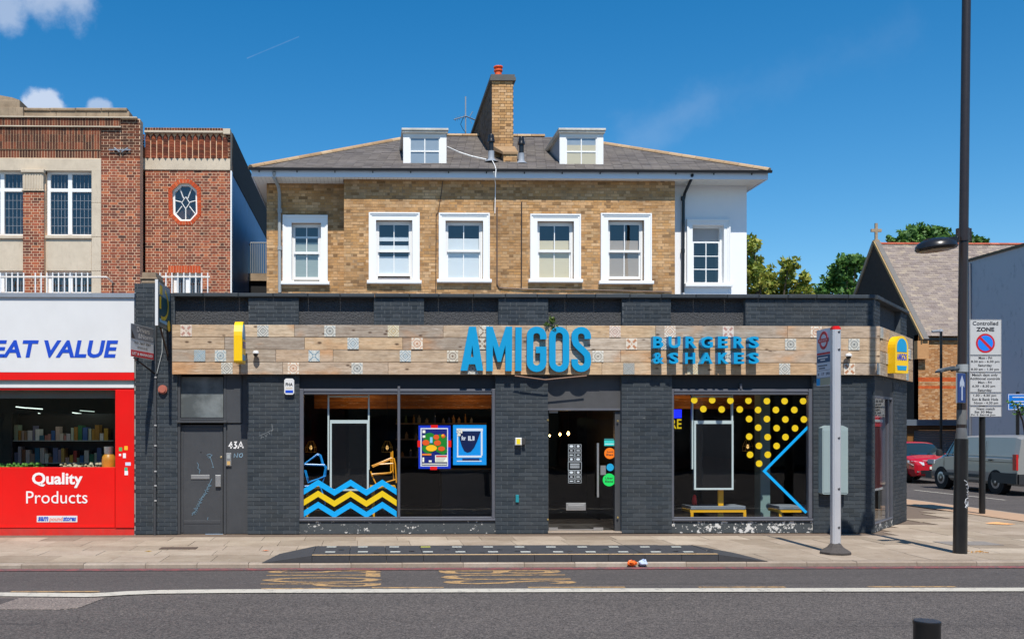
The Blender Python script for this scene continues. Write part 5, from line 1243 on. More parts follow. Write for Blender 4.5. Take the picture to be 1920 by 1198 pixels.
leaded(FL, W_A, 'stone framed leaded window with white transom', 5); leaded(FL, W_B, 'leaded window cut off by the left edge', 5); leaded(FL, L_A, 'low window behind the bars, right of the brick pier', 5, True); leaded(FL, L_B, 'low window behind the bars at the left edge', 5, True)
leaded(FG, lo_, 'low window behind the bars under the small octagonal window', 5, True)
# white window bars standing in front of the low windows
for (x0, x1, xr_, D, fr, lab) in ((-10, 172, 200, 25.7, Fr(0, 25.7), 'row of white upright window bars above the left shop sign'), (300, 391, 394, 26.4, Fr(0, 26.4), 'row of white upright window bars below the small octagonal window')):
    t = thing('window_bars', lab, 'railing', tuple(fr.w(fr.X((x0+x1)/2), 0, lz)))
    m = MB(fr); a = fr.w(fr.X(x0-3), 0, fr.Z(x0, 519)); b = fr.w(fr.X(xr_), 0, fr.Z(xr_, 519)); m.tube([a, b], .025, 6)
    if x0 < 0: m.tube([b, b+Vector((.0, .6, -.05))], .025, 6)
    m.build('rail', M('cream_rail', lin('#d8cfc4'), .5), t); x = x0
    while x < x1+1:
        if not (53 < x < 62): MB(fr).tube([fr.w(fr.X(x), 0, lz+.1), fr.w(fr.X(x), 0, fr.Z(x, 511))], .018, 6).build('bar', m_white, t)
        x += 10.9 if x0 < 0 else 11.2
# balcony rail in the gap
fb = Fr(0, 31); t = thing('balcony', 'small metal balcony with thin railing in the gap between the red and yellow brick buildings', 'balcony', tuple(fb.w(fb.X(480), 0, fb.Z(480, 520))))
MB(fb).box(fb.X(462), fb.X(500), -.9, 0, fb.Z(480, 526), fb.Z(480, 512)).build('platform', m_stone_dark, t)
MB(fb).box(fb.X(466), fb.X(500), -.8, -.1, 0, fb.Z(480, 526)-.001).build('support_wall', m_darkin, t)
m = MB(fb); m.tube([fb.w(fb.X(470), 0, fb.Z(480, 455)), fb.w(fb.X(500), 0, fb.Z(480, 455))], .02, 5); m.tube([fb.w(fb.X(452), -1.2, fb.Z(452, 462)), fb.w(fb.X(470), 0, fb.Z(480, 455))], .02, 5); m.build('rail', m_grey, t)
for x in range(470, 500, 4): MB(fb).tube([fb.w(fb.X(x), 0, fb.Z(480, 455)), fb.w(fb.X(x), 0, fb.Z(480, 512))], .012, 4).build('baluster', m_grey, t)

# ------------------------------------------------------------------ estate agents' boards and small things on the left pillar
def vboard(name, lab, cat, p0, p1, D0, D1_, cols):
    a = Fr(0, D0); b = Fr(0, D1_); A = Vector((a.X(p0[0]), D0)); Bv = Vector((b.X(p1[0]), D1_))
    ang = math.atan2(Bv.y-A.y, Bv.x-A.x); fr = Fr(A.x, A.y, ang); L = (Bv-A).length
    z1 = a.Z(p0[0], p0[1]); z0 = a.Z(p0[0], p0[2]); return fr, L, z0, z1
m_txtgrey = M('sign_grey', lin('#7c8087'), .5)
fr, L, z0, z1 = vboard('', '', '', (245, 605, 667), (288, 0), 16.9, 17.85, None)
t = thing('estate_agent_board', 'grey, white and red letting board projecting from the black pillar', 'sign board', tuple(fr.w(L, 0, z0)))
MB(fr).box(0, L, -.02, 0, z0, z1).build('board', m_signwhite, t)
h = z1-z0
MB(fr).box(0.01, L-.01, .001, .004, z0+.005, z0+h*.2).build('red_strip', M('board_red', (.7, .02, .03), .5), t)
MB(fr).box(.01, L-.01, .001, .004, z0+h*.55, z1-.01).build('grey_panel', m_txtgrey, t)
MB(fr).prism([[(.02, z0+h*.56), (.17, z0+h*.56), (.02, z1-.1)]], .005, .007).build('dark_corner', m_textblack, t)
for st_, bx_, bo_ in (('Drivers', (L*.25, L*.8, z0+h*.78, z0+h*.94), 0), ('&Norris', (L*.3, L*.95, z0+h*.59, z0+h*.74), 0), ('LET & MANAGED', (L*.05, L*.95, z0+h*.06, z0+h*.15), .03)): m = MB(fr); add_text(m, st_, bx_, .007, bold=bo_); m.build('lettering', m_textwhite, t)
for st_, bx_, bo_ in (('020 7607 5001', (L*.15, L*.85, z0+h*.4, z0+h*.48), .02), ('drivers.co.uk', (L*.28, L*.72, z0+h*.27, z0+h*.36), 0)): m = MB(fr); add_text(m, st_, bx_, .004, bold=bo_); m.build('lettering', m_textblack, t)
m = MB(fr); m.tube([fr.w(.35, -.03, z0+.1), fr.w(.35, -.03, z0-.12)], .02, 6); m.tube([fr.w(L+.02, -.03, z1-.1), fr.w(.2, -.03, z0-.02), fr.w(L+.15, -.03, z0-.25)], .02, 6); m.build('bracket', m_black, t)
fr, L, z0, z1 = vboard('', '', '', (297, 526, 610), (319, 0), 16.95, 17.95, None); h = z1-z0
t = thing('estate_agent_board', 'dark teal board with yellow shapes projecting from the black pillar above the grey board', 'sign board', tuple(fr.w(L, 0, z0)))
MB(fr).box(-.0, L, -.05, 0, z0, z1).build('board', M('teal', lin('#0f4a52'), .5), t)
MB(fr).box(-.04, .0, -.05, .0, z0, z1+.02).build('edge', m_signwhite, t)
MB(fr).box(.06, L-.02, .001, .004, z0+h*.7, z1-.01).build('grey_panel', M('grey_teal', lin('#7d96a0'), .5), t)
m = MB(fr)
ring = ribbon(arc(L*.3, z0+h*.55, L*.5, h*.35, -100, 60, 14), .07); m.prism([ring if True else ring], .005, .007); m.box(.1, .3, .005, .008, z0+h*.72, z0+h*.93)
m.box(.1, .2, .005, .008, z0+h*.4, z0+h*.68); m.prism([arc(L*.85, z0+h*.1, .12, .1, 0, 345, 12)], .005, .012); m.build('emblem', M('board_yellow', lin('#d8b41c'), .5), t)
MB(fr).box(.1, L*.7, .005, .007, z0+h*.1, z0+h*.18).build('pale_strip', M('pale_teal', lin('#7fb0c8'), .5), t)
m = MB(fr); m.tube([fr.w(.3, -.03, z0), fr.w(L, -.03, z0-.5)], .02, 6); m.tube([fr.w(L-.1, -.03, z0), fr.w(L-.05, -.03, z0-.55)], .02, 6); m.build('bracket', m_black, t)
# cables and conduit on the pillar
pipe(F18, [(292, 560), (291.5, 700), (290.5, 1003)], .022, m_blackpaint, 'black conduit with saddle clips running down the left black pillar', 'conduit', 'pipe', .03)
pipe(F18, [(289, 690), (289, 1003)], .012, m_blackpaint, 'thin black cable beside the conduit on the left black pillar', 'cable', 'cable', .02)
pipe(F18, [(305, 610), (304, 660), (294, 700)], .01, m_grey, 'short grey cable looping above the red alarm box', 'cable', 'cable', .02)
m = MB(F18)
for y in (707, 797, 835, 883, 910, 938): u, z = F18.px(291.5, y, .05); m.bevbox(u-.022, u+.022, .045, .062, z-.014, z+.014, .004)
solid('cable_clips', 'small pale clips on the black conduit of the left pillar', 'clips', m, M('pale_clip', (.35, .35, .34), .5))
m = MB(F18); u, z = F18.px(304.5, 729.5, .05); pr = [(u+.085*cos(R(a)), z+.085*sin(R(a))) for a in range(0, 360, 30)]; m.prism([pr], .0, .05); pr2 = [(u+.06*cos(R(a)), z+.06*sin(R(a))) for a in range(0, 360, 30)]; m.prism([pr2], .05, .075)
al = solid('fire_alarm_sounder', 'faded red round alarm sounder on the left black pillar', 'alarm', m, M('faded_red', lin('#a8604e'), .6, .15, 20))
u0, u1, z0, z1 = F18.rect(533, 709, 551.5, 739, .06); t = thing('alarm_box', 'white alarm box with black letters and a blue stripe under the fascia', 'alarm box', tuple(F18.w((u0+u1)/2, 0, z0)))
c = .03; MB(F18).prism([[(u0+c, z0), (u1-c, z0), (u1, z0+c), (u1, z1-c), (u1-c, z1), (u0+c, z1), (u0, z1-c), (u0, z0+c)]], 0, .06).build('case', m_signwhite, t)
MB(F18).box(u0+.02, u1-.02, .0601, .064, z0+.03, z0+.08).build('blue_strip', m_textblue, t)
m = MB(F18); add_text(m, 'FHA', (u0+.025, u1-.025, z1-.14, z1-.08), .064, bold=.03); m.build('lettering', m_textblack, t); m = MB(F18); m.box(u0+.03, u1-.03, .06, .0625, z1-.19, z1-.165); m.build('small_print', M('beige_print', lin('#c8bca8'), .6), t)
# security cameras and other small wall things
for x, y, lb in ((479.5, 662, 'small white dome camera on the timber fascia right of the left yellow sign'), (1591, 667, 'small white dome camera on the timber fascia behind the bus stop')):
    c_ = F18.w(F18.X(x, .2), .2, F18.Z(x, y, .2)); t = thing('security_camera', lb, 'camera', tuple(c_), 'white cameras on the fascia')
    MB().lathe(c_, [(.03, .05), (.055, .03), (.06, 0), (.05, -.01)], 16).build('hood', m_signwhite, t, True); MB().lathe(c_, [(.045, -.01), (.04, -.04), (.015, -.06)], 14).build('dome', m_black, t, True)
    MB(F18).box(F18.X(x, .1)-.03, F18.X(x, .1)+.03, WF, .17, c_.z-.01, c_.z+.03).build('bracket', m_signwhite, t)
m = MB(F18); u0, u1, z0, z1 = F18.rect(966.5, 820, 978.5, 834, .12); t = thing('wall_light_box', 'small yellow and white box fixed on the brick pier left of the entrance', 'box', tuple(F18.w(u0, 0, z0)))
MB(F18).bevbox(u0, u1, 0, .12, z0, z1, .01).build('case', m_signwhite, t); MB(F18).box(u0+.02, u1-.03, .1201, .123, z0+.02, z1-.02).build('sticker', M('y', lin('#e8d020'), .5), t); u0, u1, z0, z1 = F18.rect(979, 821, 985.5, 833, .08); MB(F18).bevbox(u0, u1, 0, .08, z0, z1, .006).build('side_case', M('dk', (.05, .05, .05), .4), t)
u0, u1, z0, z1 = F18.rect(967, 927, 973, 941, .03); solid('wall_bracket', 'small teal bracket low on the brick pier left of the entrance', 'bracket', MB(F18).bevbox(u0, u1, 0, .03, z0, z1, .004), M('teal_paint', lin('#1a8490'), .5))
u0, u1, z0, z1 = F18.rect(423.5, 849, 433.5, 873, -.04); t = thing('intercom', 'silver intercom panel beside the black side door', 'intercom', tuple(F18.w(u0, -.09, z0)))
MB(F18).bevbox(u0, u1, -.089, -.05, z0, z1, .006).build('case', m_steel, t); MB(F18).box(u0+.02, u1-.02, -.0499, -.046, z0+.02, z0+.09).build('keypad', M('tan_keys', lin('#c8a468'), .5), t); MB(F18).box(u0+.02, u1-.02, -.0499, -.046, z1-.1, z1-.02).build('speaker', m_grey, t)
# painted number and graffiti on the side door (flat paint on the wood)
def strokes(lst, w, r, fr=F18):
    m = MB(fr)
    for L_ in lst:
        P_ = [fr.px(x, y, w) for x, y in L_]
        rb_ = ribbon(P_, r*2)
        n = len(P_)
        for i in range(n-1): m.raw([fr.w(*q[:1], w, q[1]) for q in (rb_[i], rb_[i+1], rb_[2*n-2-i], rb_[2*n-1-i])], [(0, 1, 2, 3)])
    return m
q5 = lambda L_: [(240+x/3.63, 690+y/3.63) for x, y in L_]
solid('painted_house_number', 'hand painted white number on the black panel beside the side door', 'painted number', strokes([q5(L_) for L_ in ([(705, 500), (688, 528), (712, 530)], [(706, 512), (700, 545)], [(722, 502), (738, 500), (728, 518), (740, 528), (730, 542), (718, 540)], [(748, 545), (768, 500), (784, 542)], [(754, 528), (780, 528)])], -.086, .012), m_textwhite)
solid('painted_letters', 'thin pale blue hand painted letters under the white number', 'painted letters', strokes([q5(L_) for L_ in ([(722, 606), (724, 580), (742, 606), (748, 576)], [(772, 578), (758, 586), (758, 600), (772, 604), (780, 594), (778, 580), (772, 578)])], -.086, .006), M('pale_blue_paint', lin('#7f9db0'), .6))
random.seed(5)
gr = [q5([(435, 1000), (455, 975), (475, 950), (488, 910), (505, 880), (530, 835), (552, 790), (572, 750)])]
for k in range(16):
    t_ = k/15; x, y = 445+t_*110, 985-t_*190; gr.append(q5([(x-12, y+random.uniform(-10, 10)), (x+random.uniform(-8, 8), y), (x+14, y+random.uniform(-12, 12))]))
gr += [q5([(535, 590), (555, 582), (572, 590), (560, 605), (572, 640), (582, 675), (570, 672)]), q5([(470, 640), (480, 655), (475, 680), (490, 690), (485, 715)]), q5([(540, 600), (560, 600), (550, 612)]), q5([(540, 1030), (545, 1012)])]
solid('chalk_scribble', 'pale blue scribble of graffiti across the black side door', 'graffiti', strokes(gr, -.1015, .0045), M('pale_chalk', lin('#7fa0b4', .7), .8))
solid('chalk_scribble', 'faint pale scratched tag on the brick pier under the alarm box', 'graffiti', strokes([q5(L_) for L_ in ([(905, 480), (908, 462), (925, 470)], [(930, 450), (940, 466), (948, 445)], [(955, 430), (966, 448)], [(975, 432), (985, 420), (980, 380)], [(895, 460), (990, 415)])], .003, .003), M('pale_scratch', (.25, .27, .28), .8))

random.seed(21)
for (xa_, xb_, lb, cols_) in ((-7.4, -6.2, 'low crate of green vegetables behind the red shop window', ('#3f7a2c', '#6a9a3c', '#2c5a24')), (-6.0, -5.1, 'low crate of pale vegetables behind the red shop window', ('#b8a888', '#c8c0a8', '#8a7a5a'))):
    zc_ = zw0-.05; t = thing('vegetable_crate', lb, 'crate', ((xa_+xb_)/2, 18.8, zc_-.12)); m = MB(); m.box(xa_, xb_, -19.1, -18.5, zc_-.12, zc_-.1); m.box(xa_, xb_, -18.52, -18.5, zc_-.0999, zc_+.02); m.box(xa_, xb_, -19.1, -19.08, zc_-.0999, zc_+.02); m.build('box', M('crate_green', (.03, .08, .05), .6), t)
    m = MB()
    for k in range(110):
        x, y, z = random.uniform(xa_+.05, xb_-.05), random.uniform(18.56, 19.04), zc_+random.uniform(-.06, .09); r = random.uniform(.025, .05); m.lathe((x, y, z), [(r*.5, -r*.8), (r, 0), (r*.5, r*.8)], 6)
    m.build('vegetables', MR('veg', [lin(c) for c in cols_], .6, 0, bump=0), t, kind='stuff')
MB().box(-7.6, -5, -19.2, -18.45, .03, zw0-.18).build('display_table', m_black, shop)
# ------------------------------------------------------------------ things in the restaurant windows
def ribz(pts, wd_px, w, name, mat, par):
    m = MB(F18); n = len(pts); P_ = pts
    for i in range(n-1):
        (x0, y0), (x1, y1) = P_[i], P_[i+1]
        a, b, c, d = (F18.px(x0, y0-wd_px/2, w), F18.px(x1, y1-wd_px/2, w), F18.px(x1, y1+wd_px/2, w), F18.px(x0, y0+wd_px/2, w))
        m.raw([F18.w(d[0], w, d[1]), F18.w(c[0], w, c[1]), F18.w(b[0], w, b[1]), F18.w(a[0], w, a[1])], [(0, 1, 2, 3)])
    return m.build(name, mat, par)
zz = thing('zigzag_decal', 'three stacked blue and yellow zigzag stripes stuck on the left shop window', 'window decal', tuple(F18.w(F18.X(655), -.097, zs0)))
for y0, mt, wd in ((0, m_decblue, 11.6), (20.7, m_decyellow, 11.6), (41.5, m_decblue, 11.6)):
    ribz([(569.3, 921+y0), (596.5, 904+y0), (626.8, 922.8+y0), (657.4, 904+y0), (687, 922.8+y0), (716.8, 904+y0), (743.7, 921.5+y0)], wd, -.096, 'stripe', mt, zz)
dots = thing('dot_decal', 'pattern of yellow dots stuck on the right shop window', 'window decal', tuple(F18.w(F18.X(1400), -.097, F18.Z(1400, 870))))
q6 = lambda x, y: (1255+x/4.28, 730+y/4.28)
for x, y in ((200, 84), (344, 84), (490, 88), (635, 88), (783, 91), (925, 91), (1074, 91), (273, 155), (420, 158), (565, 158), (712, 162), (855, 162), (1003, 162), (640, 235), (783, 235), (931, 238), (1080, 238), (713, 304), (861, 308), (1009, 309), (641, 376), (789, 380), (932, 380), (719, 450), (861, 451), (648, 521), (790, 521), (721, 592)):
    u, z = F18.px(*q6(x, y), -.095); r = .063; MB(F18).prism([[(u+r*cos(R(a)), z+r*sin(R(a))) for a in range(0, 360, 18)]], -.0965, -.0955).build('dot', m_decyellow, dots)
ch_ = thing('arrow_decal', 'thin blue arrow-shaped line stuck on the right shop window', 'window decal', tuple(F18.w(F18.X(1475), -.097, zs0)))
pl = [q6(1124, 288), q6(762, 652), q6(1100, 985)]; rb_ = ribbon([F18.px(x, y, -.095) for x, y in pl], .052)
MB(F18).prism([rb_], -.0965, -.0955).build('stripe', m_decblue, ch_)
# posters
q7 = lambda x, y: (760+x/9.217, 770+y/9.217)
def prect(m, x0, y0, x1, y1, w): a = q7(x0, y0); b = q7(x1, y1); u0, u1, z0, z1 = F18.rect(a[0], a[1], b[0], b[1], w); m.box(u0, u1, w-.0015, w, z0, z1); return m
def pell(m, x, y, rx, ry, w, a0=0, a1=345):
    pts = [F18.px(*q7(x+rx*cos(R(a)), y-ry*sin(R(a))), w) for a in range(a0, a1+1, 15)]; m.prism([pts], w-.0015, w); return m
WP = -.112
pm = lambda h: M('print', lin(h), .4, 0)
po = thing('food_poster', 'dark blue food poster with red tape on its four sides in the shop window', 'poster', tuple(F18.w(F18.X(815), WP, F18.Z(815, 877))))
prect(MB(F18), 228, 248, 783, 995, WP).build('sheet', pm('#1238c8'), po)
m = MB(F18)
for r in ((440, 240, 562, 296), (210, 508, 272, 622), (735, 508, 795, 622), (430, 958, 548, 1015)): prect(m, *r, WP+.002)
m.build('tape', pm('#f01818'), po)
prect(MB(F18), 262, 292, 738, 955, WP+.004).build('border', pm('#e8ecf4'), po); prect(MB(F18), 282, 312, 722, 935, WP+.006).build('picture_ground', pm('#16247c'), po)
m = MB(F18)
for x, y, rx, ry in ((420, 470, 110, 95), (600, 560, 120, 160), (400, 640, 110, 90), (650, 690, 75, 60), (660, 500, 62, 90)): pell(m, x, y, rx, ry, WP+.008+.0005*len(m.v)/100)
m.build('leaves', pm('#1f8a2c'), po)
m = MB(F18)
for x, y, rx, ry in ((535, 450, 50, 45), (355, 545, 62, 48), (555, 550, 60, 48), (625, 650, 60, 40), (655, 430, 35, 35)): pell(m, x, y, rx, ry, WP+.013+.0004*len(m.v)/100)
m.build('buns', pm('#d8541a'), po)
m = MB(F18); pell(m, 450, 640, 95, 55, WP+.0165); pell(m, 645, 420, 20, 18, WP+.0185); m.build('fries', pm('#f0b818'), po)
m = MB(F18); prect(m, 425, 450, 470, 550, WP+.0155); m.build('cup', pm('#7fc0e8'), po)
m = MB(F18); prect(m, 290, 735, 450, 765, WP+.0175); m.build('tray', pm('#e07a28'), po)
m = MB(F18); prect(m, 515, 760, 725, 880, WP+.0175); prect(m, 298, 330, 345, 380, WP+.0175); prect(m, 298, 420, 345, 460, WP+.0175); prect(m, 295, 800, 325, 880, WP+.0175); prect(m, 290, 905, 715, 920, WP+.0175); prect(m, 405, 850, 455, 880, WP+.0175); m.build('price_panel', pm('#e8ead8'), po)
m = MB(F18); prect(m, 530, 768, 718, 796, WP+.0195); m.build('header', pm('#c82838'), po)
m = MB(F18)
for k in range(4): prect(m, 530, 812+k*17, 700-k*12, 817+k*17, WP+.0195)
m.build('small_print', pm('#8a8a84'), po)
ps = thing('cup_poster', 'light blue poster with a dark rounded cup shape in the shop window', 'poster', tuple(F18.w(F18.X(880), WP, F18.Z(880, 871))))
prect(MB(F18), 825, 240, 1400, 930, WP).build('sheet', pm('#0f9aec'), ps)
m = MB(F18); prect(m, 885, 300, 1340, 345, WP+.003); prect(m, 890, 768, 1320, 800, WP+.003); prect(m, 890, 855, 1320, 872, WP+.003); prect(m, 1305, 345, 1335, 768, WP+.003); prect(m, 893, 400, 915, 768, WP+.003); m.build('white_border', pm('#e4ecf4'), ps)
m = MB(F18); pts = [F18.px(*q7(x, y), WP+.005) for x, y in ((960, 352), (1300, 352), (1240, 520), (1190, 630), (1130, 700), (1070, 716), (1020, 690), (975, 600), (935, 470))]; m.prism([pts[::-1]], WP+.0035, WP+.005); m.build('cup_shape', pm('#0c2050'), ps)
m = MB(F18); b0 = F18.rect(*q7(970, 425), *q7(1045, 505), WP+.007); add_text(m, 'for', b0, WP+.007, bold=.04); b0 = F18.rect(*q7(1085, 425), *q7(1195, 512), WP+.007); add_text(m, '1UP', b0, WP+.007, bold=.04) if False else None
for q in ((1085, 430, 1105, 510), (1110, 430, 1128, 510), (1128, 490, 1150, 510), (1160, 430, 1178, 510), (1180, 435, 1195, 505)): prect(m, *q, WP+.007)
m.build('lettering', pm('#dfe6f0'), ps)
m = MB(F18); b0 = F18.rect(*q7(885, 300), *q7(985, 385), WP+.009); add_text(m, 'SI', b0, WP+.009, bold=.05); prect(m, 900, 390, 955, 430, WP+.009); m.build('lettering', pm('#f4ecd8'), ps)
m = MB(F18); prect(m, 985, 815, 1280, 848, WP+.009); m.build('dark_strip', pm('#123070'), ps)
# stickers on the entrance door
q2 = lambda x, y: (1020+x/4.44, 740+y/4.44)
def disc(name, lab, x, y, r, mat, txt, tm_):
    u, z = F18.px(*q2(x, y), -.172); rr = r/4.44/100; t = thing(name, lab, 'sticker', tuple(F18.w(u, -.178, z-rr)))
    MB(F18).prism([[(u+rr*cos(R(a)), z+rr*sin(R(a))) for a in range(0, 360, 15)]], -.178, -.172).build('disc', mat, t)
    m = MB(F18)
    for i, s in enumerate(txt): add_text(m, s, (u-rr*.62, u+rr*.62, z+rr*(.1-.5*i), z+rr*(.42-.5*i)), -.1705, bold=.02)
    m.build('lettering', tm_, t)
disc('round_sticker', 'orange round sticker on the glass beside the door handle', 548, 485, 47, M('so', lin('#f07a18'), .4, 0), ['Just', 'Eat'], m_textblack)
disc('round_sticker', 'small blue round sticker between the orange and green ones', 551, 601, 31, M('sb', lin('#1fa0d0'), .4, 0), ['ok'], m_signwhite) if False else None
u, z = F18.px(*q2(551, 601), -.172); rr = .07; solid('round_sticker', 'small blue round sticker between the orange and green ones', 'sticker', MB(F18).prism([[(u+rr*cos(R(a)), z+rr*sin(R(a))) for a in range(0, 360, 15)]], -.178, -.172), M('sb', lin('#1fa0d0'), .4, 0))
disc('round_sticker', 'green round sticker at the bottom of the column beside the door handle', 542, 705, 54, M('sg', lin('#1ed760'), .4, 0), ['Uber', 'Eats'], m_textblack)
a, b = q2(502, 376), q2(588, 422); u0, u1, z0, z1 = F18.rect(a[0], a[1], b[0], b[1], -.172); t = thing('square_sticker', 'teal rectangular sticker above the orange one on the door glass', 'sticker', tuple(F18.w(u0, -.178, z0))); MB(F18).box(u0, u1, -.178, -.172, z0, z1).build('sheet', M('stl', lin('#3cc8c0'), .4, 0), t); MB(F18).box(u0+.01, u1-.01, -.1718, -.1705, z0+.03, z0+.04).build('line', m_textwhite, t); MB(F18).box(u0, u1-.02, -.178, -.172, z1+.01, z1+.03).build('header', M('stl2', lin('#3f8f90'), .4, 0), t)
t = thing('delivery_sticker_sheet', 'tall grid of small grey stickers on the dark glass door', 'stickers', tuple(F18.w(F18.X(1077), -.178, F18.Z(1077, 905))))
a, b = q2(200, 408), q2(313, 735); u0, u1, z0, z1 = F18.rect(a[0], a[1], b[0], b[1], -.172)
m = MB(F18); nR = 9; dzz = (z1-z0)/nR; k2 = MB(F18)
for r in range(nR):
    for c in range(2):
        if r in (4, 5): continue
        za = z1-(r+1)*dzz+.008; x0_ = u0+c*(u1-u0)/2+.004; x1_ = u0+(c+1)*(u1-u0)/2-.004
        m.prism([[(x0_, za), (x1_, za), (x1_, za+dzz-.012), (x0_, za+dzz-.012)], [(x0_+.007, za+.007), (x0_+.007, za+dzz-.019), (x1_-.007, za+dzz-.019), (x1_-.007, za+.007)]], -.178, -.172)
        cx2, cz2 = (x0_+x1_)/2, za+dzz/2-.006; w2 = .028 if (r+c) % 2 else .04; h2 = .022 if (r*c+r) % 3 == 0 else .009
        k2.prism([[(cx2+w2*cos(R(q)), cz2+h2*sin(R(q))) for q in range(0, 360, 40)]], -.178, -.1722)
m.prism([[(u0, z1-6*dzz), (u1, z1-6*dzz), (u1, z1-4*dzz-.004), (u0, z1-4*dzz-.004)], [(u0+.008, z1-6*dzz+.008), (u0+.008, z1-4*dzz-.012), (u1-.008, z1-4*dzz-.012), (u1-.008, z1-6*dzz+.008)]], -.178, -.172)
for k in range(3): k2.box(u0+.04, u1-.04, -.178, -.1722, z1-(4.6+k*.42)*dzz, z1-(4.45+k*.42)*dzz)
m.build('borders', M('pale_grey_print', lin('#a8b0b4'), .5, 0), t); k2.build('logos', M('pale_print', lin('#d0d8dc'), .5, 0), t)
# hanging menu screens
def screen(x0, x1, y0, y1, ptop, px0, px1, lab, pb):
    D = .24; t = thing('hanging_screen', lab, 'screen', tuple(F18.w(F18.X((x0+x1)/2, -D), -D, F18.Z(x0, y1, -D))))
    u0, u1, z0, z1 = F18.rect(x0, y0, x1, y1, -D); a, b = F18.X(px0, -D), F18.X(px1, -D); zt_ = 3.04; zb_ = F18.Z(x0, pb, -D)
    MB(F18).bevbox(u0, u1, -D-.05, -D-.005, z0+.001, z1-.001, .005).build('display', M('screen_black', (.008, .009, .011), .12, 0), t)
    wm = M('screen_frame', lin('#c8d6d6'), .45, .04); e = .035
    MB(F18).prism([[(u0-e, z0-e), (u1+e, z0-e), (u1+e, z1+e*1.8), (u0-e, z1+e*1.8)], [(u0, z0), (u0, z1), (u1, z1), (u1, z0)]], -D-.06, -D).build('bezel', wm, t)
    m = MB(F18); m.box(a-.03, a+.0, -D-.12, -D-.06, zb_, zt_); m.box(b, b+.03, -D-.12, -D-.06, zb_, zt_); m.box(a, b, -D-.12, -D-.08, F18.Z(x0, 744, -D), F18.Z(x0, 741, -D)); m.build('hanger', wm, t)
screen(622, 688, 793, 916, 742, 617, 690, 'white framed portrait screen hanging in the left shop window', 880)
screen(1305, 1372, 794, 914, 742, 1302, 1374, 'white framed portrait screen hanging in the right shop window', 879)
# chairs up-ended on the table
def wire_chair(mat, lab, P3, name='wire_chair'):
    t = thing(name, lab, 'chair', P3['base']); 
    for nm, L_ in P3['parts']: m = MB(); m.tube(L_, .014, 6); m.build(nm, mat, t, True)
    return t
def q8(x, y, D):
    D = .22+(D-.5)*.5; f_ = Fr(0, 18+D); u, z = f_.px(560+x/4.61, 720+y/4.61); return Vector((u, 18+D, z))
cb_ = M('chair_blue', (.01, .3, .8), .35, 0); co_ = M('chair_orange', (.85, .36, .01), .35, 0)
zt = q8(120, 880, .7).z
wire_chair(cb_, 'blue metal chair frame up-ended on the table in the left shop window', {'base': tuple(q8(140, 870, .8)), 'parts': [
    ('leg_frame', [q8(45, 690, .5), q8(165, 600, .5), q8(190, 610, .5), q8(215, 690, .5)]), ('leg_frame', [q8(45, 690, .95), q8(160, 610, .95), q8(185, 618, .95), q8(205, 690, .95)]),
    ('seat_frame', [q8(45, 690, .5), q8(225, 695, .5), q8(240, 715, .52), q8(235, 790, .6), q8(80, 850, .6), q8(50, 740, .55)]), ('seat_frame', [q8(48, 695, .95), q8(215, 700, .95), q8(230, 720, .95), q8(215, 800, .95), q8(90, 840, .95), q8(60, 740, .95)]),
    ('backrest', [q8(240, 720, .5), q8(228, 780, .6), q8(205, 860, .7), q8(185, 880, .75), q8(215, 960, .7), q8(230, 1040, .65)]), ('backrest', [q8(45, 880, .6), q8(190, 870, .6)])]})
wire_chair(co_, 'orange metal chair frame up-ended on the table beside the mullion', {'base': tuple(q8(740, 870, .8)), 'parts': [
    ('leg_frame', [q8(632, 705, .5), q8(800, 635, .5), q8(825, 640, .5), q8(835, 690, .5), q8(845, 850, .6)]), ('leg_frame', [q8(640, 715, .9), q8(790, 650, .9), q8(812, 655, .9), q8(820, 820, .9)]),
    ('seat_frame', [q8(630, 775, .5), q8(800, 762, .5), q8(815, 740, .5), q8(812, 575, .5)]), ('seat_frame', [q8(640, 780, .9), q8(795, 770, .9), q8(800, 585, .9)]),
    ('backrest', [q8(622, 750, .6), q8(640, 800, .6), q8(668, 860, .6)]), ('backrest', [q8(845, 820, .6), q8(740, 850, .65), q8(680, 870, .7)]), ('crossbar', [q8(700, 690, .5), q8(820, 682, .5)])]})
m_ytab = M('table_yellow', (.8, .42, .01), .4, .03)
def table(x0, x1, y, D0, D1_, mat, lab, legs):
    f_ = Fr(0, 18+D0); u0, u1 = f_.X(x0), f_.X(x1); z = f_.Z(x0, y); t = thing('dining_table', lab, 'table', ((u0+u1)/2, 18+(D0+D1_)/2, .035))
    MB().box(u0, u1, -(18+D1_), -(18+D0), z-.035, z).build('table_top', mat, t)
    for lx in legs: MB().box(f_.X(lx)-.03, f_.X(lx)+.03, -(18+D0+.3), -(18+D0+.24), .036, z-.0351).build('leg', m_ytab, t)
table(570, 600, 912, .5, 1.3, m_ytab, 'yellow edged table at the left end of the left shop window', (575,))
table(640, 742, 912, .55, 1.3, m_ytab, 'yellow edged table carrying the orange chair', (700,))
table(1320, 1362, 905, .7, 1.4, m_darkin, 'dark table on a yellow post behind the right shop screen', (1341,)) if False else None
f_ = Fr(0, 18.7); u = f_.X(1341.5); t = thing('dining_table', 'dark table on a thick yellow post behind the right shop screen', 'table', (u, 18.7, .035)); MB().box(u-.05, u+.05, -18.46, -18.41, .036, .94).build('post', m_ytab, t); MB().box(u-.3, u+.3, -19.2, -18.41, .941, .97).build('table_top', m_darkin, t)
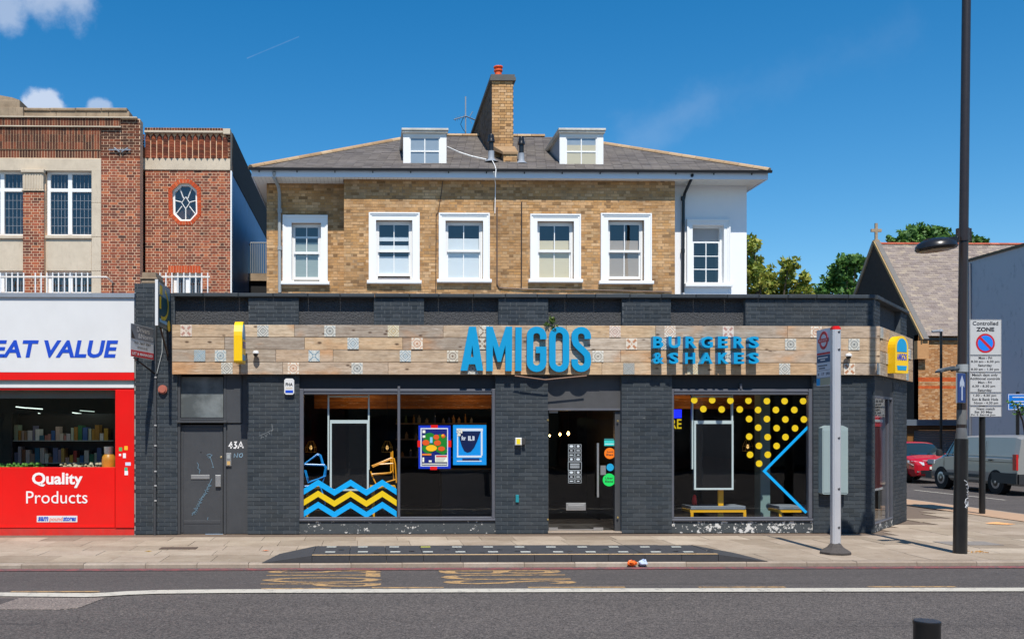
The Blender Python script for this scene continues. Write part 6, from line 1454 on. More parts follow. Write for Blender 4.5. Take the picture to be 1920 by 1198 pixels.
def bench(x0, x1, yt, lab, lx):
    f_ = Fr(0, 18.35); u0, u1 = f_.X(x0), f_.X(x1); z = f_.Z(x0, yt); t = thing('bench', lab, 'bench', ((u0+u1)/2, 18.5, .035), 'yellow framed benches in the right shop window')
    t.location.z = .035
    m = MB(); m.box(u0, u1, -18.4, -18.35, z-.05, z); m.box(u0, u1, -18.85, -18.8, z-.05, z); m.box(u0, u0+.05, -18.7999, -18.4001, z-.05, z); m.build('seat_frame', m_ytab, t)
    for x in lx: xx = f_.X(x); MB().box(xx, xx+.055, -18.4, -18.35, .036, z-.0501).build('leg', m_ytab, t)
    MB().bevbox(u0+.01, u1-.01, -18.86, -18.34, z+.001, z+.07, .01).build('cushion', M('grey_cushion', lin('#8f9aa4', .6), .8, .1, 6), t)
bench(1294, 1399, 955, 'yellow framed bench with grey cushions left in the right shop window', (1295, 1394)); bench(1460, 1525, 955, 'yellow framed bench with grey cushion in the corner of the right shop window', (1461,))
f_ = Fr(0, 18.42); u, z = f_.px(1308, 952); m = MB(); m.lathe((u, 18.6, z-.02), [(.03, 0), (.045, .06), (.05, .14), (.035, .24), (.012, .27)], 16); solid('sauce_bottle', 'red plastic bottle standing on the bench in the right shop window', 'bottle', m, M('bottle_red', (.75, .01, .01), .35, 0), True)
f_ = Fr(0, 19.3); t = thing('interior_column', 'pale square column standing inside the right shop window', 'column', (f_.X(1435), 19.3, .035)); m = MB(); a, b = f_.X(1426), f_.X(1444); m.box(a, b, -19.6, -19.3, .036, 3.045); m.build('shaft', M('pale_teal_paint', lin('#8fb0b0', .7), .7, .1), t)
# neon sign, bulbs, lampshades
f_ = Fr(0, 18.9); t = thing('neon_sign', 'small neon sign, blue block over yellow letters, at the left of the right shop window', 'neon sign', tuple(f_.w(f_.X(1270), 0, f_.Z(1270, 803))))
u0, u1, z0, z1 = f_.rect(1262, 767, 1278, 783, 0); MB(f_).box(u0-.1, u1, -.02, 0, z0, z1).build('blue_block', emis('neon_blue', (.01, .02, .9), 1.4), t)
m = MB(f_); u0, u1, z0, z1 = f_.rect(1257, 785, 1278, 803, 0); add_text(m, 'RE', (u0, u1, z0, z1), 0, None, bold=.01); m.build('lettering', emis('neon_yellow', (.7, .5, .01), .7), t); MB(f_).box(u0-.1, u1+.02, -.05, -.03, z0-.05, z1+.2).build('backing', m_darkin, t)
m_bulb = emis('lamp_glow', (1, .55, .18), 14)
for i, (x, y, D, r) in enumerate(((1030.5, 816.5, 21.5, .018), (1050, 814, 20.8, .024), (1065.5, 812.5, 20.2, .03))):
    f_ = Fr(0, D); u, z = f_.px(x, y); t = thing('pendant_bulb', ('faint leftmost glowing bulb seen through the glass door', 'middle glowing bulb seen through the glass door', 'brightest glowing bulb seen through the glass door')[i], 'bulb', (u, D, z), 'bulbs hanging inside the entrance')
    m = MB(); m.lathe((u, D, z), [(.004, -r*1.2), (r, -.3*r), (r*.9, r*.5), (.008, r*1.6)], 12); m.build('bulb', m_bulb, t, True); m = MB(); m.tube([(u, D, z+r*1.5), (u, D, 3.05)], .004, 4); m.build('flex', m_black, t)
    if i == 2:
        l = bpy.data.lights.new('bulb_light', 'POINT'); l.energy = 2; l.color = (1, .6, .25); l.shadow_soft_size = .05; o = bpy.data.objects.new('bulb_light', l); o.location = (u, D-.05, z-.05); COL.objects.link(o); o.parent = t; o.location = (0, -.05, -.08)
# unseen warm ceiling spots, added to light the timber bulkhead
for x in (-.2, 2.2, 7.2):
    t = thing('bulkhead_fill_lamp', {-.2: 'unseen warm lamp added behind the chairs of the left shop window', 2.2: 'unseen warm lamp added above the posters', 7.2: 'unseen warm lamp added in the right shop window'}[x], 'lamp', (x, 20.9, 3.0), 'added ceiling lamps in the restaurant')
    MB().lathe((x, 20.9, 2.93), [(.03, 0), (.05, .02), (.05, .12)], 12).build('shade', m_black, t, True)
    l = bpy.data.lights.new('bulkhead_fill_light', 'POINT'); l.energy = 9; l.color = (1, .62, .28); l.shadow_soft_size = .05; o = bpy.data.objects.new('bulkhead_fill_light', l); COL.objects.link(o); o.parent = t; o.location = (0, 0, -.2)
# estate board seen inside the corner window
u0, u1 = FC.X(1654), FC.X(1669)
t = thing('corner_screen', 'white framed dark red panel behind the corner window', 'screen', tuple(FC.w(u0, -.4, 1.2))); dq = .28; fc0, fc1 = FC.X(1642, -.1), FC.X(1657.5, -.1); za, zb = FC.Z(1650, 914, -.1), FC.Z(1650, 800, -.1)
MB(FC).box(fc0, fc1, -.45+dq, -.401+dq, za, zb).build('panel', M('dark_red', lin('#5a1418'), .5), t); MB(FC).box(fc1+.001, fc1+.05, -.46+dq, -.39+dq, za-.04, FC.Z(1650, 775, -.1)).build('frame', m_signwhite, t); MB(FC).box(fc0, fc1, -.46+dq, -.39+dq, za-.04, za-.001).build('frame', m_signwhite, t)
MB(FC).box(fc0, fc1, -.45+dq, -.401+dq, zb+.01, zb+.22).build('red_header', M('hdr', lin('#d83038'), .5), t); MB(FC).box(fc0, fc1, -.4+dq, -.39+dq, zb+.1, zb+.15).build('white_band', m_signwhite, t)

# ------------------------------------------------------------------ bus boarder platform on the kerb
plat = thing('bus_boarder', 'long dark modular rubber platform with sloping ends along the kerb', 'ramp', (gpt(960, 1056)[0], 14.5, 0))
ph = .105; yf, ybk = KY+.012, gpt(960, 1021.5, ph)[1]
xa, xb_, xc, xd = gpt(490, 1056)[0], F18.X(0), 0, 0
f14 = Fr(0, yf); xs_l = f14.X(490); xt_l = f14.X(585); xt_r = f14.X(1347); xs_r = f14.X(1441)
n = 11; step = (xt_r-xt_l)/n
for i in range(n):
    a, b = xt_l+i*step+.003, xt_l+(i+1)*step-.003; dz = random.uniform(-.004, .004)
    m = MB(); e = .16
    m.raw([(a, yf, .002), (b, yf, .002), (b, yf, ph+dz), (a, yf, ph+dz), (b, ybk-.0, ph+dz), (a, ybk, ph+dz), (b, ybk+e, .002), (a, ybk+e, .002)], [(0, 1, 2, 3), (3, 2, 4, 5), (5, 4, 6, 7), (1, 6, 4, 2), (0, 3, 5, 7)])
    m.build('module', m_rubber, plat)
def endramp(xt, xs):
    m = MB(); s = 1 if xs > xt else -1; e = .16
    vs = [(xt, yf, .002), (xt, yf, ph), (xt, ybk, ph), (xt, ybk+e, .002), (xs, yf, .002), (xt+(xs-xt)*.75, ybk-.3, .02), (xt+(xs-xt)*.5, ybk+e*.6, .003), (xt+(xs-xt)*.8, ybk-.35, .003)]
    fs = [(1, 4, 5), (1, 5, 2), (2, 5, 6), (2, 6, 3), (4, 7, 5), (5, 7, 6), (0, 4, 1)]
    m.raw(vs, fs).build('end_ramp', m_rubber, plat)
endramp(xt_l-.003, xs_l); endramp(xt_r+.003, xs_r)
m = MB(); m.hprism([(xt_l, yf+.01), (xt_r, yf+.01), (xt_r, yf+.075), (xt_l, yf+.075)], ph+.004, ph+.0075); m.build('edge_line', paintmat('edge_yellow', (.62, .42, .22), .4, (.06, .055, .05)), plat)
def dash(x, y, mt, rot=0): g = gpt(x, y, ph); m = MB(); m.hprism([(g[0]-.075, g[1]-.035), (g[0]+.075, g[1]-.035), (g[0]+.08, g[1]+.035), (g[0]-.07, g[1]+.035)], ph+.004, ph+.009); m.build('marker', mt, plat)
m_mk = M('marker_white', (.65, .66, .6), .5, .1); m_my = M('marker_yellow', lin('#c8c860'), .5)
for i in range(12):
    dash(621.5+58.7*i, 1025, m_my if i == 3 else m_mk); dash(619+61*i, 1034.5 if i < 1 else 1034.2, m_mk)
m = MB()
for i in range(22): g = gpt(640+33*i, 1030+(i % 3)*3, ph); m.hprism([(g[0]-.04, g[1]-.02), (g[0]+.04, g[1]-.02), (g[0]+.04, g[1]+.02), (g[0]-.04, g[1]+.02)], ph+.0042, ph+.006)
m.build('bolt_recess', m_black, plat, kind='stuff')

# ------------------------------------------------------------------ street furniture
# bus stop
gx, gy = gpt(1566.5, 1037); FB = Fr(0, gy)
bstop = thing('bus_stop', 'silver bus stop post with a red cap, route flag and rubber foot', 'bus stop', (gx, gy, 0))
zt_ = FB.Z(1566, 618); ztop = FB.Z(1566, 611.5); r = .066
m = MB(); pr = [(gx-r, gy-.04), (gx-.04, gy-r), (gx+.04, gy-r), (gx+r, gy-.04), (gx+r, gy+.04), (gx+.04, gy+r), (gx-.04, gy+r), (gx-r, gy+.04)]; m.hprism(pr, .1, zt_); m.box(gx-.012, gx+.012, -(gy-r+.003), -(gy-r-.004), .14, zt_-.02)
m.build('post', M('aluminium', (.62, .62, .64), .38, .06, 3, metal=.35), bstop)
m = MB(); m.hprism([(a, b) for a, b in pr], zt_+.001, ztop-.02); m.hprism([(gx+(a-gx)*.8, gy+(b-gy)*.8) for a, b in pr], ztop-.02, ztop); m.build('cap', M('cap_red', (.75, .01, .01), .4), bstop)
m = MB(); rr = [(.235, 0), (.24, .03), (.13, .1), (.08, .16), (.06, .17)]; m.lathe((gx, gy, 0.001), rr, 8); m.build('foot', M('dark_rubber_foot', (.07, .06, .055), .9, .4, 30, .006, 60), bstop)
m = MB()
for y in (622, 655, 820, 915, 987, 1018): m.lathe(FB.w(FB.X(1569), r+.003, FB.Z(1569, y)), [(.02, 0), (.02, -.006), (.012, -.01)], 8, 'y')
m.build('bolts', M('bolt_dark', (.12, .12, .13), .4, metal=.5), bstop)
# flag, swung away from the road
L = .48; fr = Fr(gx-r+.012, gy+.04+L, -pi/2); zf0, zf1 = FB.Z(1558, 721), FB.Z(1558, 613)
flag = MB(fr).box(0, L, -.03, 0, zf0, zf1).build('flag', M('flag_white', (.62, .66, .72), .4), bstop)
H_ = zf1-zf0
cx0, cz0_ = L*.5, zf1-H_*.2
rg_o = [(cx0+.145*cos(R(a)), cz0_+.145*sin(R(a))) for a in range(0, 360, 12)]; rg_i = [(cx0+.1*cos(R(a)), cz0_+.1*sin(R(a))) for a in range(0, 360, 12)][::-1]
m_rr = M('roundel_red', (.55, .012, .03), .4, 0)
MB(fr).prism([rg_o, rg_i], .001, .004).build('roundel', m_rr, flag); MB(fr).box(cx0-.175, cx0+.175, .0045, .007, cz0_-.03, cz0_+.03).build('roundel_bar', m_rr, flag)
m = MB(fr); add_text(m, 'BUS STOP', (cx0-.13, cx0+.13, cz0_-.015, cz0_+.015), .0085); 
add_text(m, 'Nags Head', (.05, L*.8, zf1-H_*.54, zf1-H_*.5), .0085) if False else None
m.build('lettering', m_textwhite, flag)
MB(fr).box(.02, L-.01, .001, .004, zf1-H_*.45, zf1-H_*.415).build('red_line', m_rr, flag)
MB(fr).box(.02, L-.01, .001, .004, zf1-H_*.59, zf1-H_*.46).build('name_panel', M('flag_blue', lin('#1c4a70'), .4), flag)
m = MB(fr)
for k, (a, b) in enumerate(((.12, .8), (.3, .62))): m.box(L*a, L*b, .0045, .006, zf1-H_*(.515+.04*k), zf1-H_*(.495+.04*k))
m.build('name_text', m_textwhite, flag)
m = MB(fr)
for k, (a, b) in enumerate(((.1, .75), (.18, .6))): m.box(L*a, L*b, .001, .004, zf1-H_*(.655+.045*k), zf1-H_*(.635+.045*k))
m.box(0.01, L-.01, .001, .003, zf1-H_*.73, zf1-H_*.725); m.box(0.01, L-.01, .001, .003, zf1-H_*.86, zf1-H_*.855)
add_text(m, '4', (L*.08, L*.2, zf1-H_*.82, zf1-H_*.77), .004, bold=.02); add_text(m, '17', (L*.38, L*.55, zf1-H_*.82, zf1-H_*.77), .004, bold=.02); add_text(m, '393', (L*.68, L*.92, zf1-H_*.82, zf1-H_*.77), .004, bold=.02)
m.build('route_numbers', M('flag_text', (.08, .1, .14), .5), flag)
MB(fr).box(.005, L*.25, .001, .004, zf0+.01, zf1-H_*.865).build('blue_panel', m_decblue, flag); MB(fr).box(L*.27, L-.01, .001, .004, zf0+.01, zf1-H_*.865).build('cream_panel', M('cream', lin('#a8a890'), .5), flag)
# grey-green cabinet on the brick pier behind the bus stop
FCb = Fr(0, 18-.16); u0, u1, z0, z1 = FCb.rect(1542, 797, 1590, 926, 0); t = thing('utility_cabinet', 'grey-green metal cabinet mounted on the black brick pier behind the bus stop', 'cabinet', tuple(FCb.w((u0+u1)/2, 0, z0)))
m = MB(FCb); c = .05; m.prism([[(u0, z0+c*.4), (u0+c*.5, z0), (u1-c*.5, z0), (u1, z0+c*.4), (u1, z1-c*.9), (u1-c*2, z1), (u0+c*2, z1), (u0, z1-c*.9)]], -.16, 0); m.build('case', M('case_grey_green', lin('#93a3a3'), .5, .05), t)
m = MB(FCb); m.box(u0+.02, u1-.02, .0, .008, z0+.03, z1-.09); m.build('door', M('case_grey_green2', lin('#8c9c9c'), .5, .05), t)
m = MB(F18); a, b = F18.px(1540.5, 905), F18.px(1540.5, 890); m.box(a[0]-.035, a[0]+.02, .001, .02, a[1], b[1]); m.build('label_tag', m_white, t)
# lamp post
lx, ly = gpt(1800, 1036); FLp = Fr(0, ly); lp = thing('street_lamp', 'tall dark lamp post with a thick black base and a round lantern arm', 'street lamp', (lx, ly, 0))
zsh = FLp.Z(1800, 822); zs1 = FLp.Z(1800, 804); lean = (FLp.X(1812)-lx-.0)/(FLp.Z(1812, 0))
def lpt(z, dx=0, dy=0): return Vector((lx+lean*z+dx, ly+dy, z))
m = MB(); m.tube([lpt(0.001), lpt(.2), lpt(zsh)], [.103, .101, .098], 20); m.build('base', M('black_gloss_paint', (.012, .012, .013), .3, .3, 10, grime=.2, gcol=(.05, .045, .04)), lp, True)
m = MB(); m.tube([lpt(zsh+.001), lpt(zsh+.06), lpt(zs1), lpt(zs1+.02)], [.085, .082, .074, .07], 20); m.build('shoulder', M('grey_worn_metal', (.12, .12, .12), .35, .2, 10), lp, True)
m = MB(); m.tube([lpt(zs1+.021), lpt(9.6)], [.07, .062], 18); m.build('shaft', m_darkpole, lp, True)
zc_ = FLp.Z(1806, 440); m = MB(); m.tube([lpt(zc_-.1), lpt(zc_+.1)], .082, 16); m.box(lx+lean*zc_-.11, lx+lean*zc_-.075, -(ly+.03), -(ly-.03), zc_-.1, zc_+.1); m.box(lx+lean*zc_+.075, lx+lean*zc_+.11, -(ly+.03), -(ly-.03), zc_-.1, zc_+.1); m.build('collar', m_darkpole, lp, True)
FLh = Fr(0, ly-.15); hc = FLh.w(FLh.X(1755), 0, FLh.Z(1755, 461)); m = MB(); m.tube([lpt(zc_-.02, -.1), hc+Vector((.3, 0, .05)), hc+Vector((.1, 0, .06))], [.03, .028, .035], 10); m.build('arm', m_black, lp, True)
m = MB(); m.lathe((0, 0, 0), [(.02, .13), (.14, .11), (.24, .07), (.29, .02), (.3, -.03), (.28, -.06), (.02, -.065)], 28); m.box(-.16, .3, -.07, .07, .06, .12); m.xf(Matrix.Translation(hc) @ Matrix.Rotation(R(-4), 4, 'Y') @ Matrix.Rotation(R(0), 4, 'X')); lt = m.build('lantern', m_black, lp, True)
m = MB(); m.lathe((0, 0, 0), [(.25, -.066), (.24, -.072), (.02, -.08)], 24); m.xf(Matrix.Translation(hc) @ Matrix.Rotation(R(-4), 4, 'Y')); m.build('lens', M('lens_brown', lin('#6a5f4c'), .3, .1), lt, True)
m = MB(); m.tube([lpt(FLp.Z(1800, 839)), lpt(FLp.Z(1800, 831.5))], .0715, 16, False); m.tube([lpt(FLp.Z(1800, 830.5)), lpt(FLp.Z(1800, 823))], .0715, 16, False); m.build('pale_band', M('pale_tape', lin('#d0ccc0'), .6), lp) if False else None
for ya, yb_ in ((840, 832), (830, 822)):
    u0, u1, z0, z1 = FLp.rect(1794.5, ya, 1805, yb_, .07); z0, z1 = min(z0, z1), max(z0, z1); 
    if z0 > zs1: MB(FLp).box(u0, u1, .05, .075, z0, z1).build('sticker', M('pale_tape', lin('#d8d4c8'), .6), lp)
m = MB(); m.tube([lpt(FLp.Z(1800, 795)), lpt(FLp.Z(1800, 768))], .0715, 18, False); m.build('grey_wrap', M('grey_wrap', lin('#6a6a68'), .6, .2, 8), lp)
m = MB(); g7 = lambda x, y: (1400+x/3.152, 680+y/3.152)
sq = [(1262, 690), (1278, 700), (1285, 712), (1272, 716), (1290, 722), (1293, 740), (1276, 735), (1294, 756), (1280, 760), (1296, 775), (1278, 770), (1290, 795), (1272, 800), (1266, 822), (1276, 845), (1290, 838), (1290, 815), (1276, 808), (1282, 830), (1268, 850), (1280, 852)]
P_ = []
for x, y in sq:
    a = g7(x, y); u = FLp.X(a[0]); z = FLp.Z(*a); du = u-(lx+lean*z); du = max(-.09, min(.093, du)); P_.append(Vector((lx+lean*z+du, ly-math.sqrt(.1035**2-du*du), z)))
m.tube(P_, .005, 5); m.build('graffiti', M('white_marker', (.7, .72, .75), .6), lp)
# sign light and one-way sign on the post
zb1 = FLp.Z(1800, 690); t = thing('sign_light', 'grey flat sign light on a short arm clamped to the lamp post', 'light', tuple(lpt(zb1)))
c0 = lpt(zb1); cz = FLp.Z(1750, 698); L_ = FLp.X(1748)-lx
m = MB(); m.tube([c0+Vector((0, 0, -.06)), c0+Vector((0, 0, .06))], .085, 14); m.build('clamp', m_grey, t, True)
m = MB(); m.tube([c0+Vector((-.08, -.02, 0)), c0+Vector((-.2, -.05, -.02))], .035, 8)
vs = [(-.18, -.1, .03), (-.18, .04, .03), (-.36, .05, -.01), (-.42, .03, -.05), (-.42, -.14, -.05), (-.36, -.16, -.01)]
m.raw([c0+Vector(v) for v in vs]+[c0+Vector((v[0], v[1], v[2]-.05 if i < 2 else v[2]-.025)) for i, v in enumerate(vs)], [(0, 1, 2, 3, 4, 5)]+[(i, (i+1) % 6, 6+(i+1) % 6, 6+i) for i in range(6)]+[(11, 10, 9, 8, 7, 6)]); m.build('head', M('dark_grey_casing', lin('#4a5054'), .5), t)
fo = Fr(lx-.01, ly-.16, R(28)); zs0_, zs1_ = FLp.Z(1794, 755), FLp.Z(1794, 701)
t = thing('one_way_sign', 'dark blue rectangular sign with a white upward arrow on the lamp post', 'road sign', tuple(fo.w(0, 0, zs0_)))
wd = .2; MB(fo).bevbox(-wd, .0, -.015, 0, zs0_, zs1_, .003).build('plate', M('shaded_sign_blue', (.006, .03, .16), .4, 0), t)  # navy plate and dulled arrow have the sign's shade in their colours
MB(fo).box(-wd-.012, .012, -.03, -.016, zs0_-.006, zs1_+.006).build('back_frame', m_grey, t)
h = zs1_-zs0_; c = -wd/2; MB(fo).prism([[(c-.018, zs0_+h*.08), (c+.018, zs0_+h*.08), (c+.018, zs0_+h*.6), (c+.06, zs0_+h*.52), (c+.06, zs0_+h*.68), (c, zs0_+h*.93), (c-.06, zs0_+h*.68), (c-.06, zs0_+h*.52), (c-.018, zs0_+h*.6)]], .001, .003).build('arrow', M('shaded_arrow_white', (.4, .45, .55), .4), t)
m = MB(fo); m.tube([fo.w(c, -.03, zs0_+h*.3), Vector((lx, ly, zs0_+h*.3))], .02, 6); m.tube([fo.w(c, -.03, zs0_+h*.8), Vector((lx, ly, zs0_+h*.8))], .02, 6); m.build('clip', m_grey, t)
# controlled zone sign
zx, zy = gpt(1841.5, 963); FZ = Fr(0, zy); t = thing('parking_zone_sign', 'tall white parking zone sign with a blue and red no-waiting disc on a black post', 'road sign', (zx, zy, 0))
MB().tube([(zx, zy, 0), (zx, zy, FZ.Z(1841, 600))], .066, 16).build('post', m_black, t, True)
FZs = Fr(0, zy-.1); m_zs = M('sign_offwhite', (.5, .5, .49), .5, .06, 4)
rowsz = [(598.5, 665.5), (666.5, 697.5), (698.5, 735.5), (736.8, 760), (761.5, 781)]
pls = []
for a, b in rowsz:
    u0, u1, z0, z1 = FZs.rect(1818, a, 1878, b, 0)
    p = MB(FZs).bevbox(u0, u1, -.02, 0, z0, z1, .003).build('plate', m_zs, t); pls.append(p)
    MB(FZs).prism([[(u0+.008, z0+.006), (u1-.008, z0+.006), (u1-.008, z1-.006), (u0+.008, z1-.006)], [(u0+.014, z0+.012), (u0+.014, z1-.012), (u1-.014, z1-.012), (u1-.014, z0+.012)]], .0005, .0015).build('border', m_textblack, p)
uz, zz_ = FZs.px(1847.5, 643, 0); r = 18.2*zy/FPX
def circ(c, r, n=36): return [(c[0]+r*cos(2*pi*i/n), c[1]+r*sin(2*pi*i/n)) for i in range(n)]
MB(FZs).prism([circ((uz, zz_), r)], .001, .003).build('red_disc', M('sign_red', (.5, .012, .02), .4, 0), pls[0]); MB(FZs).prism([circ((uz, zz_), r*.8)], .0035, .005).build('blue_disc', M('disc_blue', (.01, .2, .75), .4, 0), pls[0])
d = r*.62; w_ = r*.1; MB(FZs).prism([[(uz-d-w_, zz_+d-w_), (uz+d-w_, zz_-d-w_), (uz+d+w_, zz_-d+w_), (uz-d+w_, zz_+d+w_)]], .0055, .007).build('red_bar', M('sign_red2', (.5, .012, .02), .4, 0), pls[0])
def ztx(st, x0, x1, y0, y1, p, bold=0.): m = MB(FZs); add_text(m, st, FZs.rect(x0, y0, x1, y1, .003), .003, bold=bold); m.build('lettering', m_textblack, p)
q9 = lambda x: 1790+x/5.446
for st, x0, x1, y0, y1, i, bo in (('Controlled', 183, 445, 602, 609.5, 0, .02), ('ZONE', 220, 405, 613, 621, 0, .04), ('Mon - Fri', 245, 382, 668, 673, 1, .02), ('8.30 am - 6.30 pm', 168, 458, 675, 680.5, 1, .02), ('Saturday', 240, 382, 682, 688, 1, .02), ('8.30 am - 1.30 pm', 168, 452, 689.5, 695, 1, .02), ('Match days only', 178, 440, 700, 706, 2, .02), ('Additional controls', 155, 462, 706.8, 711.5, 2, .02), ('Mon - Fri', 240, 378, 714, 718.5, 2, .02), ('6.30 - 8.30 pm', 180, 415, 721, 726.5, 2, .02), ('Saturday', 236, 380, 728.5, 734.5, 2, .02), ('1.30 - 4.30 pm', 192, 425, 738.5, 744, 3, .02), ('Sun & Bank Hols', 178, 445, 745.5, 750.5, 3, .02), ('Noon - 4.30 pm', 198, 445, 752.5, 758, 3, .02), ('Next match', 225, 410, 763.5, 768, 4, .02), ('Sat 30 May', 203, 388, 769.5, 775, 4, .02), ('Fri 5 Sat+6 Jun', 168, 415, 775.3, 779.5, 4, .02)):
    ztx(st, q9(x0), q9(x1), y0, y1, pls[i], bo)
# bollard near the camera
bx, by = Fr(0, 6.3).X(1738), 6.3; zt_ = Fr(0, 6.3).Z(1738, 1162)
m = MB(); m.lathe((bx, by, -.07), [(.09, 0), (.085, .02), (.082, zt_+.07-.03), (.085, zt_+.07-.02), (.085, zt_+.07-.004), (.08, zt_+.07)], 28); solid('bollard', 'black metal bollard close to the camera at the bottom edge', 'bollard', m, m_black, True)
# small traffic post far right with the blue sign
fd = Fr(0, 34.5); ux = fd.X(1908); t = thing('direction_sign', 'blue direction sign with white lines on a black post behind the van', 'road sign', (ux, 34.5, 0)); MB().tube([(ux, 34.5, 0), (ux, 34.5, fd.Z(1908, 734))], .06, 10).build('post', m_black, t)
fd2 = Fr(0, 34.4); u0, u1, z0, z1 = fd2.rect(1890, 738, 1960, 768, 0); MB(fd2).box(u0, u1, -.02, 0, z0, z1).build('plate', M('motorway_blue', (.005, .17, .62), .4), t); m = MB(fd2)
m.prism([[(u0+.01, z0+.01), (u1-.01, z0+.01), (u1-.01, z1-.01), (u0+.01, z1-.01)], [(u0+.03, z0+.03), (u0+.03, z1-.03), (u1-.03, z1-.03), (u1-.03, z0+.03)]], .001, .003)
for y, a, b in ((744, 1898, 1935), (752, 1897, 1940), (757, 1897, 1940), (763, 1899, 1930)): q = fd2.rect(a, y-.8, b, y+.8, 0); m.box(q[0], q[1], .001, .004, q[2], q[3])
m.build('white_lines', m_signwhite, t)
# far slim lamp post
fs = Fr(0, 41); ux = fs.X(1764.5); t = thing('street_lamp', 'slim black street lamp in front of the church wall, thin as a line', 'street lamp', (ux, 41, 0)); MB().tube([(ux, 41, 0), (ux, 41, fs.Z(1764, 622))], .055, 10).build('shaft', m_black, t)
m = MB(); zz1 = fs.Z(1764, 622); m.tube([(ux, 41, zz1), (ux-.1, 41, zz1+.04), (ux-.4, 41, zz1+.02)], [.05, .06, .05], 8); m.lathe((ux, 41, zz1), [(.09, .02), (.05, .12), (.01, .14)], 10); m.build('lantern', m_lead, t)
# litter
gx2, gy2 = gpt(1186, 1053, -.02); random.seed(4)
def crumple(c, rx, ry, rz, mat, name, lab, cat, n=5):
    m = MB(); k = 12; vs = []; 
    for i in range(n+1):
        for j in range(k): th = pi*i/n; ph_ = 2*pi*j/k; rr = random.uniform(.7, 1.15); vs.append(Vector((c[0]+rx*rr*sin(th)*cos(ph_), c[1]+ry*rr*sin(th)*sin(ph_), c[2]+rz*max(.02, 1+rr*cos(th)*.95))))
    fs = [(i*k+j, i*k+(j+1) % k, (i+1)*k+(j+1) % k, (i+1)*k+j) for i in range(n) for j in range(k)]; m.raw(vs, fs); return solid(name, lab, cat, m, mat)
crumple((gpt(1180, 1055, -.03)[0], 14.04, -.06), .075, .05, .05, M('orange_wrapper', lin('#f06818'), .5), 'crisp_packet', 'crumpled orange wrapper in the gutter below the platform', 'litter')
crumple((gpt(1194, 1051, -.03)[0], 14.05, -.058), .07, .05, .055, M('foil_wrapper', lin('#b8c8e0'), .35), 'foil_wrapper', 'crumpled silver wrapper beside the orange one in the gutter', 'litter')
g = gpt(1873, 982); m = MB(); m.raw([(g[0]-.22, g[1]+.12, .02), (g[0]-.02, g[1]+.03, .045), (g[0]+.3, g[1]-.08, .012), (g[0]+.08, g[1]-.16, .01), (g[0]-.2, g[1]-.02, .012)], [(0, 4, 3, 1), (1, 3, 2)]); solid('cardboard_scrap', 'torn orange-brown cardboard scrap on the pavement right of the lamp post', 'litter', m, M('cardboard', lin('#e0a46c'), .8))
for i, (x, y, c, lb) in enumerate(((278, 1033, '#d0a858', 'small yellowish leaf on the pavement left of the platform'), (498, 1032, '#e07840', 'small orange wrapper scrap beside the left end of the platform'), (1818, 1034, '#d8a050', 'scatter of yellow leaves at the foot of the lamp post'))):
    g = gpt(x, y); m = MB(); n_ = 1 if i < 2 else 26; s = .07 if i < 2 else .025
    for k in range(n_):
        a = g[0]+(random.uniform(-.02, .25) if n_ > 1 else 0); b_ = g[1]+(random.uniform(-.1, .12) if n_ > 1 else 0); m.raw([(a-s, b_, .004), (a, b_-s*.6, .012), (a+s, b_, .005), (a, b_+s*.6, .01)], [(0, 1, 2, 3)])
    solid('fallen_leaf' if i != 1 else 'paper_scrap', lb, 'litter' if i == 1 else 'leaf', m, M('lf%d' % i, lin(c), .8))
random.seed(9); m = MB()
for k in range(90):
    a = random.uniform(-7, 12); b_ = random.uniform(14.3, 17.9); s = random.uniform(.006, .018); m.raw([(a-s, b_-s*.6, .002), (a+s, b_-s*.4, .004), (a+s*.7, b_+s*.7, .003), (a-s*.6, b_+s*.5, .004)], [(0, 1, 2, 3)])
tag(m.build('pavement_specks', M('pale_specks', (.5, .46, .4), .8)), 'tiny pale specks of litter scattered over the pavement', 'specks', kind='stuff')
# plant growing behind the lettering
def leafmesh(c, rx, ry, rz, n, s, seed, up=.3):
    rg = random.Random(seed); m = MB()
    for i in range(n):
        while True:
            p = Vector((rg.uniform(-1, 1), rg.uniform(-1, 1), rg.uniform(-1, 1)))
            if p.length < 1: break
        p = Vector((c[0]+p.x*rx, c[1]+p.y*ry, c[2]+p.z*rz)); a = Vector((rg.gauss(0, 1), rg.gauss(0, 1), rg.gauss(0, 1)+up)).normalized(); b_ = a.orthogonal().normalized(); t = rg.uniform(0, 6.28); d1 = (b_*cos(t)+a.cross(b_)*sin(t)); d2 = a.cross(d1); q = s*rg.uniform(.6, 1.3)
        m.raw([p-d1*q, p-d2*q*.5, p+d1*q, p+d2*q*.5], [(0, 1, 2, 3)])
    return m
def leafmat(name, c1, c2, c3):
    m, nt, p = newmat(name); b = NB(nt); p.inputs['Roughness'].default_value = .6
    col = b.ramp(b.rand(), [(0, c1), (.5, c2), (1, c3)]); b.l(col, p.inputs['Base Color'])
    tr = b.n('ShaderNodeBsdfTranslucent'); b.l(col, tr.inputs[0]); mx = b.n('ShaderNodeMixShader'); mx.inputs[0].default_value = .3
    out = [n for n in nt.nodes if n.type == 'OUTPUT_MATERIAL'][0]; b.l(p.outputs[0], mx.inputs[1]); b.l(tr.outputs[0], mx.inputs[2]); b.l(mx.outputs[0], out.inputs[0]); return m
mg1 = leafmat('green_leaf', (.05, .1, .015), (.1, .17, .03), (.2, .26, .05))
t = thing('buddleia_plant', 'small green plant sprouting between the tall letters on top of the fascia', 'plant', tuple(F18.w(F18.X(1034), .12, fz1)))
